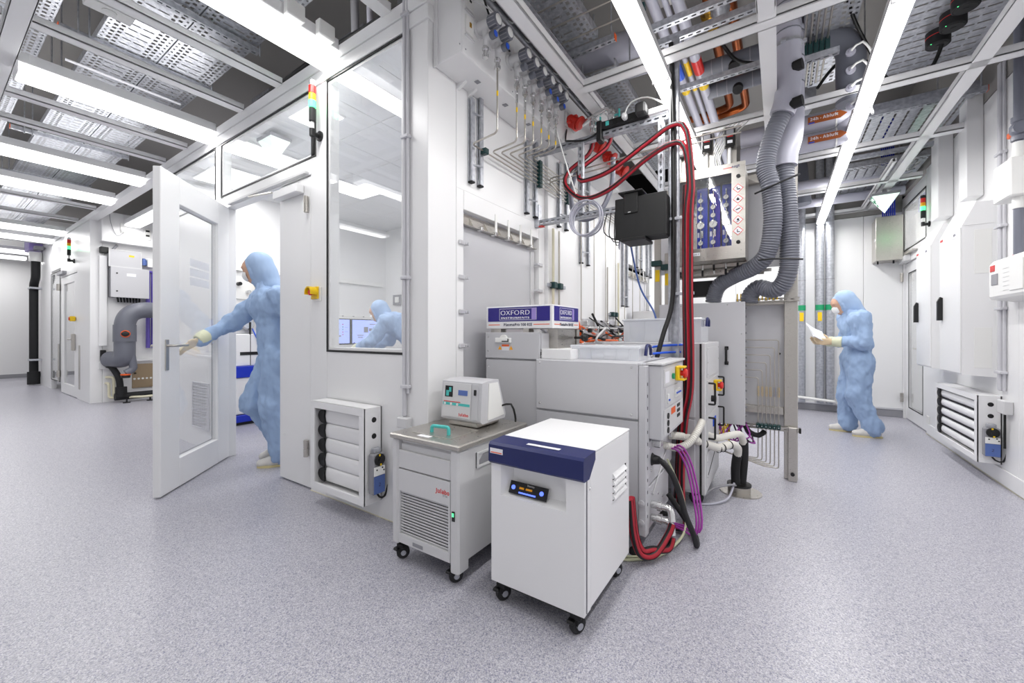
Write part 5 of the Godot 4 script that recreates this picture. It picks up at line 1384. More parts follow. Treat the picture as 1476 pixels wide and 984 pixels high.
func brand_panel(parent: Node3D, c: Vector3, u: Vector3, w: float, h: float) -> void:
	var n := u.cross(Vector3.UP)
	var bs := Basis(u, Vector3.UP, n)
	var o := part(parent, "blue_plate", nb().box(c, Vector3(w, h, 0.003), 0.0, bs), M.brand_blue)
	var k := h / 0.11
	var lw := w * 0.6
	var lc := c + n * 0.0022
	part(o, "logo_frame", rim(nb(), lc - u * (lw * 0.5) - Vector3(0, h * 0.41, 0), u, Vector3.UP, lw, h * 0.82, 0.0022, 0.001), M.paper)
	part(o, "logo_bar", nb().box(lc + u * (lw * 0.435), Vector3(lw * 0.12, h * 0.8, 0.001), 0.0, bs), M.lilac)
	words(o, "OXFORD", h * 0.31, lc + Vector3(0, h * 0.11, 0) - u * (lw * 0.07), u, Vector3.UP, M.paper, "lettering", lw / (h * 0.31) / 6.6)
	words(o, "INSTRUMENTS", h * 0.13, lc + Vector3(0, -h * 0.26, 0) - u * (lw * 0.07), u, Vector3.UP, M.paper, "lettering", lw / (h * 0.13) / 12.5, true)

func header_box(t: Node3D, x0: float, x1: float, y0: float, y1: float, z0: float, z1: float, txt: String) -> void:
	var b := part(t, "header_box", nb().bx(x0, x1, y0, y1, z0, z1, 0.004), M.white_paint)
	var h := y1 - y0
	brand_panel(b, Vector3((x0 + x1) / 2, y0 + h * 0.63, z1 + 0.001), Vector3.RIGHT, (x1 - x0) * 0.93, h * 0.62)
	brand_panel(b, Vector3(x1 + 0.001, y0 + h * 0.63, (z0 + z1) / 2), Vector3(0, 0, -1), (z1 - z0) * 0.9, h * 0.62)
	words(b, txt, h * 0.12, Vector3((x0 + x1) / 2, y0 + h * 0.17, z1 + 0.001), Vector3.RIGHT, Vector3.UP, M.ink, "lettering", 1.0, true)
	words(b, txt, h * 0.12, Vector3(x1 + 0.001, y0 + h * 0.17, (z0 + z1) / 2), Vector3(0, 0, -1), Vector3.UP, M.ink, "lettering", 0.9, true)
	for q in [[x0 + 0.02, x0 + 0.11], [x1 - 0.13, x1 - 0.02]]:
		part(b, "orange_line", nb().bx(q[0], q[1], y0 + h * 0.16, y0 + h * 0.19, z1 + 0.0005, z1 + 0.0015), M.orange)
	for q in [[z0 + 0.02, z0 + 0.08], [z1 - 0.1, z1 - 0.02]]:
		part(b, "orange_line", nb().bx(x1 + 0.0005, x1 + 0.0015, y0 + h * 0.16, y0 + h * 0.19, q[0], q[1]), M.orange)

func estop(parent: Node3D, p: Vector3, n: Vector3, r := 0.03) -> void:
	var u := n.cross(Vector3.UP)
	var s := part(parent, "stop_shroud", nb().box(p + n * 0.012, Vector3(r * 2.3, r * 2.6, 0.024), 0.006, Basis(u, Vector3.UP, u.cross(Vector3.UP))).box(p + n * 0.035 + Vector3(0, r * 1.1, 0), Vector3(r * 2.3, r * 0.35, 0.03), 0.002, Basis(u, Vector3.UP, u.cross(Vector3.UP))).box(p + n * 0.035 - Vector3(0, r * 1.1, 0), Vector3(r * 2.3, r * 0.35, 0.03), 0.002, Basis(u, Vector3.UP, u.cross(Vector3.UP))), M.yellow)
	part(s, "stop_button", nb().lathe(p + n * 0.024, n, [[0, 0], [r * 0.5, 0], [r * 0.5, 0.014], [r * 0.85, 0.018], [r * 0.85, 0.03], [r * 0.6, 0.036], [0, 0.037]], 16), M.red)

func plastic_box(label: String, x0: float, x1: float, y0: float, y1: float, z0: float, z1: float) -> void:
	var t := thing("storage_box", label, "plastic box", Vector3((x0 + x1) / 2, y0, (z0 + z1) / 2))
	var w := 0.003
	var h := y1 - y0
	part(t, "tub", nb().bx(x0 + 0.015, x1 - 0.015, y0, y0 + w, z0 + 0.01, z1 - 0.01).bx(x0 + 0.01, x1 - 0.01, y0, y1 - 0.015, z1 - 0.012, z1 - 0.009).bx(x0 + 0.01, x1 - 0.01, y0, y1 - 0.015, z0 + 0.009, z0 + 0.012).bx(x0 + 0.01, x0 + 0.013, y0, y1 - 0.015, z0 + 0.012, z1 - 0.012).bx(x1 - 0.013, x1 - 0.01, y0, y1 - 0.015, z0 + 0.012, z1 - 0.012), M.clear_box)
	part(t, "lid", nb().bx(x0, x1, y1 - 0.018, y1, z0, z1, 0.006), M.milky_lid)
	for k in 5:
		var x: float = lerpf(x0 + 0.06, x1 - 0.06, k / 4.0)
		part(t, "rib", nb().bx(x - 0.002, x + 0.002, y0 + 0.004, y1 - 0.02, z1 - 0.009, z1 - 0.005), M.clear_box)
	var c := Vector3(x1 + 0.004, y1 - 0.012, (z0 + z1) / 2)
	part(t, "clip", nb().tube(curve([c + Vector3(0.004, -0.045, 0.055), c + Vector3(0.006, 0.0, 0.04), c + Vector3(0.002, 0.012, 0.0), c + Vector3(0.006, 0.0, -0.04), c + Vector3(0.004, -0.045, -0.055)], 0.015), 0.009, 8), M.navy)
	part(t, "contents", nb().bx(x0 + 0.12, x1 - 0.14, y0 + 0.006, y0 + h * 0.35, z0 + 0.03, z1 - 0.03, 0.003), M.paper)
	part(t, "contents", nb().bx(x0 + 0.1, x0 + 0.13, y0 + 0.005, y0 + h * 0.37, z0 + 0.03, z1 - 0.028, 0.003), M.actuator_blue)

func front_machine() -> void:
	var t := thing("plasma_machine", "light grey process machine with a blue-signed header and control box, nearest the wall corner", "machine", Vector3(-1.1, 0, -2.4))
	var zf := -2.08
	# tower against the wall
	part(t, "tower", nb().bx(-1.6, -1.22, 0.1, 0.99, -2.62, zf - 0.035, 0.004), M.grey_paint)
	part(t, "tower_panel", nb().bx(-1.606, -1.218, 0.12, 0.985, zf - 0.035, zf - 0.02, 0.003), M.grey_paint)
	part(t, "tower_top", nb().bx(-1.6, -1.19, 0.99, 1.155, -2.4, zf - 0.03, 0.003), M.grey_paint)
	part(t, "top_panel", nb().bx(-1.608, -1.2, 0.995, 1.16, zf - 0.03, zf - 0.016, 0.003), M.grey_paint)
	screw_heads(t, [Vector3(-1.585, 1.13, zf - 0.016), Vector3(-1.585, 1.04, zf - 0.016), Vector3(-1.59, 0.94, zf - 0.02), Vector3(-1.59, 0.6, zf - 0.02)], Vector3(0, 0, 1))
	var hd := part(t, "lid_latch", nb().bx(-1.515, -1.4, 1.095, 1.125, zf - 0.016, zf + 0.006, 0.003).lathe(Vector3(-1.455, 1.12, zf - 0.016), Vector3(0, 0, 1), [[0, 0], [0.025, 0], [0.025, 0.018], [0, 0.018]], 18), M.white_plastic)
	part(hd, "latch_slot", nb().bx(-1.46, -1.41, 1.1, 1.106, zf + 0.006, zf + 0.009).bx(-1.416, -1.41, 1.1, 1.12, zf + 0.006, zf + 0.009), M.soft_black)
	part(t, "caution_label", nb().bx(-1.475, -1.42, 1.045, 1.083, zf - 0.016, zf - 0.0145), M.paper)
	part(t, "caution_band", nb().bx(-1.475, -1.42, 1.07, 1.083, zf - 0.0145, zf - 0.0138), M.orange)
	for x in [-1.49, -1.405]:
		part(t, "warning_triangle", nb().ext(PackedVector2Array([Vector2(-0.014, 0), Vector2(0.014, 0), Vector2(0, 0.025)]), Vector3(x, 1.05, zf - 0.016), Vector3.RIGHT, Vector3.UP, Vector3(0, 0, 0.0016)), M.amber)
	for q in [[-1.58, -1.5], [-1.33, -1.29]]:
		part(t, "header_foot", nb().bx(q[0], q[1], 1.158, 1.185, -2.18, zf - 0.04), M.steel)
	header_box(t, -1.6, -1.11, 1.183, 1.325, -2.47, zf - 0.015, "PlasmaPro 100 RIE")
	part(t, "lift_frame", nb().bx(-1.2, -1.13, 1.06, 1.18, -2.45, -2.2).bx(-1.15, -1.12, 1.08, 1.18, -2.5, -2.46, 0.002), M.steel)
	part(t, "lift_knob", nb().lathe(Vector3(-1.12, 1.125, -2.42), Vector3(1, 0, 0), [[0.008, 0], [0.008, 0.05], [0.02, 0.055], [0.026, 0.07], [0.02, 0.088], [0, 0.092]], 16), M.black)
	# low box in front
	part(t, "front_block", nb().bx(-1.217, -0.6, 0.11, 0.985, -2.72, zf - 0.02, 0.004), M.grey_paint)
	part(t, "upper_panel", nb().bx(-1.217, -0.607, 0.705, 1.0, zf - 0.02, zf, 0.006), M.grey_paint)
	part(t, "lower_panel", nb().bx(-1.217, -0.607, 0.13, 0.695, zf - 0.02, zf - 0.008, 0.003), M.grey_paint)
	part(t, "top_plate", nb().bx(-1.217, -0.58, 0.985, 1.0, -2.74, zf - 0.005, 0.003), M.grey_paint)
	part(t, "corner_post", nb().bx(-0.605, -0.566, 0.11, 0.985, zf - 0.06, zf - 0.003, 0.003), M.grey_paint)
	for k in 12:
		part(t, "post_slot", nb().bx(-0.568, -0.5655, 0.2 + k * 0.062, 0.216 + k * 0.062, zf - 0.035, zf - 0.025), M.soft_black)
	screw_heads(t, [Vector3(-1.19, 0.98, zf), Vector3(-1.19, 0.74, zf), Vector3(-0.64, 0.975, zf), Vector3(-0.64, 0.73, zf)], Vector3(0, 0, 1), 0.007)
	part(t, "step_box", nb().bx(-1.215, -1.0, 1.0, 1.06, -2.4, zf - 0.03, 0.003), M.white_paint)
	screw_heads(t, [Vector3(-1.195, 1.045, zf - 0.03), Vector3(-1.195, 1.015, zf - 0.03)], Vector3(0, 0, 1))
	# side services
	part(t, "side_panel", nb().bx(-0.6, -0.572, 0.35, 0.58, -2.7, zf - 0.06, 0.003), M.grey_paint)
	part(t, "side_panel", nb().bx(-0.6, -0.572, 0.12, 0.34, -2.6, zf - 0.06, 0.003), M.grey_paint)
	part(t, "side_rib", nb().box(Vector3(-0.568, 0.37, -2.38), Vector3(0.006, 0.012, 0.36), 0.002, Basis(Vector3.RIGHT, 0.5)), M.light_grey)
	screw_heads(t, [Vector3(-0.572, 0.54, -2.18), Vector3(-0.572, 0.42, -2.2), Vector3(-0.572, 0.48, -2.5), Vector3(-0.572, 0.3, -2.2), Vector3(-0.572, 0.25, -2.35), Vector3(-0.572, 0.2, -2.45)], Vector3(1, 0, 0), 0.009)
	part(t, "bolt", nb().lathe(Vector3(-0.59, 0.28, zf - 0.003), Vector3(0, 0, 1), [[0, 0], [0.016, 0], [0.016, 0.008], [0, 0.01]], 14).lathe(Vector3(-0.59, 0.18, zf - 0.003), Vector3(0, 0, 1), [[0, 0], [0.016, 0], [0.016, 0.008], [0, 0.01]], 14), M.grey_paint)
	for q in [Vector3(-0.62, 0, -2.12), Vector3(-1.17, 0, -2.12), Vector3(-0.62, 0, -2.68), Vector3(-1.55, 0, -2.55)]:
		part(t, "levelling_foot", nb().lathe(q, Vector3.UP, [[0, 0], [0.045, 0], [0.045, 0.012], [0.02, 0.035], [0.009, 0.04], [0.009, 0.115], [0, 0.115]], 16), M.soft_black)
	# control box on the side
	var cb := part(t, "control_box", nb().bx(-0.585, -0.5, 0.6, 0.985, -2.67, -2.14, 0.005), M.grey_paint)
	part(cb, "control_lid", nb().bx(-0.6, -0.49, 0.988, 1.0, -2.68, -2.13, 0.002), M.light_grey)
	part(cb, "plate", nb().bx(-0.5, -0.497, 0.87, 0.965, -2.64, -2.17, 0.001).bx(-0.5, -0.497, 0.76, 0.862, -2.6, -2.2, 0.001).bx(-0.5, -0.497, 0.62, 0.75, -2.64, -2.17, 0.001), M.light_grey)
	estop(cb, Vector3(-0.497, 0.925, -2.46), Vector3(1, 0, 0), 0.032)
	part(cb, "green_button", nb().lathe(Vector3(-0.497, 0.915, -2.36), Vector3(1, 0, 0), [[0, 0], [0.016, 0], [0.016, 0.012], [0, 0.014]], 14), M.green)
	part(cb, "rating_label", nb().bx(-0.497, -0.4955, 0.89, 0.95, -2.28, -2.19), M.paper)
	for k in 4:
		part(cb, "breaker", nb().bx(-0.497, -0.488, 0.79, 0.835, -2.53 + k * 0.03, -2.51 + k * 0.03, 0.002), M.white_plastic)
		part(cb, "breaker_toggle", nb().bx(-0.488, -0.482, 0.81, 0.818, -2.528 + k * 0.03, -2.512 + k * 0.03), M.cable_blue)
	part(cb, "breaker", nb().bx(-0.497, -0.488, 0.78, 0.83, -2.25, -2.23, 0.002), M.white_plastic)
	part(cb, "breaker_toggle", nb().bx(-0.488, -0.483, 0.795, 0.803, -2.25, -2.23), M.cable_blue)
	for k in 3:
		part(cb, "outlet", nb().lathe(Vector3(-0.497, 0.635 + k * 0.038, -2.25), Vector3(1, 0, 0), [[0, 0], [0.016, 0], [0.016, 0.006], [0, 0.006]], 14), M.black)
		part(cb, "outlet_cover", nb().bx(-0.497, -0.494, 0.665 + k * 0.03, 0.682 + k * 0.03, -2.55, -2.48), M.black)
	part(cb, "orange_label", nb().bx(-0.497, -0.4955, 0.705, 0.74, -2.43, -2.33), M.orange)
	plastic_box("clear plastic box with blue clip, lying flat on the front machine", -1.05, -0.63, 1.0, 1.085, -2.46, -2.2)
	# looms along the back of the machine, by the wall
	var t2 := thing("cable_loom", "tangle of black and orange cables over a steel tray behind the blue header", "cables", Vector3(-1.45, 1.05, -3.6))
	part(t2, "tray", nb().bx(-1.62, -1.2, 1.03, 1.05, -4.9, -2.75).bx(-1.2, -1.19, 1.0, 1.08, -4.9, -2.75), M.galv)
	part(t2, "back_plate", nb().bx(XG + 0.03, XG + 0.045, 1.1, 1.36, -3.4, -2.95).bx(XG + 0.03, XG + 0.045, 1.1, 1.3, -4.7, -3.7), M.steel_sheet)
	var rng := RandomNumberGenerator.new()
	rng.seed = 21
	for k in 22:
		var z := rng.randf_range(-4.85, -2.8)
		var pts := [Vector3(XG + 0.06, rng.randf_range(1.15, 1.36), z)]
		for j in 3:
			pts.append(Vector3(rng.randf_range(-1.6, -1.3), rng.randf_range(1.06, 1.25 - j * 0.05), z + rng.randf_range(-0.3, 0.3)))
		pts.append(Vector3(rng.randf_range(-1.5, -1.25), 1.06, z + rng.randf_range(-0.4, 0.4)))
		part(t2, "cable", nb().tube(curve(pts, 0.05), rng.randf_range(0.006, 0.012), 6), [M.black, M.soft_black, M.cable_orange, M.light_grey, M.mid_grey, M.black][k % 6])
	for k in 3:
		part(t2, "orange_cable", nb().tube(curve([Vector3(-1.6, 1.34, -3.0 - k * 0.05), Vector3(-1.45, 1.3, -3.05 - k * 0.05), Vector3(-1.42, 1.12, -3.1 - k * 0.05), Vector3(-1.4, 1.06, -3.2)]), 0.012, 8), M.cable_orange)
	for k in 5:
		part(t2, "valve_block", nb().box(Vector3(-1.55, 1.2 + 0.05 * (k % 2), -3.3 - k * 0.28), Vector3(0.08, 0.05, 0.05), 0.006).cyl(Vector3(-1.5, 1.2, -3.3 - k * 0.28), Vector3(-1.42, 1.2, -3.3 - k * 0.28), 0.018, 10), M.chrome)
		part(t2, "black_knob", nb().lathe(Vector3(-1.42, 1.18, -3.36 - k * 0.28), Vector3(1, 0, 0), [[0, 0], [0.02, 0], [0.02, 0.03], [0, 0.034]], 10), M.black)

func rear_cabinet() -> void:
	var x1 := -0.40
	var x0 := -1.1
	var zf := -2.86
	var zr := -3.56
	var t := thing("electronics_cabinet", "light grey electronics cabinet with four black handles behind the red hoses", "cabinet", Vector3((x0 + x1) / 2, 0, (zf + zr) / 2))
	part(t, "body", nb().bx(x0, x1 - 0.03, 0.1, 1.09, zr, zf, 0.004), M.grey_paint)
	part(t, "front_panel", nb().bx(x0 + 0.02, x1 - 0.06, 0.6, 1.075, zf, zf + 0.012, 0.003), M.grey_paint)
	part(t, "front_panel", nb().bx(x0 + 0.02, x1 - 0.06, 0.12, 0.585, zf, zf + 0.012, 0.003), M.grey_paint)
	part(t, "side_frame", nb().bx(x1 - 0.022, x1, 0.1, 1.09, zr, zf + 0.004, 0.003), M.light_grey)
	part(t, "edge_gap", nb().bx(x1 - 0.034, x1 - 0.022, 0.1, 1.085, zf - 0.002, zf + 0.001), M.soft_black)
	for q in [[0.86, 1.06], [0.62, 0.84], [0.38, 0.6]]:
		part(t, "drawer_front", nb().bx(x1, x1 + 0.005, q[0], q[1], zr + 0.06, zf - 0.06, 0.002), M.light_grey)
	part(t, "lower_plate", nb().bx(x1, x1 + 0.004, 0.14, 0.36, zr + 0.04, zf - 0.04, 0.002), M.light_grey)
	part(t, "drawer_groove", nb().box(Vector3(x1 + 0.004, 0.27, -3.2), Vector3(0.004, 0.008, 0.5), 0.0, Basis(Vector3.RIGHT, 0.25)), M.soft_black)
	for z in [zf - 0.1, zr + 0.1]:
		for y in [0.68, 0.45]:
			part(t, "handle", nb().tube(bend([Vector3(x1 + 0.004, y, z), Vector3(x1 + 0.045, y, z), Vector3(x1 + 0.045, y + 0.14, z), Vector3(x1 + 0.004, y + 0.14, z)], 0.008, 2), 0.007, 6), M.black)
	estop(t, Vector3(x1 + 0.005, 0.78, -3.24), Vector3(1, 0, 0), 0.03)
	part(t, "dial", nb().lathe(Vector3(x1 + 0.005, 0.7, -3.1), Vector3(1, 0, 0), [[0, 0], [0.022, 0], [0.022, 0.03], [0, 0.032]], 14), M.soft_black)
	for k in 3:
		part(t, "breaker", nb().bx(x1 + 0.005, x1 + 0.012, 0.49, 0.55, -3.3 + k * 0.05, -3.27 + k * 0.05, 0.002), M.cable_blue)
	screw_heads(t, [Vector3(x1 + 0.004, 1.05, zf - 0.08), Vector3(x1 + 0.004, 0.96, zf - 0.08), Vector3(x1 + 0.004, 0.88, zf - 0.08), Vector3(x1 + 0.004, 1.05, zr + 0.08), Vector3(x1 + 0.004, 0.96, zr + 0.08), Vector3(x1 + 0.004, 0.3, zf - 0.07), Vector3(x1 + 0.004, 0.2, zf - 0.07)], Vector3(1, 0, 0))
	part(t, "approval_label", nb().bx(-0.56, -0.5, 0.93, 1.02, zf + 0.012, zf + 0.0135), M.light_grey)
	for q in [[x1 - 0.07, zf - 0.1], [x1 - 0.07, zr + 0.08], [x0 + 0.08, zf - 0.08], [x0 + 0.08, zr + 0.08]]:
		caster(t, Vector3(q[0], 0, q[1]), 0.045, 1.2)
	plastic_box("tall clear plastic box with blue clip standing on the electronics cabinet", -0.98, -0.43, 1.09, 1.26, -3.3, -2.95)
	# second process machine further in
	var m := thing("rear_plasma_machine", "second process machine with blue-signed header, further along the wall", "machine", Vector3(-1.2, 0, -5.4))
	part(m, "body", nb().bx(-1.58, -0.95, 0.1, 1.08, -6.0, -5.1, 0.004), M.grey_paint)
	part(m, "upper_body", nb().bx(-1.58, -1.05, 1.08, 1.3, -5.9, -5.14, 0.003), M.grey_paint)
	header_box(m, -1.56, -1.0, 1.16, 1.33, -5.6, -5.08, "PlasmaPro 100")
	part(m, "top_box", nb().bx(-1.58, -0.9, 1.33, 1.44, -5.9, -5.2, 0.003), M.light_grey)
	for q in [Vector3(-1.5, 0, -5.2), Vector3(-1.02, 0, -5.2), Vector3(-1.5, 0, -5.9), Vector3(-1.02, 0, -5.9)]:
		part(m, "levelling_foot", nb().lathe(q, Vector3.UP, [[0, 0], [0.045, 0], [0.045, 0.012], [0.009, 0.04], [0.009, 0.115], [0, 0.115]], 12), M.soft_black)
	# blue air hoses and a small steel box on top of the front machine
	one("blue_air_hose", "bright blue air hose coiled on top of the machine near the control box", "hose", nb().tube(curve([Vector3(-0.55, 1.03, -2.84), Vector3(-0.62, 1.03, -2.66), Vector3(-0.72, 1.02, -2.6), Vector3(-0.75, 1.04, -2.66), Vector3(-0.66, 1.07, -2.7), Vector3(-0.5, 1.08, -2.83)], 0.02), 0.008, 6), M.cable_blue)
	var g := thing("gauge_box", "small white box with rounded front beside the plastic box", "box", Vector3(-0.72, 1.0, -2.6))
	part(g, "case", nb().bx(-0.86, -0.68, 1.0, 1.06, -2.68, -2.52, 0.008), M.white_paint)
	part(g, "knob", nb().lathe(Vector3(-0.68, 1.02, -2.56), Vector3(1, 0, 0), [[0.006, 0], [0.006, 0.012], [0.012, 0.014], [0.012, 0.024], [0, 0.026]], 10), M.chrome)

func hoses() -> void:
	# corrugated white exhaust hoses from the machine to the floor drain
	var p1 := curve([fz(946, 640, -2.45), fz(960, 642, -2.5), fz(977, 645, -2.55), fz(993, 638, -2.62), fz(1005, 622, -2.7), fz(1012, 607, -2.8)], 0.0034)
	corrugated("white corrugated hose curling up from the control box", p1, 0.02, M.foam_white, "white corrugated hoses")
	var p2 := curve([fz(966, 627, -2.6), fz(985, 629, -2.7), fz(1004, 634, -2.84)], 0.0034)
	corrugated("short white corrugated hose joining the foam-clad pipe", p2, 0.022, M.foam_white, "white corrugated hoses")
	var t := thing("clad_pipe", "lower white foam-clad pipe with black straps running to the floor drain", "pipe", fz(1005, 636, -2.85))
	var q1 := [fz(1002, 634, -2.84), fz(1036, 646, -3.05), fz(1056, 639, -3.18), fz(1064, 646, -3.28), fz(1063, 656, -3.31)]
	part(t, "cladding", nb().tube(bend(q1, 0.05), 0.027, 12), M.foam_white)
	part(t, "sleeve", nb().tube(curve([fz(1063, 654, -3.31), fz(1060, 675, -3.32), fz(1061, 704, -3.33)]), 0.03, 12), M.soft_black)
	for k in [[1016, 639, -2.92], [1036, 646, -3.05], [1042, 645, -3.08], [1052, 641, -3.15]]:
		var c := fz(k[0], k[1], k[2])
		part(t, "strap", nb().lathe(c - Vector3(0.004, 0, -0.006), Vector3(0.5, 0, -0.85), [[0.026, 0], [0.0295, 0], [0.0295, 0.006], [0.026, 0.006]], 14), M.soft_black)
	t = thing("clad_pipe", "upper white foam-clad pipe running beside the strapped one to the floor drain", "pipe", fz(1018, 627, -2.95))
	part(t, "cladding", nb().tube(bend([fz(1014, 624, -2.95), fz(1034, 632, -3.08), fz(1048, 628, -3.2), fz(1068, 624, -3.32), fz(1072, 640, -3.38)], 0.05), 0.024, 12), M.foam_white)
	part(t, "sleeve", nb().tube(curve([fz(1072, 636, -3.38), fz(1072, 660, -3.39), fz(1068, 704, -3.38)]), 0.03, 12), M.soft_black)
	t = thing("floor_drain", "round stainless floor drain with raised collar", "drain", Vector3(-0.235, 0, -3.35))
	part(t, "plate", nb().lathe(Vector3(-0.235, 0, -3.35), Vector3.UP, [[0, 0], [0.135, 0], [0.135, 0.006], [0, 0.008]], 32), M.steel)
	part(t, "collar", nb().lathe(Vector3(-0.245, 0.005, -3.36), Vector3.UP, [[0.072, 0], [0.074, 0.002], [0.074, 0.05], [0.068, 0.052], [0.068, 0.0]], 28), M.steel)
	part(t, "bung", nb().lathe(Vector3(-0.245, 0.045, -3.36), Vector3.UP, [[0.079, 0], [0.079, 0.014], [0, 0.018]], 24), M.black)
	# tubes on the floor to the drain
	one("grey_tube", "grey tube curling over the floor into the drain", "hose", nb().tube(curve([Vector3(-0.43, 0.05, -2.98), Vector3(-0.38, 0.09, -3.05), Vector3(-0.3, 0.1, -3.15), Vector3(-0.26, 0.07, -3.26)]), 0.008, 6), M.mid_grey)
	one("blue_tube", "pale blue tube lying on the floor beside the drain", "hose", nb().tube(curve([Vector3(-0.46, 0.01, -2.92), Vector3(-0.36, 0.01, -3.0), Vector3(-0.29, 0.03, -3.1), Vector3(-0.27, 0.08, -3.27)]), 0.008, 6), M.pale_pvc)
	# thick black power cable with plug
	t = thing("power_cable", "thick black power cable with plug curving to the floor beside the machine", "cable", Vector3(-0.4, 0, -2.35))
	var pk := fz(943, 662, -2.22)
	part(t, "cable", nb().tube(curve([pk + Vector3(0.02, 0, 0), fz(955, 666, -2.2), fz(969, 684, -2.2), fz(980, 713, -2.22), fz(988, 742, -2.26), fz(1000, 771, -2.3), Vector3(-0.37, 0.016, -2.34), Vector3(-0.385, 0.016, -2.42), Vector3(-0.44, 0.05, -2.5), Vector3(-0.55, 0.2, -2.5)]), 0.0155, 10), M.rubber)
	part(t, "plug", nb().lathe(pk + Vector3(-0.06, 0, 0), Vector3(1, 0, 0), [[0, 0], [0.03, 0], [0.034, 0.01], [0.034, 0.05], [0.026, 0.06], [0.02, 0.09], [0, 0.09]], 14), M.black)
	# purple signal cables
	for k in 3:
		var d := Vector3(0.012 * k, 0.008 * k, -0.012 * k)
		one("purple_cable", "purple cable hanging in a long loop beside the control box", "cable", nb().tube(curve([fz(968, 646, -2.5) + d, fz(978, 650, -2.5) + d, fz(990, 675, -2.5) + d, fz(1000, 720, -2.45) + d, fz(1004, 755, -2.4) + d, fz(1000, 772, -2.38) + d, fz(985, 764, -2.4) + d, fz(955, 750, -2.45)]), 0.006, 6), M.cable_purple, "purple cables beside the control box")
	# red hose loops low at the machine
	var f1 := Vector3(-0.57, 0.24, -2.2)
	t = thing("hose_fitting", "steel hose fittings low on the machine side", "fitting", f1)
	for k in 2:
		var q := f1 + Vector3(0, -0.07 * k, 0.0)
		part(t, "elbow", nb().tube(bend([q, q + Vector3(0.1, 0, 0.0), q + Vector3(0.11, -0.06, 0.02)], 0.03), 0.019, 10), M.chrome)
		part(t, "nut", nb().lathe(q + Vector3(0.03, 0, 0), Vector3(1, 0, 0), [[0.02, 0], [0.027, 0.002], [0.027, 0.024], [0.02, 0.026]], 6), M.chrome)
	for k in 2:
		var e := f1 + Vector3(0.11, -0.07 - 0.07 * k, 0.02)
		striped_hose(["red striped hose looping low from the upper fitting", "red striped hose looping low from the lower fitting"][k], curve([e, e + Vector3(-0.015, -0.05, 0.03), Vector3(-0.52 - 0.015 * k, 0.045 + 0.02 * k, -2.07), Vector3(-0.57, 0.06 + 0.015 * k, -2.0 - 0.02 * k), Vector3(-0.597, 0.16, -1.97 - 0.03 * k), Vector3(-0.61, 0.34, -1.955 - 0.025 * k)], 0.015), 0.017)
	striped_hose("red striped hose lying on the floor behind the thick black cable", curve([Vector3(-0.52, 0.05, -2.4), Vector3(-0.46, 0.02, -2.5), Vector3(-0.48, 0.04, -2.62), Vector3(-0.53, 0.15, -2.7)]), 0.016)
	for k in 2:
		one("pale_tube", "pale green tube sweeping across the floor from the machine", "hose", nb().tube(curve([Vector3(-0.7, 0.008, -1.98 - 0.04 * k), Vector3(-0.6, 0.008, -2.04 - 0.03 * k), Vector3(-0.5, 0.01, -2.17 - 0.03 * k), Vector3(-0.44, 0.05, -2.4), Vector3(-0.47, 0.2, -2.5), Vector3(-0.56, 0.34 + 0.06 * k, -2.52)]), 0.007, 6), M.pale_hose, "pale green tubes on the floor")
	# fittings high on the side
	t = thing("pump_flange", "steel vacuum flange under the control box", "fitting", Vector3(-0.56, 0.62, -2.3))
	part(t, "flange", nb().lathe(Vector3(-0.575, 0.59, -2.42), Vector3(1, 0, 0), [[0, 0], [0.035, 0], [0.035, 0.012], [0.022, 0.014], [0.022, 0.05], [0.032, 0.052], [0.032, 0.064], [0, 0.064]], 18), M.chrome)
	part(t, "clamp", nb().box(Vector3(-0.55, 0.56, -2.24), Vector3(0.05, 0.04, 0.05), 0.006), M.chrome)

func corrugated(label: String, pts: Array, r: float, m: Material, group := "") -> void:
	var rr := []
	for i in pts.size():
		rr.append(r * (1.0 + 0.1 * (1.0 if (i / 2) % 2 == 0 else -1.0)))
	one("corrugated_hose", label, "hose", nb().tube(pts, rr, 14), m, group)

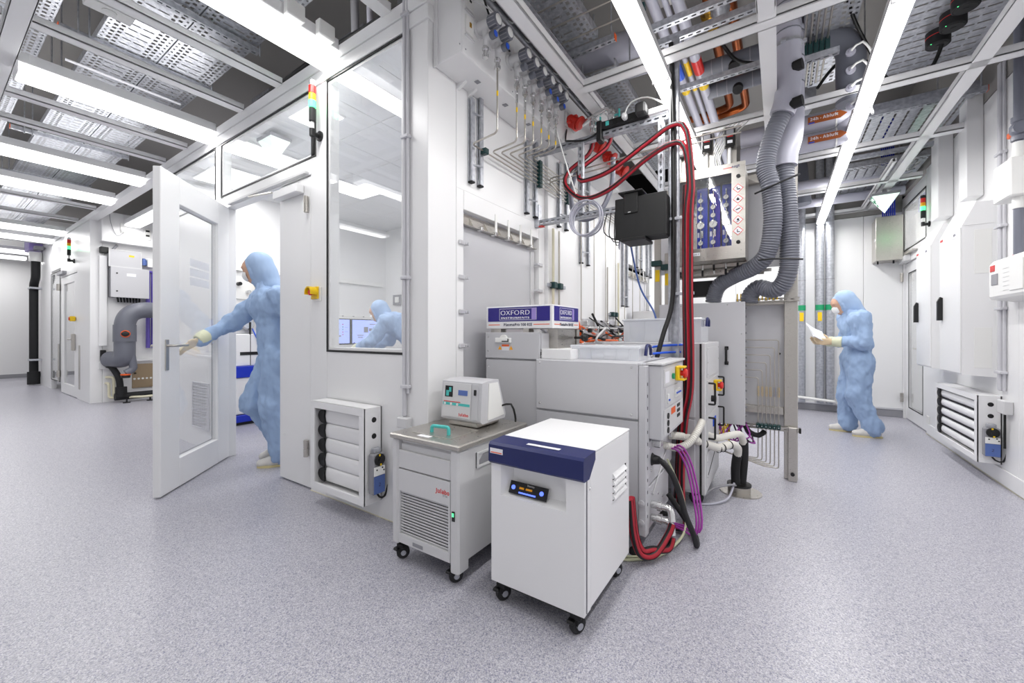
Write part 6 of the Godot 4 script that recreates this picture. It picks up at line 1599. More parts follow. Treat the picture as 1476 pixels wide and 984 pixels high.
func steel_frame() -> void:
	# stainless stand with grey back panel
	var z := -3.9
	var t := thing("steel_stand", "stainless steel stand on the floor carrying the gas cabinet and grey panel", "stand", Vector3(-0.4, 0, z))
	part(t, "post", nb().bx(0.03, 0.12, 0.0, 2.48, z - 0.03, z + 0.05, 0.004), M.steel)
	part(t, "post", nb().bx(-0.985, -0.925, 0.0, 2.48, z - 0.05, z, 0.004), M.steel)
	part(t, "post", nb().bx(-0.89, -0.845, 0.0, 1.9, z - 0.05, z, 0.003), M.steel)
	part(t, "leg", nb().bx(0.055, 0.115, 0.0, 0.42, z + 0.05, z + 0.1, 0.004), M.steel)
	part(t, "cross_bar", nb().bx(-0.985, 0.03, 2.39, 2.47, z - 0.03, z + 0.03, 0.004), M.steel)
	part(t, "cross_bar", nb().bx(-0.93, 0.03, 0.5, 0.56, z - 0.03, z + 0.03, 0.004), M.steel)
	part(t, "cross_bar", nb().bx(-0.93, 0.03, 1.385, 1.41, z - 0.03, z + 0.05, 0.003), M.steel)
	part(t, "back_panel", nb().bx(-0.93, 0.03, 0.56, 1.385, z - 0.03, z - 0.01), M.grey_paint)
	part(t, "lower_panel", nb().bx(-0.93, 0.03, 0.4, 0.5, z - 0.03, z - 0.01), M.grey_paint)
	part(t, "steel_back", nb().bx(-0.93, 0.03, 1.7, 2.39, z - 0.03, z - 0.01), M.steel_sheet)
	part(t, "rail", strut(nb(), Vector3(-0.3, 0.4, z + 0.08), Vector3(0.13, 0.4, z + 0.08), 0.03, true, Vector3(0, 0, -1)), M.steel)
	part(t, "rail_end", nb().bx(0.125, 0.14, 0.38, 0.42, z + 0.06, z + 0.1, 0.002), M.black)
	part(t, "rail", strut(nb(), Vector3(-0.3, 1.42, z + 0.08), Vector3(0.13, 1.42, z + 0.08), 0.03, true, Vector3(0, 0, -1)), M.steel)
	part(t, "foot_bolt", nb().cyl(Vector3(0.085, 0.06, z + 0.1), Vector3(0.085, 0.06, z + 0.115), 0.014, 10), M.black)
	part(t, "knob", nb().cyl(Vector3(0.0, 0.99, z), Vector3(0.0, 0.99, z + 0.012), 0.009, 10), M.black)
	for q in [[-0.955, 1.78], [-0.867, 1.74]]:
		part(t, "post_clamp", nb().bx(q[0] - 0.045, q[0] + 0.045, q[1], q[1] + 0.05, z, z + 0.06, 0.004), M.dark_green)
		part(t, "post_tag", nb().bx(q[0] - 0.02, q[0] + 0.02, q[1] - 0.14, q[1] - 0.03, z, z + 0.004), M.yellow)
	# six nested thin lines on the panel
	for k in 6:
		var y: float = 0.79 + k * 0.062
		var x: float = -0.145 + k * 0.028
		var o := one("panel_line", "thin steel line bending down the grey panel, number %s from the inside" % ["one", "two", "three", "four", "five", "six"][k], "pipe", nb().tube(bend([Vector3(-0.25, y, z + 0.035), Vector3(x, y, z + 0.035), Vector3(x, 0.14 - k * 0.012, z + 0.07), Vector3(x - 0.2 + 0.02 * k, 0.14 - k * 0.012, z + 0.07), Vector3(-0.5, 0.2, z + 0.1)], 0.02), 0.0045, 6), M.pipe_steel, "nested steel lines on the grey panel")
		part(o, "flow_tag", nb().cyl(Vector3(x, 0.64, z + 0.037), Vector3(x, 0.72, z + 0.037), 0.006, 8), M.actuator_blue if k == 4 else M.yellow)
	var c := thing("line_clamp", "dark green clamp block at the foot of the nested steel lines", "clamp", Vector3(-0.07, 0.42, z + 0.09))
	for k in 6:
		part(c, "clamp_block", nb().bx(-0.158 + k * 0.028, -0.132 + k * 0.028, 0.395, 0.43, z + 0.07, z + 0.13, 0.004), M.dark_green)
		part(c, "bolt", nb().cyl(Vector3(-0.145 + k * 0.028, 0.412, z + 0.13), Vector3(-0.145 + k * 0.028, 0.412, z + 0.134), 0.004, 6), M.chrome)
	for k in 12:
		one("tagged_stub", "short steel stub with yellow tag along the top rail of the stand", "pipe", nb().cyl(Vector3(-0.29 + k * 0.025, 1.42, z + 0.105), Vector3(-0.29 + k * 0.025, 1.48, z + 0.105), 0.005, 6), M.yellow, "yellow tagged stubs over the grey panel")
	# big grey cabinet in front of the stand
	t = thing("grey_cabinet", "tall light grey cabinet with a single black handle below the ducts", "cabinet", Vector3(-0.55, 0.43, -3.75))
	part(t, "body", nb().bx(-0.88, -0.24, 0.43, 1.4, -3.87, -3.67, 0.004), M.grey_paint)
	part(t, "front_door", nb().bx(-0.882, -0.225, 0.425, 1.405, -3.67, -3.655, 0.003), M.grey_paint)
	part(t, "handle", nb().tube(bend([Vector3(-0.355, 0.92, -3.655), Vector3(-0.355, 0.92, -3.62), Vector3(-0.355, 1.03, -3.62), Vector3(-0.355, 1.03, -3.655)], 0.01, 3), 0.009, 8).box(Vector3(-0.355, 0.915, -3.652), Vector3(0.028, 0.03, 0.008), 0.003).box(Vector3(-0.355, 1.035, -3.652), Vector3(0.028, 0.03, 0.008), 0.003), M.black)
	for k in 14:
		part(t, "hinge_stud", nb().cyl(Vector3(-0.226, 0.5 + k * 0.066, -3.7), Vector3(-0.216, 0.5 + k * 0.066, -3.7), 0.009, 8), M.mid_grey)
	screw_heads(t, [Vector3(-0.25, 1.15, -3.655), Vector3(-0.25, 0.82, -3.655), Vector3(-0.35, 1.385, -3.655), Vector3(-0.7, 1.385, -3.655)], Vector3(0, 0, 1))
	var rng := RandomNumberGenerator.new()
	rng.seed = 9
	t = thing("cable_bundle", "tangle of purple and yellow cables under the tall grey cabinet", "cables", Vector3(-0.4, 0.3, -3.72))
	for k in 14:
		var x := rng.randf_range(-0.46, -0.22)
		part(t, "cable", nb().tube(curve([Vector3(x, 0.43, -3.7), Vector3(x + rng.randf_range(-0.05, 0.05), 0.34, -3.66), Vector3(x + rng.randf_range(-0.1, 0.1), 0.29, -3.68), Vector3(x + rng.randf_range(-0.1, 0.1), 0.36, -3.76), Vector3(x, 0.43, -3.78)]), 0.006, 5), [M.cable_purple, M.cable_purple, M.yellow, M.black][k % 4])
	one("black_hose", "black ribbed hose hanging from the corner of the grey cabinet", "hose", nb().tube(curve([Vector3(-0.24, 0.43, -3.72), Vector3(-0.2, 0.36, -3.75), Vector3(-0.14, 0.33, -3.8), Vector3(-0.1, 0.36, -3.84)]), 0.02, 8), M.soft_black)
	# gas cabinet
	var x0 := -0.75
	var x1 := -0.215
	var y0 := 1.725
	var y1 := 2.44
	var zf := -3.45
	var zr := -3.86
	t = thing("gas_cabinet", "stainless gas cabinet with glass door, blue panels and red diamond hazard signs", "gas cabinet", Vector3((x0 + x1) / 2, y0, zf - 0.2))
	part(t, "shell", nb().bx(x0, x1, y1 - 0.004, y1, zr, zf - 0.02).bx(x0, x1, y0, y0 + 0.004, zr, zf - 0.02).bx(x0, x0 + 0.004, y0, y1, zr, zf - 0.02).bx(x1 - 0.004, x1, y0, y1, zr, zf - 0.02).bx(x0, x1, y0, y1, zr, zr + 0.004), M.steel)
	part(t, "door_frame", frame_with_hole(nb(), x0 - 0.004, x1 + 0.004, y0 - 0.004, y1 + 0.004, zf - 0.022, zf, -0.72, -0.302, 1.82, 2.37), M.steel)
	part(t, "door_glass", nb().bx(-0.72, -0.302, 1.82, 2.37, zf - 0.012, zf - 0.007), M.smoke_glass)
	part(t, "name_plate", nb().bx(-0.6, -0.52, 1.765, 1.79, zf, zf + 0.002), M.paper)
	words(t, "Cluster 4", 0.012, Vector3(-0.56, 1.7775, zf + 0.0025), Vector3.RIGHT, Vector3.UP, M.ink)
	part(t, "maker_mark", nb().bx(-0.36, -0.3, 2.408, 2.412, zf, zf + 0.0015), M.red)
	words(t, "nagt", 0.018, Vector3(-0.275, 2.414, zf + 0.001), Vector3.RIGHT, Vector3.UP, M.navy, "lettering", 1.0, true)
	for y in [2.335, 1.84]:
		part(t, "lock", nb().lathe(Vector3(-0.257, y, zf), Vector3(0, 0, 1), [[0, 0], [0.014, 0], [0.014, 0.008], [0, 0.009]], 14), M.black)
	var sg := 0
	for y in [2.244, 2.164, 2.088, 2.006, 1.925]:
		var p := Vector3(-0.259, y, zf)
		var o := part(t, "hazard_sign", nb().box(p + Vector3(0, 0, 0.001), Vector3(0.05, 0.05, 0.002), 0.0, Basis(Vector3.BACK, PI / 4)), M.red)
		part(o, "sign_face", nb().box(p + Vector3(0, 0, 0.0022), Vector3(0.042, 0.042, 0.001), 0.0, Basis(Vector3.BACK, PI / 4)), M.paper)
		var sy := nb()
		match sg:
			0: sy.box(p + Vector3(0.004, -0.006, 0.003), Vector3(0.022, 0.008, 0.001)).box(p + Vector3(-0.006, 0.006, 0.003), Vector3(0.006, 0.012, 0.001))
			1: sy.ext(PackedVector2Array([Vector2(-0.009, -0.01), Vector2(0.009, -0.01), Vector2(0.01, 0.0), Vector2(0.004, 0.004), Vector2(0.001, 0.016), Vector2(-0.005, 0.006), Vector2(-0.01, 0.002)]), p + Vector3(0, 0, 0.0027), Vector3.RIGHT, Vector3.UP, Vector3(0, 0, 0.0006))
			2: sy.box(p + Vector3(0, 0, 0.003), Vector3(0.03, 0.008, 0.001), 0.0, Basis(Vector3.BACK, 0.35))
			3: sy.lathe(p + Vector3(0, 0.004, 0.0027), Vector3(0, 0, 1), [[0.008, 0], [0.008, 0.0006], [0, 0.0006]], 10).box(p + Vector3(0, -0.009, 0.003), Vector3(0.022, 0.004, 0.001), 0.0, Basis(Vector3.BACK, 0.4))
			4: sy.box(p + Vector3(-0.004, 0.0, 0.003), Vector3(0.006, 0.022, 0.001)).box(p + Vector3(0.006, -0.008, 0.003), Vector3(0.014, 0.006, 0.001))
		part(o, "symbol", sy, M.soft_black)
		sg += 1
	# blue gauge panels
	var dial := mat("dial", Color(0.93, 0.93, 0.92), 0.4)
	for k in 3:
		var bx0: float = -0.565 + k * 0.092
		var p := part(t, "blue_board", nb().bx(bx0, bx0 + 0.078, 1.83, 2.34, zf - 0.16, zf - 0.15, 0.002), M.blue_panel)
		var cx: float = bx0 + 0.03
		var zz := zf - 0.15
		for q in [[2.23, 0.02], [2.165, 0.02], [2.1, 0.02], [2.03, 0.031], [1.885, 0.02]]:
			var c2 := Vector3(cx, q[0], zz + 0.02)
			var g := part(t, "pressure_gauge", nb().lathe(c2, Vector3(0, 0, 1), [[0, 0], [q[1], 0], [q[1], 0.018], [q[1] * 0.85, 0.02], [q[1] * 0.85, 0.016], [0, 0.016]], 20), M.chrome)
			part(g, "gauge_face", nb().lathe(c2 + Vector3(0, 0, 0.0165), Vector3(0, 0, 1), [[q[1] * 0.84, 0], [0, 0.0004]], 18), dial)
			part(g, "needle", nb().box(c2 + Vector3(0.002, 0.003, 0.018), Vector3(0.002, q[1] * 0.9, 0.001), 0.0, Basis(Vector3.BACK, 0.6 + q[0])), M.soft_black)
			part(g, "stem", nb().cyl(c2 - Vector3(0, 0, 0.02), c2, 0.006, 8).cyl(c2 - Vector3(0, q[1] + 0.01, 0.005), c2 - Vector3(0, 0, 0.005), 0.005, 8), M.chrome)
		part(p, "tube", nb().cyl(Vector3(cx, 1.84, zz + 0.012), Vector3(cx, 2.3, zz + 0.012), 0.005, 8), M.chrome)
		part(p, "valve_body", nb().box(Vector3(cx + 0.012, 1.96, zz + 0.018), Vector3(0.016, 0.06, 0.016), 0.003), M.chrome)
		part(p, "tag", nb().bx(bx0 + 0.004, bx0 + 0.018, 1.94, 1.98, zz, zz + 0.002), M.paper)
	# row of black toggles under the cabinet
	var r := thing("valve_rail", "steel rail with small black toggle valves under the gas cabinet", "valve rail", Vector3(-0.5, 1.66, -3.6))
	part(r, "rail", nb().bx(-0.75, -0.05, 1.69, 1.72, -3.66, -3.655, 0.001).bx(-0.75, -0.05, 1.63, 1.655, -3.66, -3.655, 0.001).bx(-0.75, -0.1, 1.62, 1.725, -3.72, -3.715), M.steel)
	for k in 8:
		part(r, "toggle", nb().box(Vector3(-0.7 + k * 0.085, 1.67 + (0.02 if k % 2 else -0.02), -3.64), Vector3(0.014, 0.05, 0.03), 0.004), M.black)
		part(r, "fitting", nb().cyl(Vector3(-0.7 + k * 0.085, 1.64, -3.65), Vector3(-0.7 + k * 0.085, 1.72, -3.65), 0.008, 8), M.chrome)
	one("black_unit", "black box mounted under the gas cabinet behind the red hoses", "box", nb().bx(-0.64, -0.43, 1.47, 1.6, -3.86, -3.74, 0.004), M.soft_black)
	# detectors on stems over the cabinet
	var dn := ["black gas detector with display on a steel stem, closer to the ducts", "black gas detector with display on a steel stem, over the middle of the gas cabinet", "black gas detector half hidden behind the red hose bundle"]
	var dx := [-0.32, -0.48, -0.68]
	for k in 3:
		var p := Vector3(dx[k], 2.66, -3.5)
		var d := thing("gas_detector", dn[k], "detector", p)
		part(d, "stem_plate", nb().bx(p.x - 0.02, p.x + 0.045, 2.44, 2.73, -3.54, -3.535), M.steel)
		part(d, "stem", nb().tube([Vector3(p.x, 2.44, -3.51), Vector3(p.x, 2.6, -3.51)], 0.01, 8), M.white_plastic)
		var bs := Basis(Vector3.UP, 0.2)
		var b := part(d, "case", nb().box(p, Vector3(0.07, 0.15, 0.05), 0.006, bs), M.black)
		part(b, "display", nb().box(p + bs * Vector3(0, 0.035, 0.026), Vector3(0.05, 0.035, 0.002), 0.0, bs), M.mid_grey)
		part(b, "red_text", nb().box(p + bs * Vector3(0, 0.0, 0.026), Vector3(0.04, 0.006, 0.002), 0.0, bs), M.red)
		part(b, "label", nb().box(p + bs * Vector3(0, -0.04, 0.026), Vector3(0.035, 0.022, 0.002), 0.0, bs), M.paper)
	for k in 6:
		one("white_cable_loop", "white cable looping down behind the gas detectors", "cable", nb().tube(curve([Vector3(-0.2 - 0.03 * k, 2.85, -3.7), Vector3(-0.3 - 0.02 * k, 2.75 + 0.01 * k, -3.68), Vector3(-0.4 - 0.015 * k, 2.6, -3.66), Vector3(-0.38 - 0.015 * k, 2.47, -3.64)]), 0.005, 5), M.white_plastic, "white cable loops behind the detectors")

func ducts() -> void:
	# two exhaust ducts: smooth pipe above, ribbed hose below
	var specs := [
		["grey exhaust duct reaching the left of the grey cabinet", [[1028, 436, -3.76], [1030, 425, -3.76], [1038, 410, -3.74], [1060, 397, -3.68], [1088, 384, -3.6], [1106, 364, -3.55], [1114, 320, -3.52], [1111, 270, -3.5], [1104, 245, -3.5], [1106, 222, -3.5], [1116, 190, -3.5], [1127, 165, -3.5]], [[1127, 165, -3.5], [1133, 148, -3.5], [1136, 128, -3.5], [1136, 60, -3.5], [1136, -70, -3.5]]],
		["grey exhaust duct looping behind to the right of the grey cabinet", [[1080, 436, -3.78], [1082, 424, -3.78], [1094, 414, -3.75], [1112, 418, -3.7], [1126, 412, -3.66], [1136, 390, -3.63], [1138, 350, -3.62], [1136, 300, -3.62], [1132, 262, -3.62], [1131, 240, -3.62]], [[1131, 240, -3.62], [1132, 222, -3.62], [1139, 200, -3.64], [1141, 180, -3.66], [1141, -60, -3.66]]]]
	for s in specs:
		var a := []
		for q in s[1]: a.append(fz(q[0], q[1], q[2]))
		var b := []
		for q in s[2]: b.append(fz(q[0], q[1], q[2]))
		var t := thing("exhaust_duct", s[0], "duct", a[0])
		var p := curve(a, 0.0045)
		var rr := []
		for i in p.size(): rr.append([0.063, 0.0605, 0.056, 0.0605][i % 4])
		part(t, "ribbed_hose", nb().tube(p, rr, 18), M.duct_grey)
		part(t, "smooth_pipe", nb().tube(bend(b, 0.12, 8), 0.079, 20), M.pale_pvc)
		for k in 5:
			var c: Vector3 = b[-1].lerp(b[-2], 0.32 + k * 0.15)
			part(t, "collar", nb().lathe(c, b[-1] - b[-2], [[0.079, 0], [0.082, 0.002], [0.082, 0.008], [0.079, 0.01]], 20), M.duct_grey)
	for q in [[1113, 268, -3.43, 1.0], [1118, 372, -3.47, -0.2]]:
		var c := fz(q[0] + 10, q[1], q[2])
		one("duct_strap", "black cable strap tied round both grey exhaust ducts, %s one" % ("upper" if q[3] > 0 else "lower"), "strap", nb().tube(curve([c + Vector3(-0.15, -0.02 * q[3], -0.02), c + Vector3(-0.06, 0, 0.01), c + Vector3(0.02, 0.03 * q[3], 0.0), c + Vector3(0.12, 0.07 * q[3], -0.03)]), 0.007, 6), M.black)
	var cl := fz(1136, 66, -3.5)
	var t := thing("duct_clamp", "steel ring clamp round the upper exhaust duct", "clamp", cl)
	part(t, "ring", nb().lathe(cl - Vector3(0, 0.01, 0), Vector3.UP, [[0.08, 0], [0.088, 0], [0.088, 0.022], [0.08, 0.022]], 24), M.galv)
	part(t, "ear", nb().box(cl + Vector3(-0.03, 0, 0.085), Vector3(0.03, 0.024, 0.03), 0.003).box(cl + Vector3(0.09, 0, 0.0), Vector3(0.04, 0.024, 0.02), 0.003), M.galv)
	for y in [97, 149]:
		var c := fz(1149, y, -3.46)
		one("screw_plug", "black screw plug on the side of the upper exhaust duct, %s one" % ("upper" if y < 100 else "lower"), "cap", nb().lathe(c - Vector3(0.05, 0, 0), Vector3(1, 0.05, 0.3), [[0, 0], [0.03, 0], [0.03, 0.03], [0.038, 0.03], [0.038, 0.085], [0, 0.085]], 14), M.soft_black)

# a run of pipe along an axis between two pixels at a given height
func run(called: String, label: String, a: Vector3, e: Vector3, r: float, m: Material, group := "", seg := 14) -> MeshInstance3D:
	return one(called, label, "pipe", nb().cyl(a, e, r, seg), m, group)

func void_pipes() -> void:
	# copper pipes along the bay, with elbows at the far end
	for k in 2:
		var x: float = -0.465 + k * 0.15
		var y := 3.75
		var o := one("copper_pipe", "copper pipe in the open ceiling, %s of the pair" % ("the one beside the white pipes" if k == 0 else "the one beside the exhaust duct"), "pipe", nb().tube(bend([Vector3(x, y, -1.6), Vector3(x, y, -5.2 - 0.1 * k), Vector3(x - 0.25, y - 0.02, -5.22 - 0.1 * k), Vector3(x - 0.5, y - 0.02, -5.22 - 0.1 * k)], 0.1, 8), 0.04, 14), M.copper, "copper pipes in the ceiling")
		part(o, "valve", nb().lathe(Vector3(x, y, -3.75 + 0.25 * k), Vector3(0, 0, 1), [[0.04, 0], [0.06, 0.01], [0.06, 0.06], [0.075, 0.09], [0.075, 0.16], [0.06, 0.18], [0.06, 0.23], [0.04, 0.24]], 12), M.brass)
	one("grey_valve", "grey metal valve body between the copper pipes", "valve", nb().lathe(Vector3(-0.39, 3.72, -3.65), Vector3(0, 0, 1), [[0, 0], [0.05, 0.0], [0.06, 0.04], [0.075, 0.1], [0.06, 0.2], [0.05, 0.28], [0, 0.28]], 14), M.galv)
	# white insulated pipes
	for k in 3:
		var x: float = -0.72 + k * 0.075
		var r: float = [0.035, 0.02, 0.04][k]
		var o := run("white_pipe", "white insulated pipe in the open ceiling beside the tube light, %s" % ["with blue band", "thin one with yellow band", "with red band"][k], Vector3(x, 3.4, -6.5), Vector3(x, 3.4, -2.4), r, M.pale_pvc, "white pipes in the ceiling")
		part(o, "band", nb().cyl(Vector3(x, 3.4, -3.75), Vector3(x, 3.4, -3.55), r + 0.001, 14), [M.cable_blue, M.yellow, M.red][k])
		part(o, "yellow_band", nb().cyl(Vector3(x, 3.4, -4.0), Vector3(x, 3.4, -3.88), r + 0.001, 14), M.yellow)
	# large pale duct and pipes crossing near the valve box
	run("pale_duct", "large pale duct crossing the open ceiling above the valve box", Vector3(-1.62, 3.62, -3.35), Vector3(-0.95, 3.62, -3.42), 0.11, M.pale_pvc, "", 20)
	var pp := run("pale_pipe", "pale pipe crossing beside the large duct above the valve box", Vector3(-1.62, 3.55, -3.66), Vector3(-0.95, 3.55, -3.7), 0.04, M.pale_pvc)
	for x in [-1.5, -1.05]:
		part(pp, "hanger_rod", nb().cyl(Vector3(x, 3.57, -3.68), Vector3(x, 4.25, -3.68), 0.006, 6), M.galv)
	run("white_header", "white header pipe crossing behind the tube light", Vector3(-0.85, 3.85, -3.3), Vector3(-0.5, 3.85, -3.35), 0.09, M.white_plastic, "", 18)
	for k in 5:
		one("tray_line", "thin steel line crossing under the cable tray above the valve box", "pipe", nb().tube([Vector3(-1.5, 3.26, -1.95 - 0.17 * k), Vector3(-0.72, 3.26, -1.95 - 0.17 * k)], 0.006, 6), M.pipe_steel, "thin lines under the tray")
	var cr := thing("line_rail", "slotted rail with dark green clamps holding the thin lines beside the tube light", "rail", Vector3(-0.74, 3.24, -2.3))
	part(cr, "rail", strut(nb(), Vector3(-0.74, 3.22, -2.85), Vector3(-0.74, 3.22, -1.8), 0.035), M.galv)
	for k in 5:
		part(cr, "clamp_block", nb().box(Vector3(-0.74, 3.265, -1.95 - 0.17 * k), Vector3(0.04, 0.04, 0.045), 0.005), M.dark_green)
	# grey exhaust headers between white pipes and ducts
	for k in 2:
		var z: float = -3.8 - k * 0.36
		var o := run("grey_header", "grey horizontal exhaust pipe with black inspection cap, %s one" % ("upper" if k == 0 else "lower"), Vector3(-0.56, 3.42, z), Vector3(0.1, 3.42, z), 0.065, M.duct_grey, "grey exhaust headers", 18)
		part(o, "cap", nb().lathe(Vector3(-0.31, 3.37, z + 0.03), Vector3(0, -0.8, 0.6), [[0.0, 0], [0.042, 0], [0.042, 0.05], [0, 0.05]], 14), M.soft_black)
		for x in [-0.48, -0.4, -0.2, -0.12]:
			part(o, "joint", nb().cyl(Vector3(x, 3.42, z), Vector3(x + 0.006, 3.42, z), 0.0665, 18), M.mid_grey)
	one("fire_cable", "thick black cable draped over the grey exhaust pipes", "cable", nb().tube(curve([Vector3(-0.45, 3.6, -3.6), Vector3(-0.38, 3.5, -3.68), Vector3(-0.28, 3.36, -3.72), Vector3(-0.12, 3.3, -3.75)]), 0.014, 8), M.black)
	# galvanised struts across the bay under the pipes
	var i := 0
	for q in [[3.2, -2.77, -0.74, -0.1], [3.2, -2.94, -0.74, -0.1], [3.2, -3.58, -0.69, -0.1], [3.2, -3.72, 0.1, 0.36]]:
		one("cross_strut", ["slotted strut crossing the ceiling nearest the tube light joint", "second slotted strut crossing under the copper pipes", "slotted strut under the grey exhaust pipes", "slotted strut behind the upper exhaust duct"][i], "strut", strut(nb(), Vector3(q[2], q[0], q[1]), Vector3(q[3], q[0], q[1]), 0.04), M.galv)
		i += 1
	# bundle of thin steel tubes right of the duct on green clamps
	for k in 5:
		one("tube_run", "thin steel tube of the bundle behind the exhaust duct", "pipe", nb().tube([Vector3(0.155 + k * 0.034, 3.3, -2.6), Vector3(0.155 + k * 0.034, 3.3, -4.3)], 0.007, 6), M.pipe_steel, "thin tubes over the stand")
	var t := thing("tube_clamp", "row of dark green clamps on the strut behind the exhaust duct", "clamp", Vector3(0.2, 3.23, -3.72))
	for k in 5:
		part(t, "clamp_block", nb().box(Vector3(0.155 + k * 0.034, 3.27, -3.72), Vector3(0.03, 0.09, 0.05), 0.004), M.dark_green)
	one("plate_tray", "perforated galvanised tray standing behind the thin tubes", "cable tray", tray(Vector3(0.15, 3.42, -4.6), Vector3(0, 0, 1), Vector3.RIGHT, 2.2, 0.32), M.galv)
	# pale exhaust pipes with flow arrows
	for k in 2:
		var a := fz(1150, 183 + k * 27, -4.3 + k * 0.0)
		var y := a.y
		var z := -4.3 - 0.0 * k
		var e := fz(1208, 170 + k * 27, z)
		var o := one("arrow_pipe", "pale grey exhaust pipe with orange flow arrow, %s of two" % ("upper" if k == 0 else "lower"), "pipe", nb().tube(bend([Vector3(-0.3, y, z), Vector3(e.x + 0.02, y, z), Vector3(e.x + 0.1, y + 0.14, z - 0.05), Vector3(e.x + 0.12, y + 0.5, z - 0.06)], 0.1, 8), 0.075, 18), M.pale_pvc, "pale exhaust pipes with arrows")
		var c := Vector3((a.x + e.x) * 0.5 + 0.06, y - 0.005, z + 0.077)
		var ar := part(o, "flow_arrow", nb().ext(PackedVector2Array([Vector2(-0.13, -0.03), Vector2(0.085, -0.03), Vector2(0.13, 0), Vector2(0.085, 0.03), Vector2(-0.13, 0.03)]), c, Vector3.RIGHT, Vector3.UP, Vector3(0, 0, 0.002)), M.copper_sign)
		words(ar, "24h - Abluft", 0.024, c + Vector3(-0.022, 0.006, 0.003), Vector3.RIGHT, Vector3.UP, M.paper, "lettering", 1.0, true)
		part(ar, "blue_mark", nb().bx(c.x - 0.125, c.x - 0.085, c.y - 0.028, c.y - 0.018, c.z + 0.002, c.z + 0.003), M.cable_blue)
		part(o, "strap", nb().lathe(Vector3(e.x - 0.02, y, z), Vector3(1, 0, 0), [[0.075, 0], [0.08, 0], [0.08, 0.01], [0.075, 0.01]], 18), M.white_plastic)
	# tall dark grey duct with ports, right of the tubes
	var d := fz(1226, 120, -3.9)
	t = thing("port_duct", "dark grey duct with a column of round ports behind the tube light row", "duct", d)
	part(t, "duct", nb().tube(bend([Vector3(d.x, d.y - 0.15, -3.9), Vector3(d.x, d.y + 0.35, -3.9), Vector3(d.x - 0.5, d.y + 0.38, -3.9)], 0.15, 8), 0.09, 18), M.duct_grey)
	for k in 4:
		var c := Vector3(d.x - 0.01, d.y + 0.18 - k * 0.13, -3.81)
		part(t, "port", nb().lathe(c, Vector3(0, 0, 1), [[0, 0], [0.03, 0], [0.03, 0.012], [0.012, 0.014], [0.012, 0.03], [0, 0.03]], 14), M.pale_pvc)
		part(t, "tube", nb().tube(curve([c + Vector3(0, 0, 0.03), c + Vector3(0.06, 0.02, 0.06), c + Vector3(0.12, -0.1, 0.02), Vector3(d.x + 0.08, d.y - 0.12, -3.84)]), 0.008, 6), M.white_plastic)
	t = thing("spiral_duct", "galvanised spiral duct with elbow behind the pale exhaust pipes", "duct", Vector3(0.15, 3.4, -4.7))
	part(t, "duct", nb().tube(bend([Vector3(0.0, 3.2, -4.75), Vector3(0.2, 3.3, -4.75), Vector3(0.24, 4.25, -4.75)], 0.15, 8), 0.085, 16), M.galv)
	one("hanging_cable", "black cable drooping through the open ceiling beside the dark duct", "cable", nb().tube(curve([Vector3(0.36, 4.2, -3.6), Vector3(0.36, 3.8, -3.6), Vector3(0.42, 3.45, -3.7), Vector3(0.56, 3.2, -3.9)]), 0.012, 6), M.black)
	one("second_hanging_cable", "black cable running level from the bundle of thin tubes to the tube light row", "cable", nb().tube(curve([Vector3(0.25, 3.1, -4.0), Vector3(0.34, 3.22, -4.0), Vector3(0.45, 3.28, -4.0), Vector3(0.58, 3.2, -4.05)]), 0.012, 6), M.black)
	# dark ducts behind the stand, near the back wall
	for q in [[0.25, 3.3, -6.9, 0.12], [0.05, 3.3, -6.6, 0.1]]:
		run("back_duct", "dark grey ventilation duct over the back wall, %s" % ("wider" if q[3] > 0.11 else "slimmer"), Vector3(q[0], 2.95, q[2]), Vector3(q[0] - 0.1, 4.2, q[2]), q[3], M.duct_grey, "", 16)
	for k in 2:
		run("grey_main", "pale pipe crossing below the far tray near the exit sign, %s" % ("upper" if k else "lower"), Vector3(-0.1, 3.02 + 0.12 * k, -7.15 + 0.5 * k), Vector3(1.35, 3.02 + 0.12 * k, -7.15 + 0.5 * k), 0.06, M.pale_pvc)
	for k in 7:
		one("blue_cable", "blue data cable in the bundle above the steel wall box", "cable", nb().tube(curve([Vector3(1.15 + 0.02 * k, 4.2, -7.35), Vector3(1.17 + 0.02 * k, 3.3, -7.38), Vector3(1.18 + 0.02 * k, 2.73, -7.4)]), 0.008, 5), M.blue_panel, "blue cables above the steel box")
	# round black fittings under the wide tray
	for k in 3:
		var c := fy([1352, 1374, 1392][k], [66, 40, 12][k], 3.2)
		t = thing("cable_reel", "round black plug unit under the wide tray, %s" % ["end one with the loose cable", "middle one of three", "one farthest from the loose cable"][k], "plug unit", c)
		part(t, "drum", nb().lathe(c, Vector3.UP, [[0, 0], [0.06, 0], [0.065, 0.005], [0.065, 0.1], [0, 0.1]], 24), M.soft_black)
		part(t, "red_ring", nb().lathe(c + Vector3(0, 0.06, 0), Vector3.UP, [[0.0655, 0], [0.0662, 0.002], [0.0655, 0.004]], 24), M.red)
		part(t, "face", nb().lathe(c, Vector3.DOWN, [[0.052, 0], [0.05, 0.003], [0.015, 0.003], [0.014, 0.006], [0, 0.006]], 22), M.rubber)
		part(t, "lamp", nb().lathe(c + Vector3(-0.045, 0.0, 0.045), Vector3.DOWN, [[0.004, 0], [0, 0.004]], 8), M.lamp_green)
	var c0 := fy(1352, 66, 3.2)
	one("reel_cable", "thick black cable drooping from the round plug units across the beam", "cable", nb().tube(curve([c0 + Vector3(0.02, 0.0, 0), fy(1347, 90, 3.1), fy(1330, 112, 3.0), fy(1305, 122, 2.97), fy(1285, 118, 3.0), fy(1274, 108, 3.1)]), 0.012, 8), M.black)
	# wires at the top of the right wall
	var rng := RandomNumberGenerator.new()
	rng.seed = 5
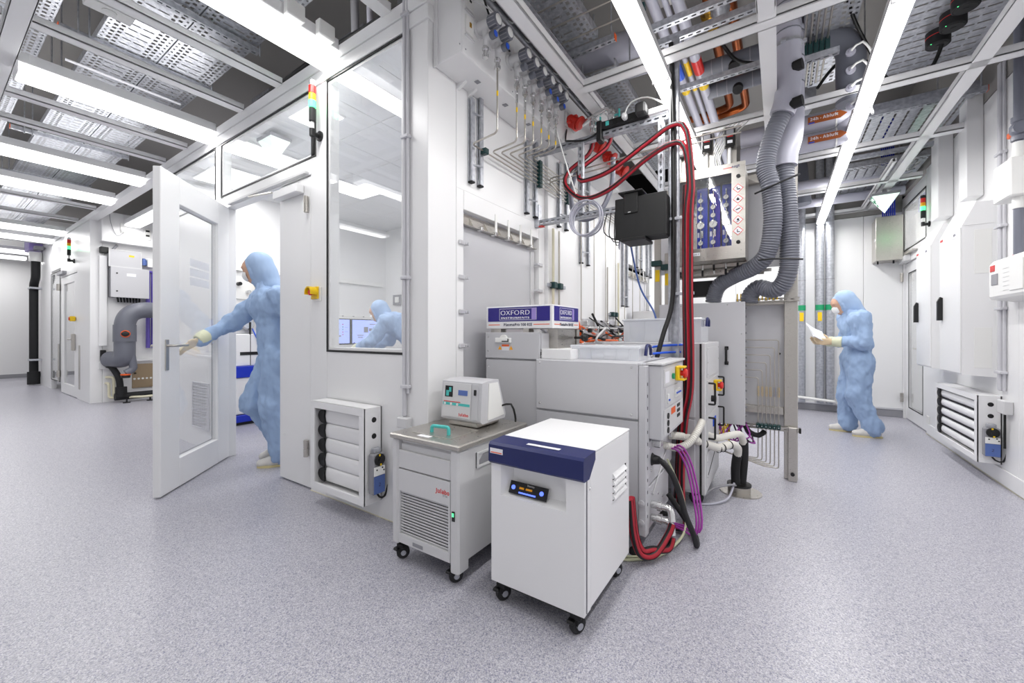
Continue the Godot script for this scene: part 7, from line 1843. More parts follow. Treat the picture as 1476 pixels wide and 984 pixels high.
	for k in 9:
		var p := Vector3(1.28, 3.08, -5.9 - rng.randf() * 0.5)
		one("loose_wire", "loose thin wire curling above the stack light wall", "cable", nb().tube(curve([p + Vector3(0.1, 0.12, 0), p + Vector3(-0.1 + rng.randf() * 0.1, 0.05, 0.1), p + Vector3(-0.12, -0.06 - rng.randf() * 0.08, -0.05), p + Vector3(0.02, -0.02, -0.25)]), 0.004, 5), M.black if k % 3 == 0 else M.white_plastic, "loose wires above the wall")

func far_bay() -> void:
	# equipment on the end wall of the second cabin, seen across the bay
	var x := -9.44
	var t := thing("panel_box", "long white panel box high on the far bay wall, above the grey control cabinet", "panel box", Vector3(x + 0.1, 2.68, -2.4))
	part(t, "body", nb().bx(x, x + 0.17, 2.68, 3.18, -3.6, -1.74, 0.004), M.white_paint)
	for k in 7:
		part(t, "front_plate", nb().bx(x + 0.17, x + 0.176, 2.685, 3.175, -1.745 - (k + 1) * 0.26 + 0.003, -1.745 - k * 0.26, 0.002), M.white_paint)
	part(t, "plug_plate", nb().bx(x + 0.176, x + 0.186, 2.85, 3.02, -2.04, -1.96, 0.004), M.white_plastic)
	part(t, "plug", nb().bx(x + 0.186, x + 0.21, 2.87, 2.92, -2.03, -1.97, 0.006), M.white_plastic)
	part(t, "outlet_plate", nb().bx(x + 0.176, x + 0.184, 2.8, 3.0, -2.36, -2.27, 0.003), M.white_plastic)
	for y in [2.86, 2.94]:
		part(t, "outlet", nb().bx(x + 0.184, x + 0.188, y, y + 0.03, -2.34, -2.29), M.black)
	part(t, "lead", nb().tube(curve([Vector3(x + 0.19, 3.16, -1.83), Vector3(x + 0.19, 2.98, -1.85), Vector3(x + 0.19, 2.8, -1.92), Vector3(x + 0.2, 2.86, -2.0)]), 0.004, 5), M.mid_grey)
	t = thing("control_box", "flat light grey box with yellow label above the grey control cabinet", "box", Vector3(x + 0.1, 2.27, -2.0))
	part(t, "body", nb().bx(x, x + 0.14, 2.29, 2.56, -2.24, -1.84, 0.005), M.grey_paint)
	part(t, "rim", rim(nb(), Vector3(x + 0.14, 2.28, -1.83), Vector3(0, 0, -1), Vector3.UP, 0.42, 0.29, 0.015, 0.01), M.light_grey)
	part(t, "yellow_label", nb().bx(x + 0.14, x + 0.142, 2.47, 2.5, -2.15, -2.08), M.yellow)
	t = thing("control_cabinet", "grey steel control cabinet with two locks on the far bay wall", "cabinet", Vector3(x + 0.1, 1.77, -2.07))
	part(t, "body", nb().bx(x, x + 0.18, 1.77, 2.27, -2.33, -1.85, 0.004), M.mid_grey)
	part(t, "door", nb().bx(x + 0.18, x + 0.195, 1.765, 2.275, -2.335, -1.845, 0.004), M.grey_paint)
	for y in [1.87, 2.17]:
		part(t, "lock", nb().lathe(Vector3(x + 0.195, y, -1.92), Vector3(1, 0, 0), [[0, 0], [0.012, 0], [0.012, 0.006], [0, 0.007]], 10), M.soft_black)
	part(t, "name_label", nb().bx(x + 0.195, x + 0.197, 2.13, 2.18, -2.16, -2.04), M.paper)
	for k in 8:
		part(t, "cable_gland", nb().cyl(Vector3(x + 0.08, 1.77, -1.95 - k * 0.04), Vector3(x + 0.09, 1.69, -1.96 - k * 0.038), 0.014, 6), M.soft_black)
	t = thing("flow_sensor", "small white and blue metering pump by the violet tube", "pump", Vector3(x + 0.1, 2.35, -2.3))
	part(t, "body", nb().bx(x, x + 0.14, 2.33, 2.48, -2.42, -2.33, 0.006), M.white_plastic)
	part(t, "head", nb().lathe(Vector3(x + 0.08, 2.36, -2.29), Vector3.UP, [[0, 0], [0.04, 0], [0.04, 0.08], [0.02, 0.12], [0, 0.12]], 12), M.actuator_blue)
	for q in [0.0, 0.07]:
		one("violet_tube", "tall violet liquid tube on the far bay wall, %s" % ("closer to the pump" if q == 0.0 else "farther from the pump"), "tube", nb().cyl(Vector3(x + 0.08, 0.9, -2.345 - q), Vector3(x + 0.08, 2.24, -2.345 - q), 0.03, 12).cyl(Vector3(x + 0.08, 2.24, -2.345 - q), Vector3(x + 0.08, 2.27, -2.345 - q), 0.045, 12), M.violet, "violet tubes on the far wall")
	t = thing("exhaust_pipe", "thick grey exhaust pipe with orange valve on the far bay wall", "pipe", Vector3(x + 0.35, 0.8, -2.0))
	var px := x + 0.36
	part(t, "pipe", nb().tube(bend([Vector3(px, 1.56, -3.6), Vector3(px, 1.56, -1.98), Vector3(px, 0.85, -1.98)], 0.3, 12), 0.135, 22), M.duct_grey)
	part(t, "sleeve", nb().cyl(Vector3(px, 1.02, -1.98), Vector3(px, 1.3, -1.98), 0.146, 22), M.duct_grey)
	part(t, "elbow", nb().tube(bend([Vector3(px, 0.95, -1.98), Vector3(px, 0.72, -1.98), Vector3(px - 0.3, 0.72, -1.86)], 0.2, 10), 0.135, 20), M.duct_grey)
	part(t, "branch", nb().tube(bend([Vector3(px + 0.05, 0.8, -2.05), Vector3(px + 0.05, 0.56, -2.08), Vector3(px + 0.05, 0.5, -1.98)], 0.08, 6), 0.055, 14), M.duct_grey)
	part(t, "drain_cap", nb().cyl(Vector3(px + 0.05, 0.42, -1.98), Vector3(px + 0.05, 0.47, -1.98), 0.06, 16), M.black)
	part(t, "orange_ring", nb().cyl(Vector3(px + 0.05, 0.465, -1.98), Vector3(px + 0.05, 0.485, -1.98), 0.065, 16).lathe(Vector3(px + 0.13, 1.15, -1.96), Vector3(1, 0, 0.2), [[0, 0], [0.06, 0], [0.06, 0.02], [0, 0.02]], 18), M.orange)
	part(t, "valve_knob", nb().box(Vector3(px + 0.17, 1.15, -1.95), Vector3(0.04, 0.05, 0.1), 0.01).lathe(Vector3(px + 0.145, 1.15, -1.955), Vector3(1, 0, 0.2), [[0, 0], [0.045, 0], [0.045, 0.02], [0, 0.02]], 16), M.black)
	t = thing("drain_pipe", "black drain pipe with fitting low on the far bay wall", "pipe", Vector3(x + 0.2, 0.1, -2.1))
	part(t, "riser", nb().tube(curve([Vector3(x + 0.02, 0.62, -1.83), Vector3(x + 0.16, 0.6, -1.86), Vector3(x + 0.24, 0.42, -1.93), Vector3(x + 0.25, 0.2, -1.95), Vector3(x + 0.25, 0.13, -1.95)]), 0.045, 12), M.soft_black)
	part(t, "level_pipe", nb().cyl(Vector3(x + 0.25, 0.1, -1.88), Vector3(x + 0.25, 0.1, -3.4), 0.06, 14).cyl(Vector3(x + 0.25, 0.1, -1.96), Vector3(x + 0.25, 0.26, -1.96), 0.075, 14), M.soft_black)
	for k in 2:
		one("cream_pipe", "thin cream pipe bending down to the floor by the black drain pipe, %s" % ("taller one" if k else "shorter one"), "pipe", nb().tube(bend([Vector3(x + 0.02, 0.42 - 0.1 * (1 - k), -1.82), Vector3(x + 0.1, 0.42 - 0.1 * (1 - k), -1.84 - 0.06 * k), Vector3(x + 0.12, 0.08, -1.84 - 0.06 * k), Vector3(x + 0.4, 0.08, -2.2), Vector3(x + 0.4, 0.08, -3.4)], 0.04), 0.02, 8), M.cream)
	for z in [-2.0, -2.3, -2.8]:
		one("pipe_stand", "small black stand holding the cream pipe off the floor", "support", nb().cyl(Vector3(x + 0.38, 0.0, z), Vector3(x + 0.38, 0.012, z), 0.05, 12).cyl(Vector3(x + 0.38, 0.01, z), Vector3(x + 0.38, 0.07, z), 0.012, 8), M.soft_black, "stands under the cream pipe")
	t = thing("tan_panel", "tan service panel with a row of white holes on the far bay wall", "panel", Vector3(x + 0.01, 0.2, -2.4))
	part(t, "panel", nb().bx(x, x + 0.02, 0.2, 0.62, -2.75, -2.15), M.tan)
	for k in 9:
		part(t, "hole_rim", nb().cyl(Vector3(x + 0.02, 0.36, -2.18 - k * 0.055), Vector3(x + 0.022, 0.36, -2.18 - k * 0.055), 0.017, 12), M.white_plastic)
	part(t, "latch", nb().bx(x + 0.02, x + 0.035, 0.45, 0.47, -2.2, -2.17), M.black)
	one("service_rail", "slim white rail under the violet tubes on the far bay wall", "rail", nb().bx(x, x + 0.06, 0.67, 0.71, -2.9, -1.98, 0.004), M.white_paint)
	t = thing("service_column", "white service column with black fittings beside the far bay corner", "column", Vector3(x + 0.05, 0.9, -1.8))
	part(t, "duct", nb().bx(x, x + 0.06, 0.95, 2.46, -1.83, -1.735, 0.004), M.white_paint)
	part(t, "fitting", nb().bx(x, x + 0.1, 2.5, 2.6, -1.84, -1.74, 0.008), M.black)
	part(t, "lower_fitting", nb().bx(x, x + 0.05, 0.7, 0.88, -1.82, -1.75, 0.008), M.black)
	part(t, "junction_box", nb().bx(x, x + 0.08, 0.56, 0.68, -1.84, -1.74, 0.006), M.light_grey)
	part(t, "bracket_arm", nb().tube([Vector3(x + 0.05, 2.66, -1.95), Vector3(x + 0.06, 2.58, -1.9), Vector3(x + 0.05, 2.5, -1.88)], 0.02, 6), M.mid_grey)
	# door, sign lamps and pipes on the second cabin front
	var d := structure("door_4")
	part(d, "leaf_frame", nb().bx(-11.75, -11.5, 0.01, 2.24, ZW - 0.05, ZW - 0.006, 0.004).bx(-10.6, -10.35, 0.01, 2.24, ZW - 0.05, ZW - 0.006, 0.004).bx(-11.5, -10.6, 0.01, 0.2, ZW - 0.05, ZW - 0.006, 0.004).bx(-11.5, -10.6, 2.1, 2.24, ZW - 0.05, ZW - 0.006, 0.004), M.white_panel)
	part(d, "pane", nb().bx(-11.5, -10.6, 0.2, 2.1, ZW - 0.03, ZW - 0.024), M.glass)
	part(d, "pull_handle", nb().bx(-10.52, -10.48, 0.85, 1.15, ZW, ZW + 0.05, 0.008).tube([Vector3(-10.5, 1.05, ZW + 0.05), Vector3(-10.75, 1.05, ZW + 0.05)], 0.014, 6), M.steel)
	part(d, "vent_slot", nb().bx(-10.22, -10.12, 0.18, 0.95, ZW, ZW + 0.006, 0.001).bx(-12.0, -11.9, 0.2, 0.95, ZW, ZW + 0.006, 0.001), M.steel)
	part(d, "door_closer", nb().bx(-11.7, -11.2, 2.28, 2.34, ZW, ZW + 0.06, 0.005), M.mid_grey)
	for y in [0.3, 2.0]:
		part(d, "hinge", nb().cyl(Vector3(-11.8, y, ZW + 0.02), Vector3(-11.8, y + 0.13, ZW + 0.02), 0.03, 10), M.steel)
	window("window_5", Vector3(-12.7, 0.2, ZW), Vector3.RIGHT, 0.9, 2.2)
	stack_light("stack light with glowing green segment on the second cabin along the corridor", Vector3(-10.55, 2.46, ZW), Vector3(0, 0, 1), 1.25)
	var e := Vector3(-10.5, 1.42, ZW)
	t = thing("emergency_stop", "yellow emergency stop beside the second cabin's door", "button", e)
	part(t, "shroud", nb().box(e + Vector3(0, 0, 0.035), Vector3(0.1, 0.09, 0.07), 0.012), M.yellow)
	part(t, "push_button", nb().lathe(e + Vector3(0, 0, 0.06), Vector3(0, 0, 1), [[0.03, 0], [0.03, 0.02], [0, 0.024]], 14), M.red)
	t = thing("black_riser", "black upright pipe with elbows at the far end of the second cabin", "pipe", Vector3(-13.95, 0.05, ZW + 0.1))
	part(t, "pipe", nb().tube(bend([Vector3(-13.95, 0.05, ZW + 0.1), Vector3(-13.95, 2.25, ZW + 0.1), Vector3(-13.7, 2.4, ZW + 0.1), Vector3(-13.7, 2.75, ZW + 0.1)], 0.08), 0.07, 12), M.soft_black)
	part(t, "joint", nb().cyl(Vector3(-13.95, 0.02, ZW + 0.1), Vector3(-13.95, 0.3, ZW + 0.1), 0.1, 12), M.soft_black)
	for y in [0.55, 2.15]:
		part(t, "clip", nb().bx(-14.05, -13.75, y, y + 0.04, ZW - 0.0, ZW + 0.18, 0.004), M.galv)
	part(t, "transparent_trap", nb().cyl(Vector3(-13.7, 2.75, ZW + 0.1), Vector3(-13.7, 2.95, ZW + 0.1), 0.1, 14), M.white_plastic)
	t = thing("far_vent", "small grey unit with dark clamps under the ceiling at the second cabin's end", "unit", Vector3(-13.7, 2.9, ZW + 0.1))
	part(t, "body", nb().bx(-14.1, -13.5, 2.98, 3.3, ZW + 0.02, ZW + 0.22, 0.01), M.lilac)
	for y in [2.98, 3.22]:
		part(t, "clamp", nb().bx(-13.6, -13.3, y, y + 0.07, ZW + 0.02, ZW + 0.16, 0.01), M.mid_grey)

func cabin_inside() -> void:
	# desk with two screens along the end wall
	var t := thing("work_desk", "white desk inside the cabin holding two monitors", "desk", Vector3(-4.95, 0, -3.6))
	part(t, "top", nb().bx(-5.4, -4.5, 0.87, 0.9, -4.6, -2.65, 0.004), M.light_grey)
	for q in [[-5.35, -2.7], [-4.55, -2.7], [-5.35, -4.55], [-4.55, -4.55]]:
		part(t, "leg", nb().bx(q[0] - 0.025, q[0] + 0.025, 0, 0.87, q[1] - 0.025, q[1] + 0.025, 0.003), M.mid_grey)
	for k in 2:
		var z: float = [-3.12, -3.72][k]
		var m := thing("monitor", "flat monitor showing lilac process diagrams, %s" % ["closer to the cabin door", "beside the bending worker"][k], "monitor", Vector3(-5.0, 0.9, z), "monitors on the cabin desk")
		var bs := Basis(Vector3.UP, 0.04 - 0.08 * k)
		var c := Vector3(-5.0, 1.18, z)
		part(m, "case", nb().box(c, Vector3(0.035, 0.36, 0.58), 0.005, bs), M.soft_black)
		var s := part(m, "screen", nb().box(c + bs * Vector3(0.018, 0.005, 0), Vector3(0.003, 0.33, 0.56), 0.0, bs), M.screen)
		part(m, "bezel", rim(nb(), c + bs * Vector3(0.018, -0.18, 0.29), bs * Vector3(0, 0, -1), Vector3.UP, 0.58, 0.36, 0.012, 0.006), M.soft_black)
		part(m, "stand", nb().cyl(Vector3(-5.02, 0.9, z), Vector3(-5.02, 1.05, z), 0.03, 10).bx(-5.12, -4.9, 0.9, 0.912, z - 0.12, z + 0.12, 0.004), M.mid_grey)
		var o := bs * Vector3(0.0205, 0, 0)
		var dg := nb()
		dg.box(c + o + bs * Vector3(0, 0.03, 0.06), Vector3(0.001, 0.08, 0.07), 0.0, bs).box(c + o + bs * Vector3(0, 0.03, -0.02), Vector3(0.001, 0.04, 0.06), 0.0, bs).box(c + o + bs * Vector3(0, 0.03, -0.08), Vector3(0.001, 0.01, 0.08), 0.0, bs).box(c + o + bs * Vector3(0, -0.06, -0.1), Vector3(0.001, 0.02, 0.09), 0.0, bs).box(c + o + bs * Vector3(0, 0.11, -0.06), Vector3(0.001, 0.012, 0.12), 0.0, bs).box(c + o + bs * Vector3(0, -0.05, 0.15), Vector3(0.001, 0.012, 0.1), 0.0, bs).box(c + o + bs * Vector3(0, -0.08, 0.15), Vector3(0.001, 0.012, 0.08), 0.0, bs)
		part(s, "diagram", dg, M.mid_grey)
		for j in 5:
			part(s, "status_mark", nb().box(c + o + bs * Vector3(0, 0.1 - j * 0.035, -0.17), Vector3(0.001, 0.014, 0.014), 0.0, bs), [M.red, M.green, M.green, M.red, M.red][j])
		part(s, "list_panel", nb().box(c + o + bs * Vector3(0, 0.0, -0.225), Vector3(0.001, 0.004, 0.05), 0.0, bs).box(c + o + bs * Vector3(0, 0.06, -0.225), Vector3(0.001, 0.004, 0.05), 0.0, bs), M.actuator_blue)
	t = thing("keyboard", "light keyboard lying on the cabin desk", "keyboard", Vector3(-4.68, 0.9, -3.0))
	part(t, "base", nb().bx(-4.78, -4.62, 0.9, 0.915, -3.2, -2.75, 0.004), M.light_grey)
	var kb := nb()
	for r in 4:
		for k in 13:
			kb.bx(-4.77 + r * 0.036, -4.74 + r * 0.036, 0.915, 0.921, -2.77 - k * 0.032 - 0.026, -2.77 - k * 0.032)
	var ko := part(t, "keys", kb, M.white_plastic)
	ko.set_meta("kind", "stuff")
	t = thing("desk_button", "yellow desk button box beside the worker's hand", "button", Vector3(-4.62, 0.9, -3.42))
	part(t, "base", nb().bx(-4.66, -4.58, 0.9, 0.95, -3.46, -3.38, 0.006), M.yellow)
	part(t, "push_button", nb().lathe(Vector3(-4.62, 0.95, -3.42), Vector3.UP, [[0.028, 0], [0.028, 0.03], [0.024, 0.034], [0, 0.035]], 14), M.yellow)
	one("blue_stand", "small blue wire stand on the cabin desk between the monitors", "stand", nb().tube([Vector3(-4.7, 0.9, -3.3), Vector3(-4.7, 0.97, -3.27), Vector3(-4.7, 0.9, -3.24)], 0.006, 5).cyl(Vector3(-4.7, 0.96, -3.27), Vector3(-4.7, 1.04, -3.27), 0.006, 6), M.brand_blue)
	t = thing("wall_rail", "white wiring rail with dark studs on the wall behind the monitors", "rail", Vector3(-6.05, 1.35, -3.6))
	part(t, "rail", nb().bx(-6.08, -6.04, 1.36, 1.46, -4.85, -2.9, 0.004), M.white_plastic)
	for k in 10:
		part(t, "stud", nb().bx(-6.04, -6.035, 1.44, 1.455, -3.0 - k * 0.2, -2.97 - k * 0.2), M.mid_grey)
	t = thing("wall_unit", "small grey unit with white box on the cabin wall above the bending worker", "unit", Vector3(-3.9, 1.55, -4.88))
	var wx := fz(573, 432, -4.86)
	t.position = wx
	part(t, "plate", nb().box(wx, Vector3(0.22, 0.18, 0.03), 0.004), M.mid_grey)
	part(t, "white_box", nb().box(wx + Vector3(0.01, 0, 0.02), Vector3(0.09, 0.1, 0.03), 0.004), M.white_plastic)
	# tool with blue stripes seen through the doorway
	t = thing("process_tool", "white tool with two blue stripes inside the cabin doorway", "machine", Vector3(-5.85, 0, -2.4))
	part(t, "lower_body", nb().bx(-6.06, -5.62, 0.14, 0.6, -3.0, -1.85, 0.01), M.white_paint)
	part(t, "blue_base", nb().bx(-6.06, -5.61, 0.04, 0.13, -3.01, -1.84, 0.006), M.blue_panel)
	part(t, "plinth", nb().bx(-6.04, -5.65, 0, 0.04, -2.98, -1.88), M.black)
	part(t, "blue_stripe", nb().bx(-6.06, -5.605, 0.6, 0.74, -3.01, -1.84, 0.004), M.blue_panel)
	part(t, "upper_body", nb().bx(-6.06, -5.65, 0.74, 1.15, -3.0, -1.85, 0.01), M.white_paint)
	part(t, "dark_slot", nb().bx(-5.65, -5.645, 0.88, 0.92, -2.55, -2.3), M.soft_black)
	part(t, "turret", nb().bx(-6.0, -5.72, 1.15, 1.4, -2.6, -2.2, 0.01), M.grey_paint)
	part(t, "turret_ring", nb().lathe(Vector3(-5.7, 1.28, -2.4), Vector3(1, 0, 0), [[0, 0], [0.08, 0], [0.08, 0.03], [0.06, 0.04], [0, 0.04]], 18), M.chrome)
	part(t, "air_hose", nb().tube(curve([Vector3(-5.7, 1.25, -2.45), Vector3(-5.58, 1.0, -2.5), Vector3(-5.56, 0.75, -2.55), Vector3(-5.6, 0.45, -2.45)]), 0.008, 6), M.cable_blue)
	part(t, "black_post", nb().cyl(Vector3(-5.66, 0.75, -2.42), Vector3(-5.66, 1.3, -2.42), 0.012, 8), M.soft_black)
	t = thing("gas_manifold", "wall manifold with small coloured fittings behind the walking worker", "manifold", Vector3(-6.05, 1.75, -2.5))
	part(t, "rail", nb().bx(-6.08, -6.05, 1.62, 1.92, -3.1, -1.95, 0.004), M.white_plastic)
	for k in 9:
		part(t, "fitting", nb().cyl(Vector3(-6.05, 1.82 - 0.1 * (k % 2), -2.0 - k * 0.11), Vector3(-5.98, 1.82 - 0.1 * (k % 2), -2.0 - k * 0.11), 0.025, 8), [M.black, M.chrome, M.yellow, M.actuator_blue][k % 4])
	one("level_rail", "white level rail under the manifold inside the cabin", "rail", nb().bx(-6.08, -6.03, 2.0, 2.06, -4.8, -1.8, 0.004), M.white_plastic)

# ---- people: a field of tapered capsules, meshed as surface nets ----
class Field extends RefCounted:
	var lo: Vector3
	var cell: float
	var nx: int
	var ny: int
	var nz: int
	var d := PackedFloat32Array()
	var near := PackedFloat32Array()
	var who := PackedByteArray()
	func setup(a: Vector3, b: Vector3, c: float) -> Field:
		lo = a
		cell = c
		nx = int((b.x - a.x) / c) + 2
		ny = int((b.y - a.y) / c) + 2
		nz = int((b.z - a.z) / c) + 2
		d.resize(nx * ny * nz)
		d.fill(1.0)
		near.resize(nx * ny * nz)
		near.fill(1.0)
		who.resize(nx * ny * nz)
		return self
	# capsule from a (radius ra) to b (radius rb); sq squashes it along the axis `flat_dir`
	func cap(a: Vector3, ra: float, b: Vector3, rb: float, tone: int, k := 0.03, flat_dir := Vector3.ZERO, sq := 1.0) -> void:
		var m: float = maxf(ra, rb) + k + cell * 3.0
		var p0 := Vector3(minf(a.x, b.x) - m, minf(a.y, b.y) - m, minf(a.z, b.z) - m) - lo
		var p1 := Vector3(maxf(a.x, b.x) + m, maxf(a.y, b.y) + m, maxf(a.z, b.z) + m) - lo
		var i0: int = maxi(int(p0.x / cell), 0)
		var i1: int = mini(int(p1.x / cell) + 1, nx - 1)
		var j0: int = maxi(int(p0.y / cell), 0)
		var j1: int = mini(int(p1.y / cell) + 1, ny - 1)
		var k0: int = maxi(int(p0.z / cell), 0)
		var k1: int = mini(int(p1.z / cell) + 1, nz - 1)
		var ab := b - a
		var l2: float = maxf(ab.length_squared(), 1e-9)
		for i in range(i0, i1 + 1):
			for j in range(j0, j1 + 1):
				var base := (i * ny + j) * nz
				for q in range(k0, k1 + 1):
					var p := lo + Vector3(i, j, q) * cell
					var t := clampf((p - a).dot(ab) / l2, 0.0, 1.0)
					var v := p - a - ab * t
					if sq != 1.0:
						v += flat_dir * (v.dot(flat_dir) * (1.0 / sq - 1.0))
					var s := v.length() - lerpf(ra, rb, t)
					if sq != 1.0: s *= lerpf(1.0, sq, 0.5)
					var at := base + q
					if s < near[at]:
						near[at] = s
						who[at] = tone
					var o := d[at]
					var h := clampf(0.5 + 0.5 * (o - s) / k, 0.0, 1.0)
					d[at] = lerpf(o, s, h) - k * h * (1.0 - h)
	func net(b: B, tones: Array, wrinkle: float, xf: Transform3D, seed_: int) -> void:
		var noise := FastNoiseLite.new()
		noise.seed = seed_
		noise.frequency = 8.5
		noise.fractal_octaves = 3
		var idx := {}
		var pos := PackedVector3Array()
		var nor := PackedVector3Array()
		var col := PackedColorArray()
		var sx := ny * nz
		for i in nx - 1:
			for j in ny - 1:
				for q in nz - 1:
					var at := (i * ny + j) * nz + q
					var v0 := d[at]
					if absf(v0) > cell * 2.5: continue
					var acc := Vector3.ZERO
					var cnt := 0
					var w := [v0, d[at + sx], d[at + nz], d[at + sx + nz], d[at + 1], d[at + sx + 1], d[at + nz + 1], d[at + sx + nz + 1]]
					var neg := 0
					for z in w:
						if z < 0.0: neg += 1
					if neg == 0 or neg == 8: continue
					for e in [[0, 1], [2, 3], [4, 5], [6, 7], [0, 2], [1, 3], [4, 6], [5, 7], [0, 4], [1, 5], [2, 6], [3, 7]]:
						var a: float = w[e[0]]
						var c: float = w[e[1]]
						if (a < 0.0) != (c < 0.0):
							var t := a / (a - c)
							acc += Vector3(e[0] & 1, (e[0] >> 1) & 1, (e[0] >> 2) & 1).lerp(Vector3(e[1] & 1, (e[1] >> 1) & 1, (e[1] >> 2) & 1), t)
							cnt += 1
					acc /= cnt
					var g := Vector3(w[1] + w[3] + w[5] + w[7] - w[0] - w[2] - w[4] - w[6], w[2] + w[3] + w[6] + w[7] - w[0] - w[1] - w[4] - w[5], w[4] + w[5] + w[6] + w[7] - w[0] - w[1] - w[2] - w[3]).normalized()
					idx[at] = pos.size()
					var p := lo + (Vector3(i, j, q) + acc) * cell
					if wrinkle > 0.0 and who[at] == 0:
						p += g * (noise.get_noise_3d(p.x * 1.0, p.y * 0.55, p.z * 1.0) * wrinkle)
					pos.append(p)
					nor.append(g)
					col.append(tones[who[at]])
		var tris := PackedInt32Array()
		for at in idx:
			var q: int = at % nz
			var j: int = (at / nz) % ny
			var i: int = at / sx
			for ax in 3:
				var st: int = [sx, nz, 1][ax]
				var o1: int = [nz, 1, sx][ax]
				var o2: int = [1, sx, nz][ax]
				var a := d[at]
				var c := d[at + st]
				if (a < 0.0) == (c < 0.0): continue
				if not (idx.has(at - o1) and idx.has(at - o2) and idx.has(at - o1 - o2)): continue
				var v := [idx[at], idx[at - o1], idx[at - o1 - o2], idx[at - o2]]
				tris.append_array(PackedInt32Array([v[0], v[1], v[2], v[0], v[2], v[3]]))
		# normals from the moved surface
		var sm := PackedVector3Array()
		sm.resize(pos.size())
		for k in range(0, tris.size(), 3):
			var fn := (pos[tris[k + 1]] - pos[tris[k]]).cross(pos[tris[k + 2]] - pos[tris[k]])
			if fn.dot(nor[tris[k]]) < 0.0: fn = -fn
			for z in 3: sm[tris[k + z]] += fn
		for k in range(0, tris.size(), 3):
			var a := tris[k]
			var e := tris[k + 1]
			var f := tris[k + 2]
			var na := (xf.basis * sm[a]).normalized()
			var ne := (xf.basis * sm[e]).normalized()
			var nf := (xf.basis * sm[f]).normalized()
			var before := b.v.size()
			b.tri(xf * pos[a], xf * pos[e], xf * pos[f], na, ne, nf)
			if b.v[before + 1].is_equal_approx(xf * pos[e]):
				b.c.append(col[a]); b.c.append(col[e]); b.c.append(col[f])
			else:
				b.c.append(col[a]); b.c.append(col[f]); b.c.append(col[e])

# hand with five bent fingers; wr wrist, dir along the hand, pn palm normal (towards what it holds), th side of the thumb
func hand(b: B, wr: Vector3, dir: Vector3, pn: Vector3, th: Vector3, curl: float, tones: Array, xf: Transform3D) -> void:
	var f := Field.new().setup(wr - Vector3.ONE * 0.22, wr + Vector3.ONE * 0.22, 0.005)
	var palm := wr + dir * 0.085
	f.cap(wr - dir * 0.03, 0.03, wr + dir * 0.01, 0.027, 1, 0.01)
	for k in 4:
		var s := th * (0.03 - 0.02 * k)
		f.cap(wr + dir * 0.015 + s * 0.6, 0.018, palm + s, 0.0125, 1, 0.012)
		var p := palm + s
		var dd := dir
		for j in 3:
			var ln: float = [0.04, 0.026, 0.02][j] * [0.95, 1.08, 1.0, 0.8][k]
			dd = (dd + pn * curl * [0.35, 0.75, 0.6][j]).normalized()
			var e := p + dd * ln
			f.cap(p, [0.0105, 0.0095, 0.0088][j], e, [0.0095, 0.0088, 0.0078][j], 1, 0.004)
			p = e
	var tp := wr + dir * 0.03 + th * 0.03
	var td := (dir * 0.6 + th * 0.75 + pn * 0.25).normalized()
	f.cap(wr + dir * 0.015 + th * 0.012, 0.017, tp, 0.014, 1, 0.01)
	for j in 2:
		var e: Vector3 = tp + td * [0.038, 0.03][j]
		f.cap(tp, [0.0125, 0.011][j], e, [0.011, 0.009][j], 1, 0.004)
		tp = e
		td = (td + dir * 0.4 + pn * curl * 0.5).normalized()
	f.net(b, tones, 0.0, xf, 1)

# head in a hood: c centre of the skull, f forward, u up
func hooded_head(b: B, c: Vector3, f: Vector3, u: Vector3, tones: Array, xf: Transform3D) -> void:
	var r := f.cross(u).normalized()
	var g := Field.new().setup(c - Vector3.ONE * 0.24, c + Vector3.ONE * 0.24, 0.006)
	# hood shell
	g.cap(c + u * 0.045 - f * 0.02, 0.107, c - u * 0.03 - f * 0.03, 0.1, 0, 0.03)
	g.cap(c - u * 0.05 - f * 0.04, 0.085, c - u * 0.16 - f * 0.05, 0.09, 0, 0.04)
	g.cap(c - u * 0.09 + f * 0.03, 0.06, c - u * 0.15, 0.075, 0, 0.03)
	# face set into the opening
	g.cap(c + u * 0.035 + f * 0.055, 0.07, c - u * 0.055 + f * 0.06, 0.056, 1, 0.012)
	g.cap(c + u * 0.03 + f * 0.1, 0.014, c - u * 0.012 + f * 0.122, 0.017, 1, 0.012)      # nose
	g.cap(c + u * 0.045 + f * 0.104 - r * 0.045, 0.012, c + u * 0.045 + f * 0.104 + r * 0.045, 0.012, 1, 0.012)  # brow
	# rolled hood edge round the face
	var prev := Vector3.ZERO
	for j in 17:
		var a := TAU * j / 16.0
		var p := c + u * (0.005 + cos(a) * 0.088) + r * (sin(a) * 0.073) + f * (0.066 - 0.022 * absf(sin(a)))
		if j: g.cap(prev, 0.017, p, 0.017, 0, 0.012)
		prev = p
	g.net(b, tones, 0.004, xf, 3)

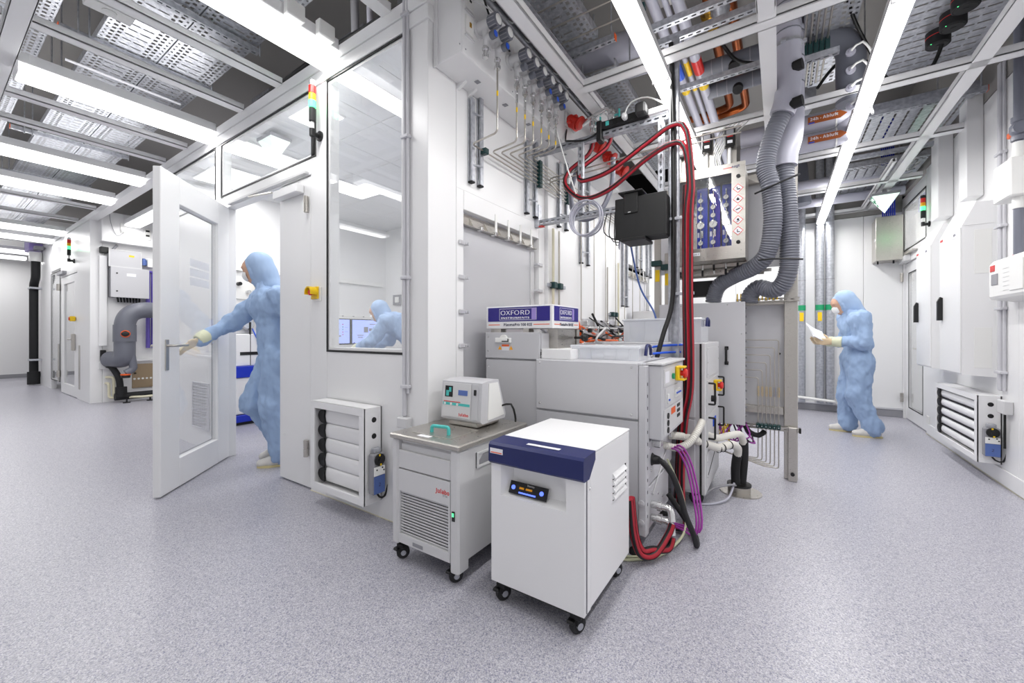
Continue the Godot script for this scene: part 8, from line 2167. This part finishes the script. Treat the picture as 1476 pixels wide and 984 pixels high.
func face_details(t: Node3D, c: Vector3, f: Vector3, u: Vector3) -> void:
	var r := f.cross(u).normalized()
	for s in [-1.0, 1.0]:
		var e: Vector3 = c + u * 0.02 + f * 0.107 + r * (0.03 * s)
		part(t, "eye", nb().lathe(e, f, [[0.0, -0.004], [0.011, 0.0], [0.008, 0.004], [0, 0.005]], 10), M.paper, true)
		part(t, "iris", nb().lathe(e + f * 0.004 - u * 0.002, f, [[0.005, 0], [0, 0.002]], 8), M.soft_black, true)
		part(t, "eyebrow", nb().box(e + u * 0.022 + f * 0.004, Vector3(0.03, 0.006, 0.004), 0.001, Basis(r, u, r.cross(u))), M.hair, true)
	# cup mask over nose and mouth
	var o := c - u * 0.03 + f * 0.085
	var m := nb()
	var rows := []
	for i in 7:
		var row := []
		var k := i / 6.0
		for j in 13:
			var a := TAU * j / 12.0
			var w := sin(k * PI * 0.5)
			row.append(o + r * (sin(a) * 0.06 * w) + u * (cos(a) * (0.055 if cos(a) > 0 else 0.05) * w) + f * (0.05 * cos(k * PI * 0.5) + 0.01))
		rows.append(row)
	for i in 6:
		for j in 12:
			var n0: Vector3 = (rows[i][j] - o + f * 0.02).normalized()
			var n1: Vector3 = (rows[i][j + 1] - o + f * 0.02).normalized()
			var n2: Vector3 = (rows[i + 1][j + 1] - o + f * 0.02).normalized()
			var n3: Vector3 = (rows[i + 1][j] - o + f * 0.02).normalized()
			m.tri(rows[i][j], rows[i][j + 1], rows[i + 1][j + 1], n0, n1, n2)
			m.tri(rows[i][j], rows[i + 1][j + 1], rows[i + 1][j], n0, n2, n3)
	var mo := part(t, "face_mask", m, M.mask, true)
	mo.set_meta("label", "white cup mask")

func shoe(t: Node3D, heel: Vector3, f: Vector3, lift := 0.0) -> void:
	var r := f.cross(Vector3.UP).normalized()
	var up := (Vector3.UP + f * lift).normalized()
	var fw := r.cross(up) * -1.0
	fw = (f - up * f.dot(up)).normalized()
	var g := Field.new().setup(heel - Vector3(0.35, 0.06, 0.35), heel + Vector3(0.35, 0.25, 0.35), 0.009)
	g.cap(heel + fw * 0.01 + up * 0.05, 0.042, heel + fw * 0.12 + up * 0.05, 0.043, 0, 0.02)
	g.cap(heel + fw * 0.12 + up * 0.045, 0.043, heel + fw * 0.2 + up * 0.038, 0.034, 0, 0.02)
	g.cap(heel + fw * 0.015 + up * 0.06, 0.04, heel + fw * 0.02 + up * 0.13, 0.043, 0, 0.02)
	var b := nb()
	g.net(b, [Color(0.72, 0.7, 0.66)], 0.0, Transform3D.IDENTITY, 2)
	var o := part(t, "shoe", b, M.vertex_paint, true)
	var s := nb()
	var poly := PackedVector2Array()
	for j in 20:
		var a := TAU * j / 20.0
		poly.append(Vector2(cos(a) * 0.135 + 0.095, sin(a) * (0.047 if cos(a) > 0 else 0.04)))
	s.ext(poly, heel + up * 0.0, fw, r, up * 0.018)
	part(o, "sole", s, M.shoe_sole)

func person(label: String, at: Vector3, yaw: float, j: Dictionary) -> Node3D:
	# joints in a frame whose +z is where the body faces, y up, x to the figure's left
	var t := thing("person", label, "person", at)
	t.rotation.y = yaw
	var tones := [Color(0.33, 0.46, 0.68), Color(0.78, 0.66, 0.46), Color(0.66, 0.42, 0.3), Color(0.7, 0.68, 0.5)]
	var skin := [Color(0.36, 0.49, 0.7), Color(0.62, 0.38, 0.27)]
	var b := nb()
	var lo := Vector3.ONE * 9.0
	var hi := -lo
	for k in j:
		if j[k] is Vector3 and k[0] != "_":
			lo = lo.min(j[k])
			hi = hi.max(j[k])
	var f := Field.new().setup(lo - Vector3.ONE * 0.24, hi + Vector3.ONE * 0.24, 0.0125)
	var side := Vector3(1, 0, 0)
	var tf: Vector3 = j.get("chest_front", Vector3(0, 0, 1))
	# trunk, loose coverall
	f.cap(j.pelvis, 0.155, j.waist, 0.14, 0, 0.06, tf, 0.78)
	f.cap(j.waist, 0.14, j.chest, 0.165, 0, 0.06, tf, 0.74)
	f.cap(j.chest, 0.155, j.neck, 0.085, 0, 0.07, tf, 0.8)
	f.cap(j.neck, 0.075, j.head - (j.head - j.neck).normalized() * 0.08, 0.07, 0, 0.05)
	for s in ["l", "r"]:
		f.cap(j["shoulder_" + s], 0.088, j["elbow_" + s], 0.07, 0, 0.06)
		f.cap(j["elbow_" + s], 0.072, j["wrist_" + s], 0.046, 0, 0.03)
		f.cap(j["chest"] + (j["shoulder_" + s] - j["chest"]) * 0.3, 0.12, j["shoulder_" + s], 0.09, 0, 0.06)
		f.cap(j["hip_" + s], 0.125, j["knee_" + s], 0.098, 0, 0.06)
		f.cap(j["knee_" + s], 0.098, j["ankle_" + s], 0.078, 0, 0.05)
		f.cap(j["ankle_" + s] + Vector3(0, 0.03, 0), 0.085, j["ankle_" + s] - Vector3(0, 0.01, 0), 0.082, 0, 0.03)
	var xf := Transform3D.IDENTITY
	f.net(b, tones, 0.028, xf, int(at.x * 10) + 50)
	hooded_head(b, j.head, j._face, j._up, skin, xf)
	for s in ["l", "r"]:
		var w: Vector3 = j["wrist_" + s]
		var dir: Vector3 = j.get("_hand_" + s, (w - j["elbow_" + s]).normalized())
		hand(b, w + dir * 0.02, dir, j["_palm_" + s], j["_thumb_" + s], j.get("_curl", 0.6), [tones[0], Color(0.74, 0.58, 0.38)], xf)
	var o := part(t, "body", b, M.vertex_paint, true)
	for s in ["l", "r"]:
		var w: Vector3 = j["wrist_" + s]
		var e: Vector3 = j["elbow_" + s]
		var cf := part(t, "glove_cuff", nb().lathe(w + (e - w).normalized() * 0.07, w - e, [[0.05, 0], [0.062, 0.004], [0.06, 0.05], [0.05, 0.085], [0.04, 0.09]], 16), M.glove_cuff, true)
		cf.set_meta("label", "pale green glove cuff")
	face_details(t, j.head, j._face, j._up)
	for s in ["l", "r"]:
		shoe(t, j["ankle_" + s] * Vector3(1, 0, 1) + Vector3(0, j.get("_lift_" + s, 0.0), 0) - j.get("_toe_" + s, Vector3(0, 0, 1)) * 0.05, j.get("_toe_" + s, Vector3(0, 0, 1)), j.get("_pitch_" + s, 0.0))
	return t

func people() -> void:
	mat("coverall", Color(0.64, 0.77, 0.92), 0.75)
	mat("glove_cuff", Color(0.85, 0.86, 0.74), 0.6)
	mat("hair", Color(0.2, 0.13, 0.09), 0.7)
	var vp := mat("vertex_paint", Color(1, 1, 1), 0.75)
	vp.vertex_color_use_as_albedo = true
	var S := Vector3(1, 0, 0)
	# 1: walking out through the doorway, reaching for the handle of the swung leaf
	var at := Vector3(-3.73, 0, -1.8)
	var yaw := deg_to_rad(-14)
	var t := person("person in pale blue coverall stepping through the cabin doorway, hand on the door handle", at, yaw, {
		"pelvis": Vector3(0, 0.96, 0.0), "waist": Vector3(0, 1.11, 0.02), "chest": Vector3(0, 1.39, 0.05), "neck": Vector3(0, 1.56, 0.07), "head": Vector3(-0.02, 1.71, 0.12),
		"_face": Vector3(-0.5, -0.3, 0.8).normalized(), "_up": Vector3(-0.1, 0.95, 0.28).normalized(),
		"shoulder_l": Vector3(0.19, 1.46, 0.0), "elbow_l": Vector3(0.28, 1.2, -0.14), "wrist_l": Vector3(0.33, 0.97, -0.1),
		"shoulder_r": Vector3(-0.19, 1.45, 0.08), "elbow_r": Vector3(-0.27, 1.25, 0.28), "wrist_r": Vector3(-0.15, 1.1, 0.52),
		"hip_l": Vector3(0.1, 0.92, 0), "knee_l": Vector3(0.1, 0.52, 0.04), "ankle_l": Vector3(0.1, 0.1, -0.02),
		"hip_r": Vector3(-0.1, 0.92, 0), "knee_r": Vector3(-0.12, 0.54, 0.14), "ankle_r": Vector3(-0.12, 0.16, -0.08),
		"_toe_l": Vector3(-0.35, 0, 0.93).normalized(), "_toe_r": Vector3(-0.3, 0, 0.95).normalized(), "_lift_r": 0.06, "_pitch_r": 0.3,
		"_palm_r": Vector3(0.5, -0.7, 0.3).normalized(), "_thumb_r": Vector3(0.7, 0.7, 0), "_palm_l": Vector3(-1, 0, 0), "_thumb_l": Vector3(0, 0, 1), "_curl": 0.7})
	# 2: reading a sheet in the bay
	at = Vector3(0.74, 0, -6.02)
	yaw = deg_to_rad(-80)
	t = person("person in pale blue coverall and mask standing in the bay, reading a white sheet", at, yaw, {
		"pelvis": Vector3(0, 0.86, 0), "waist": Vector3(0, 1.0, 0.0), "chest": Vector3(0, 1.24, 0.02), "neck": Vector3(0, 1.4, 0.05), "head": Vector3(0.0, 1.5, 0.11),
		"_face": Vector3(-0.05, -0.42, 0.9).normalized(), "_up": Vector3(0, 0.9, 0.42).normalized(),
		"shoulder_l": Vector3(0.18, 1.31, 0.03), "elbow_l": Vector3(0.23, 1.05, 0.0), "wrist_l": Vector3(0.12, 1.06, 0.24),
		"shoulder_r": Vector3(-0.18, 1.31, 0.03), "elbow_r": Vector3(-0.24, 1.05, 0.02), "wrist_r": Vector3(-0.12, 1.06, 0.25),
		"hip_l": Vector3(0.1, 0.83, 0), "knee_l": Vector3(0.11, 0.46, 0.03), "ankle_l": Vector3(0.12, 0.1, -0.1),
		"hip_r": Vector3(-0.1, 0.83, 0), "knee_r": Vector3(-0.1, 0.46, 0.05), "ankle_r": Vector3(-0.12, 0.1, 0.05),
		"_hand_l": Vector3(-0.3, 0.0, 0.95).normalized(), "_hand_r": Vector3(0.3, 0.0, 0.95).normalized(),
		"_palm_l": Vector3(-0.5, 0.8, 0.1).normalized(), "_thumb_l": Vector3(0.2, 0.95, 0.1).normalized(), "_palm_r": Vector3(0.5, 0.8, 0.1).normalized(), "_thumb_r": Vector3(-0.2, 0.95, 0.1).normalized(), "_curl": 0.5})
	var sheet := nb()
	var bs := Basis(Vector3.UP, yaw)
	for k in 4:
		sheet.box(at + bs * Vector3(0.004 * k, 1.15 + 0.004 * k, 0.37 + 0.008 * k), Vector3(0.26, 0.004, 0.17), 0.0, bs * Basis(Vector3(0, 0, 1), -0.5) * Basis(Vector3(1, 0, 0), -0.5 - 0.1 * k) * Basis(Vector3.UP, 0.12 * k))
	one("paper_sheets", "white folded sheets held in the standing reader's gloved hands", "paper", sheet, M.paper)
	# 3: bending to the keyboard at the cabin desk
	at = Vector3(-3.92, 0, -3.5)
	yaw = deg_to_rad(-62)
	t = person("person in pale blue coverall bending over the cabin desk towards the monitors", at, yaw, {
		"pelvis": Vector3(0, 0.92, -0.12), "waist": Vector3(0, 1.06, -0.04), "chest": Vector3(0, 1.26, 0.14), "neck": Vector3(0, 1.36, 0.28), "head": Vector3(0.0, 1.43, 0.37), "chest_front": Vector3(0, -0.5, 0.85).normalized(),
		"_face": Vector3(0.0, -0.4, 0.9).normalized(), "_up": Vector3(0, 0.9, 0.4).normalized(),
		"shoulder_l": Vector3(0.19, 1.3, 0.2), "elbow_l": Vector3(0.26, 1.06, 0.36), "wrist_l": Vector3(0.2, 0.96, 0.6),
		"shoulder_r": Vector3(-0.19, 1.3, 0.2), "elbow_r": Vector3(-0.26, 1.06, 0.36), "wrist_r": Vector3(-0.2, 0.96, 0.6),
		"hip_l": Vector3(0.1, 0.9, -0.12), "knee_l": Vector3(0.11, 0.5, 0.0), "ankle_l": Vector3(0.11, 0.1, -0.08),
		"hip_r": Vector3(-0.1, 0.9, -0.12), "knee_r": Vector3(-0.1, 0.5, -0.02), "ankle_r": Vector3(-0.11, 0.1, -0.14),
		"_palm_l": Vector3(0, -1, 0), "_thumb_l": Vector3(-1, 0, 0), "_palm_r": Vector3(0, -1, 0), "_thumb_r": Vector3(1, 0, 0), "_curl": 0.3})

func build_things() -> void:
	front_wall()
	right_wall()
	gas_box()
	wall_racks()
	cooling_unit()
	heat_exchanger()
	front_machine()
	rear_cabinet()
	hoses()
	steel_frame()
	ducts()
	void_pipes()
	far_bay()
	cabin_inside()
	people()
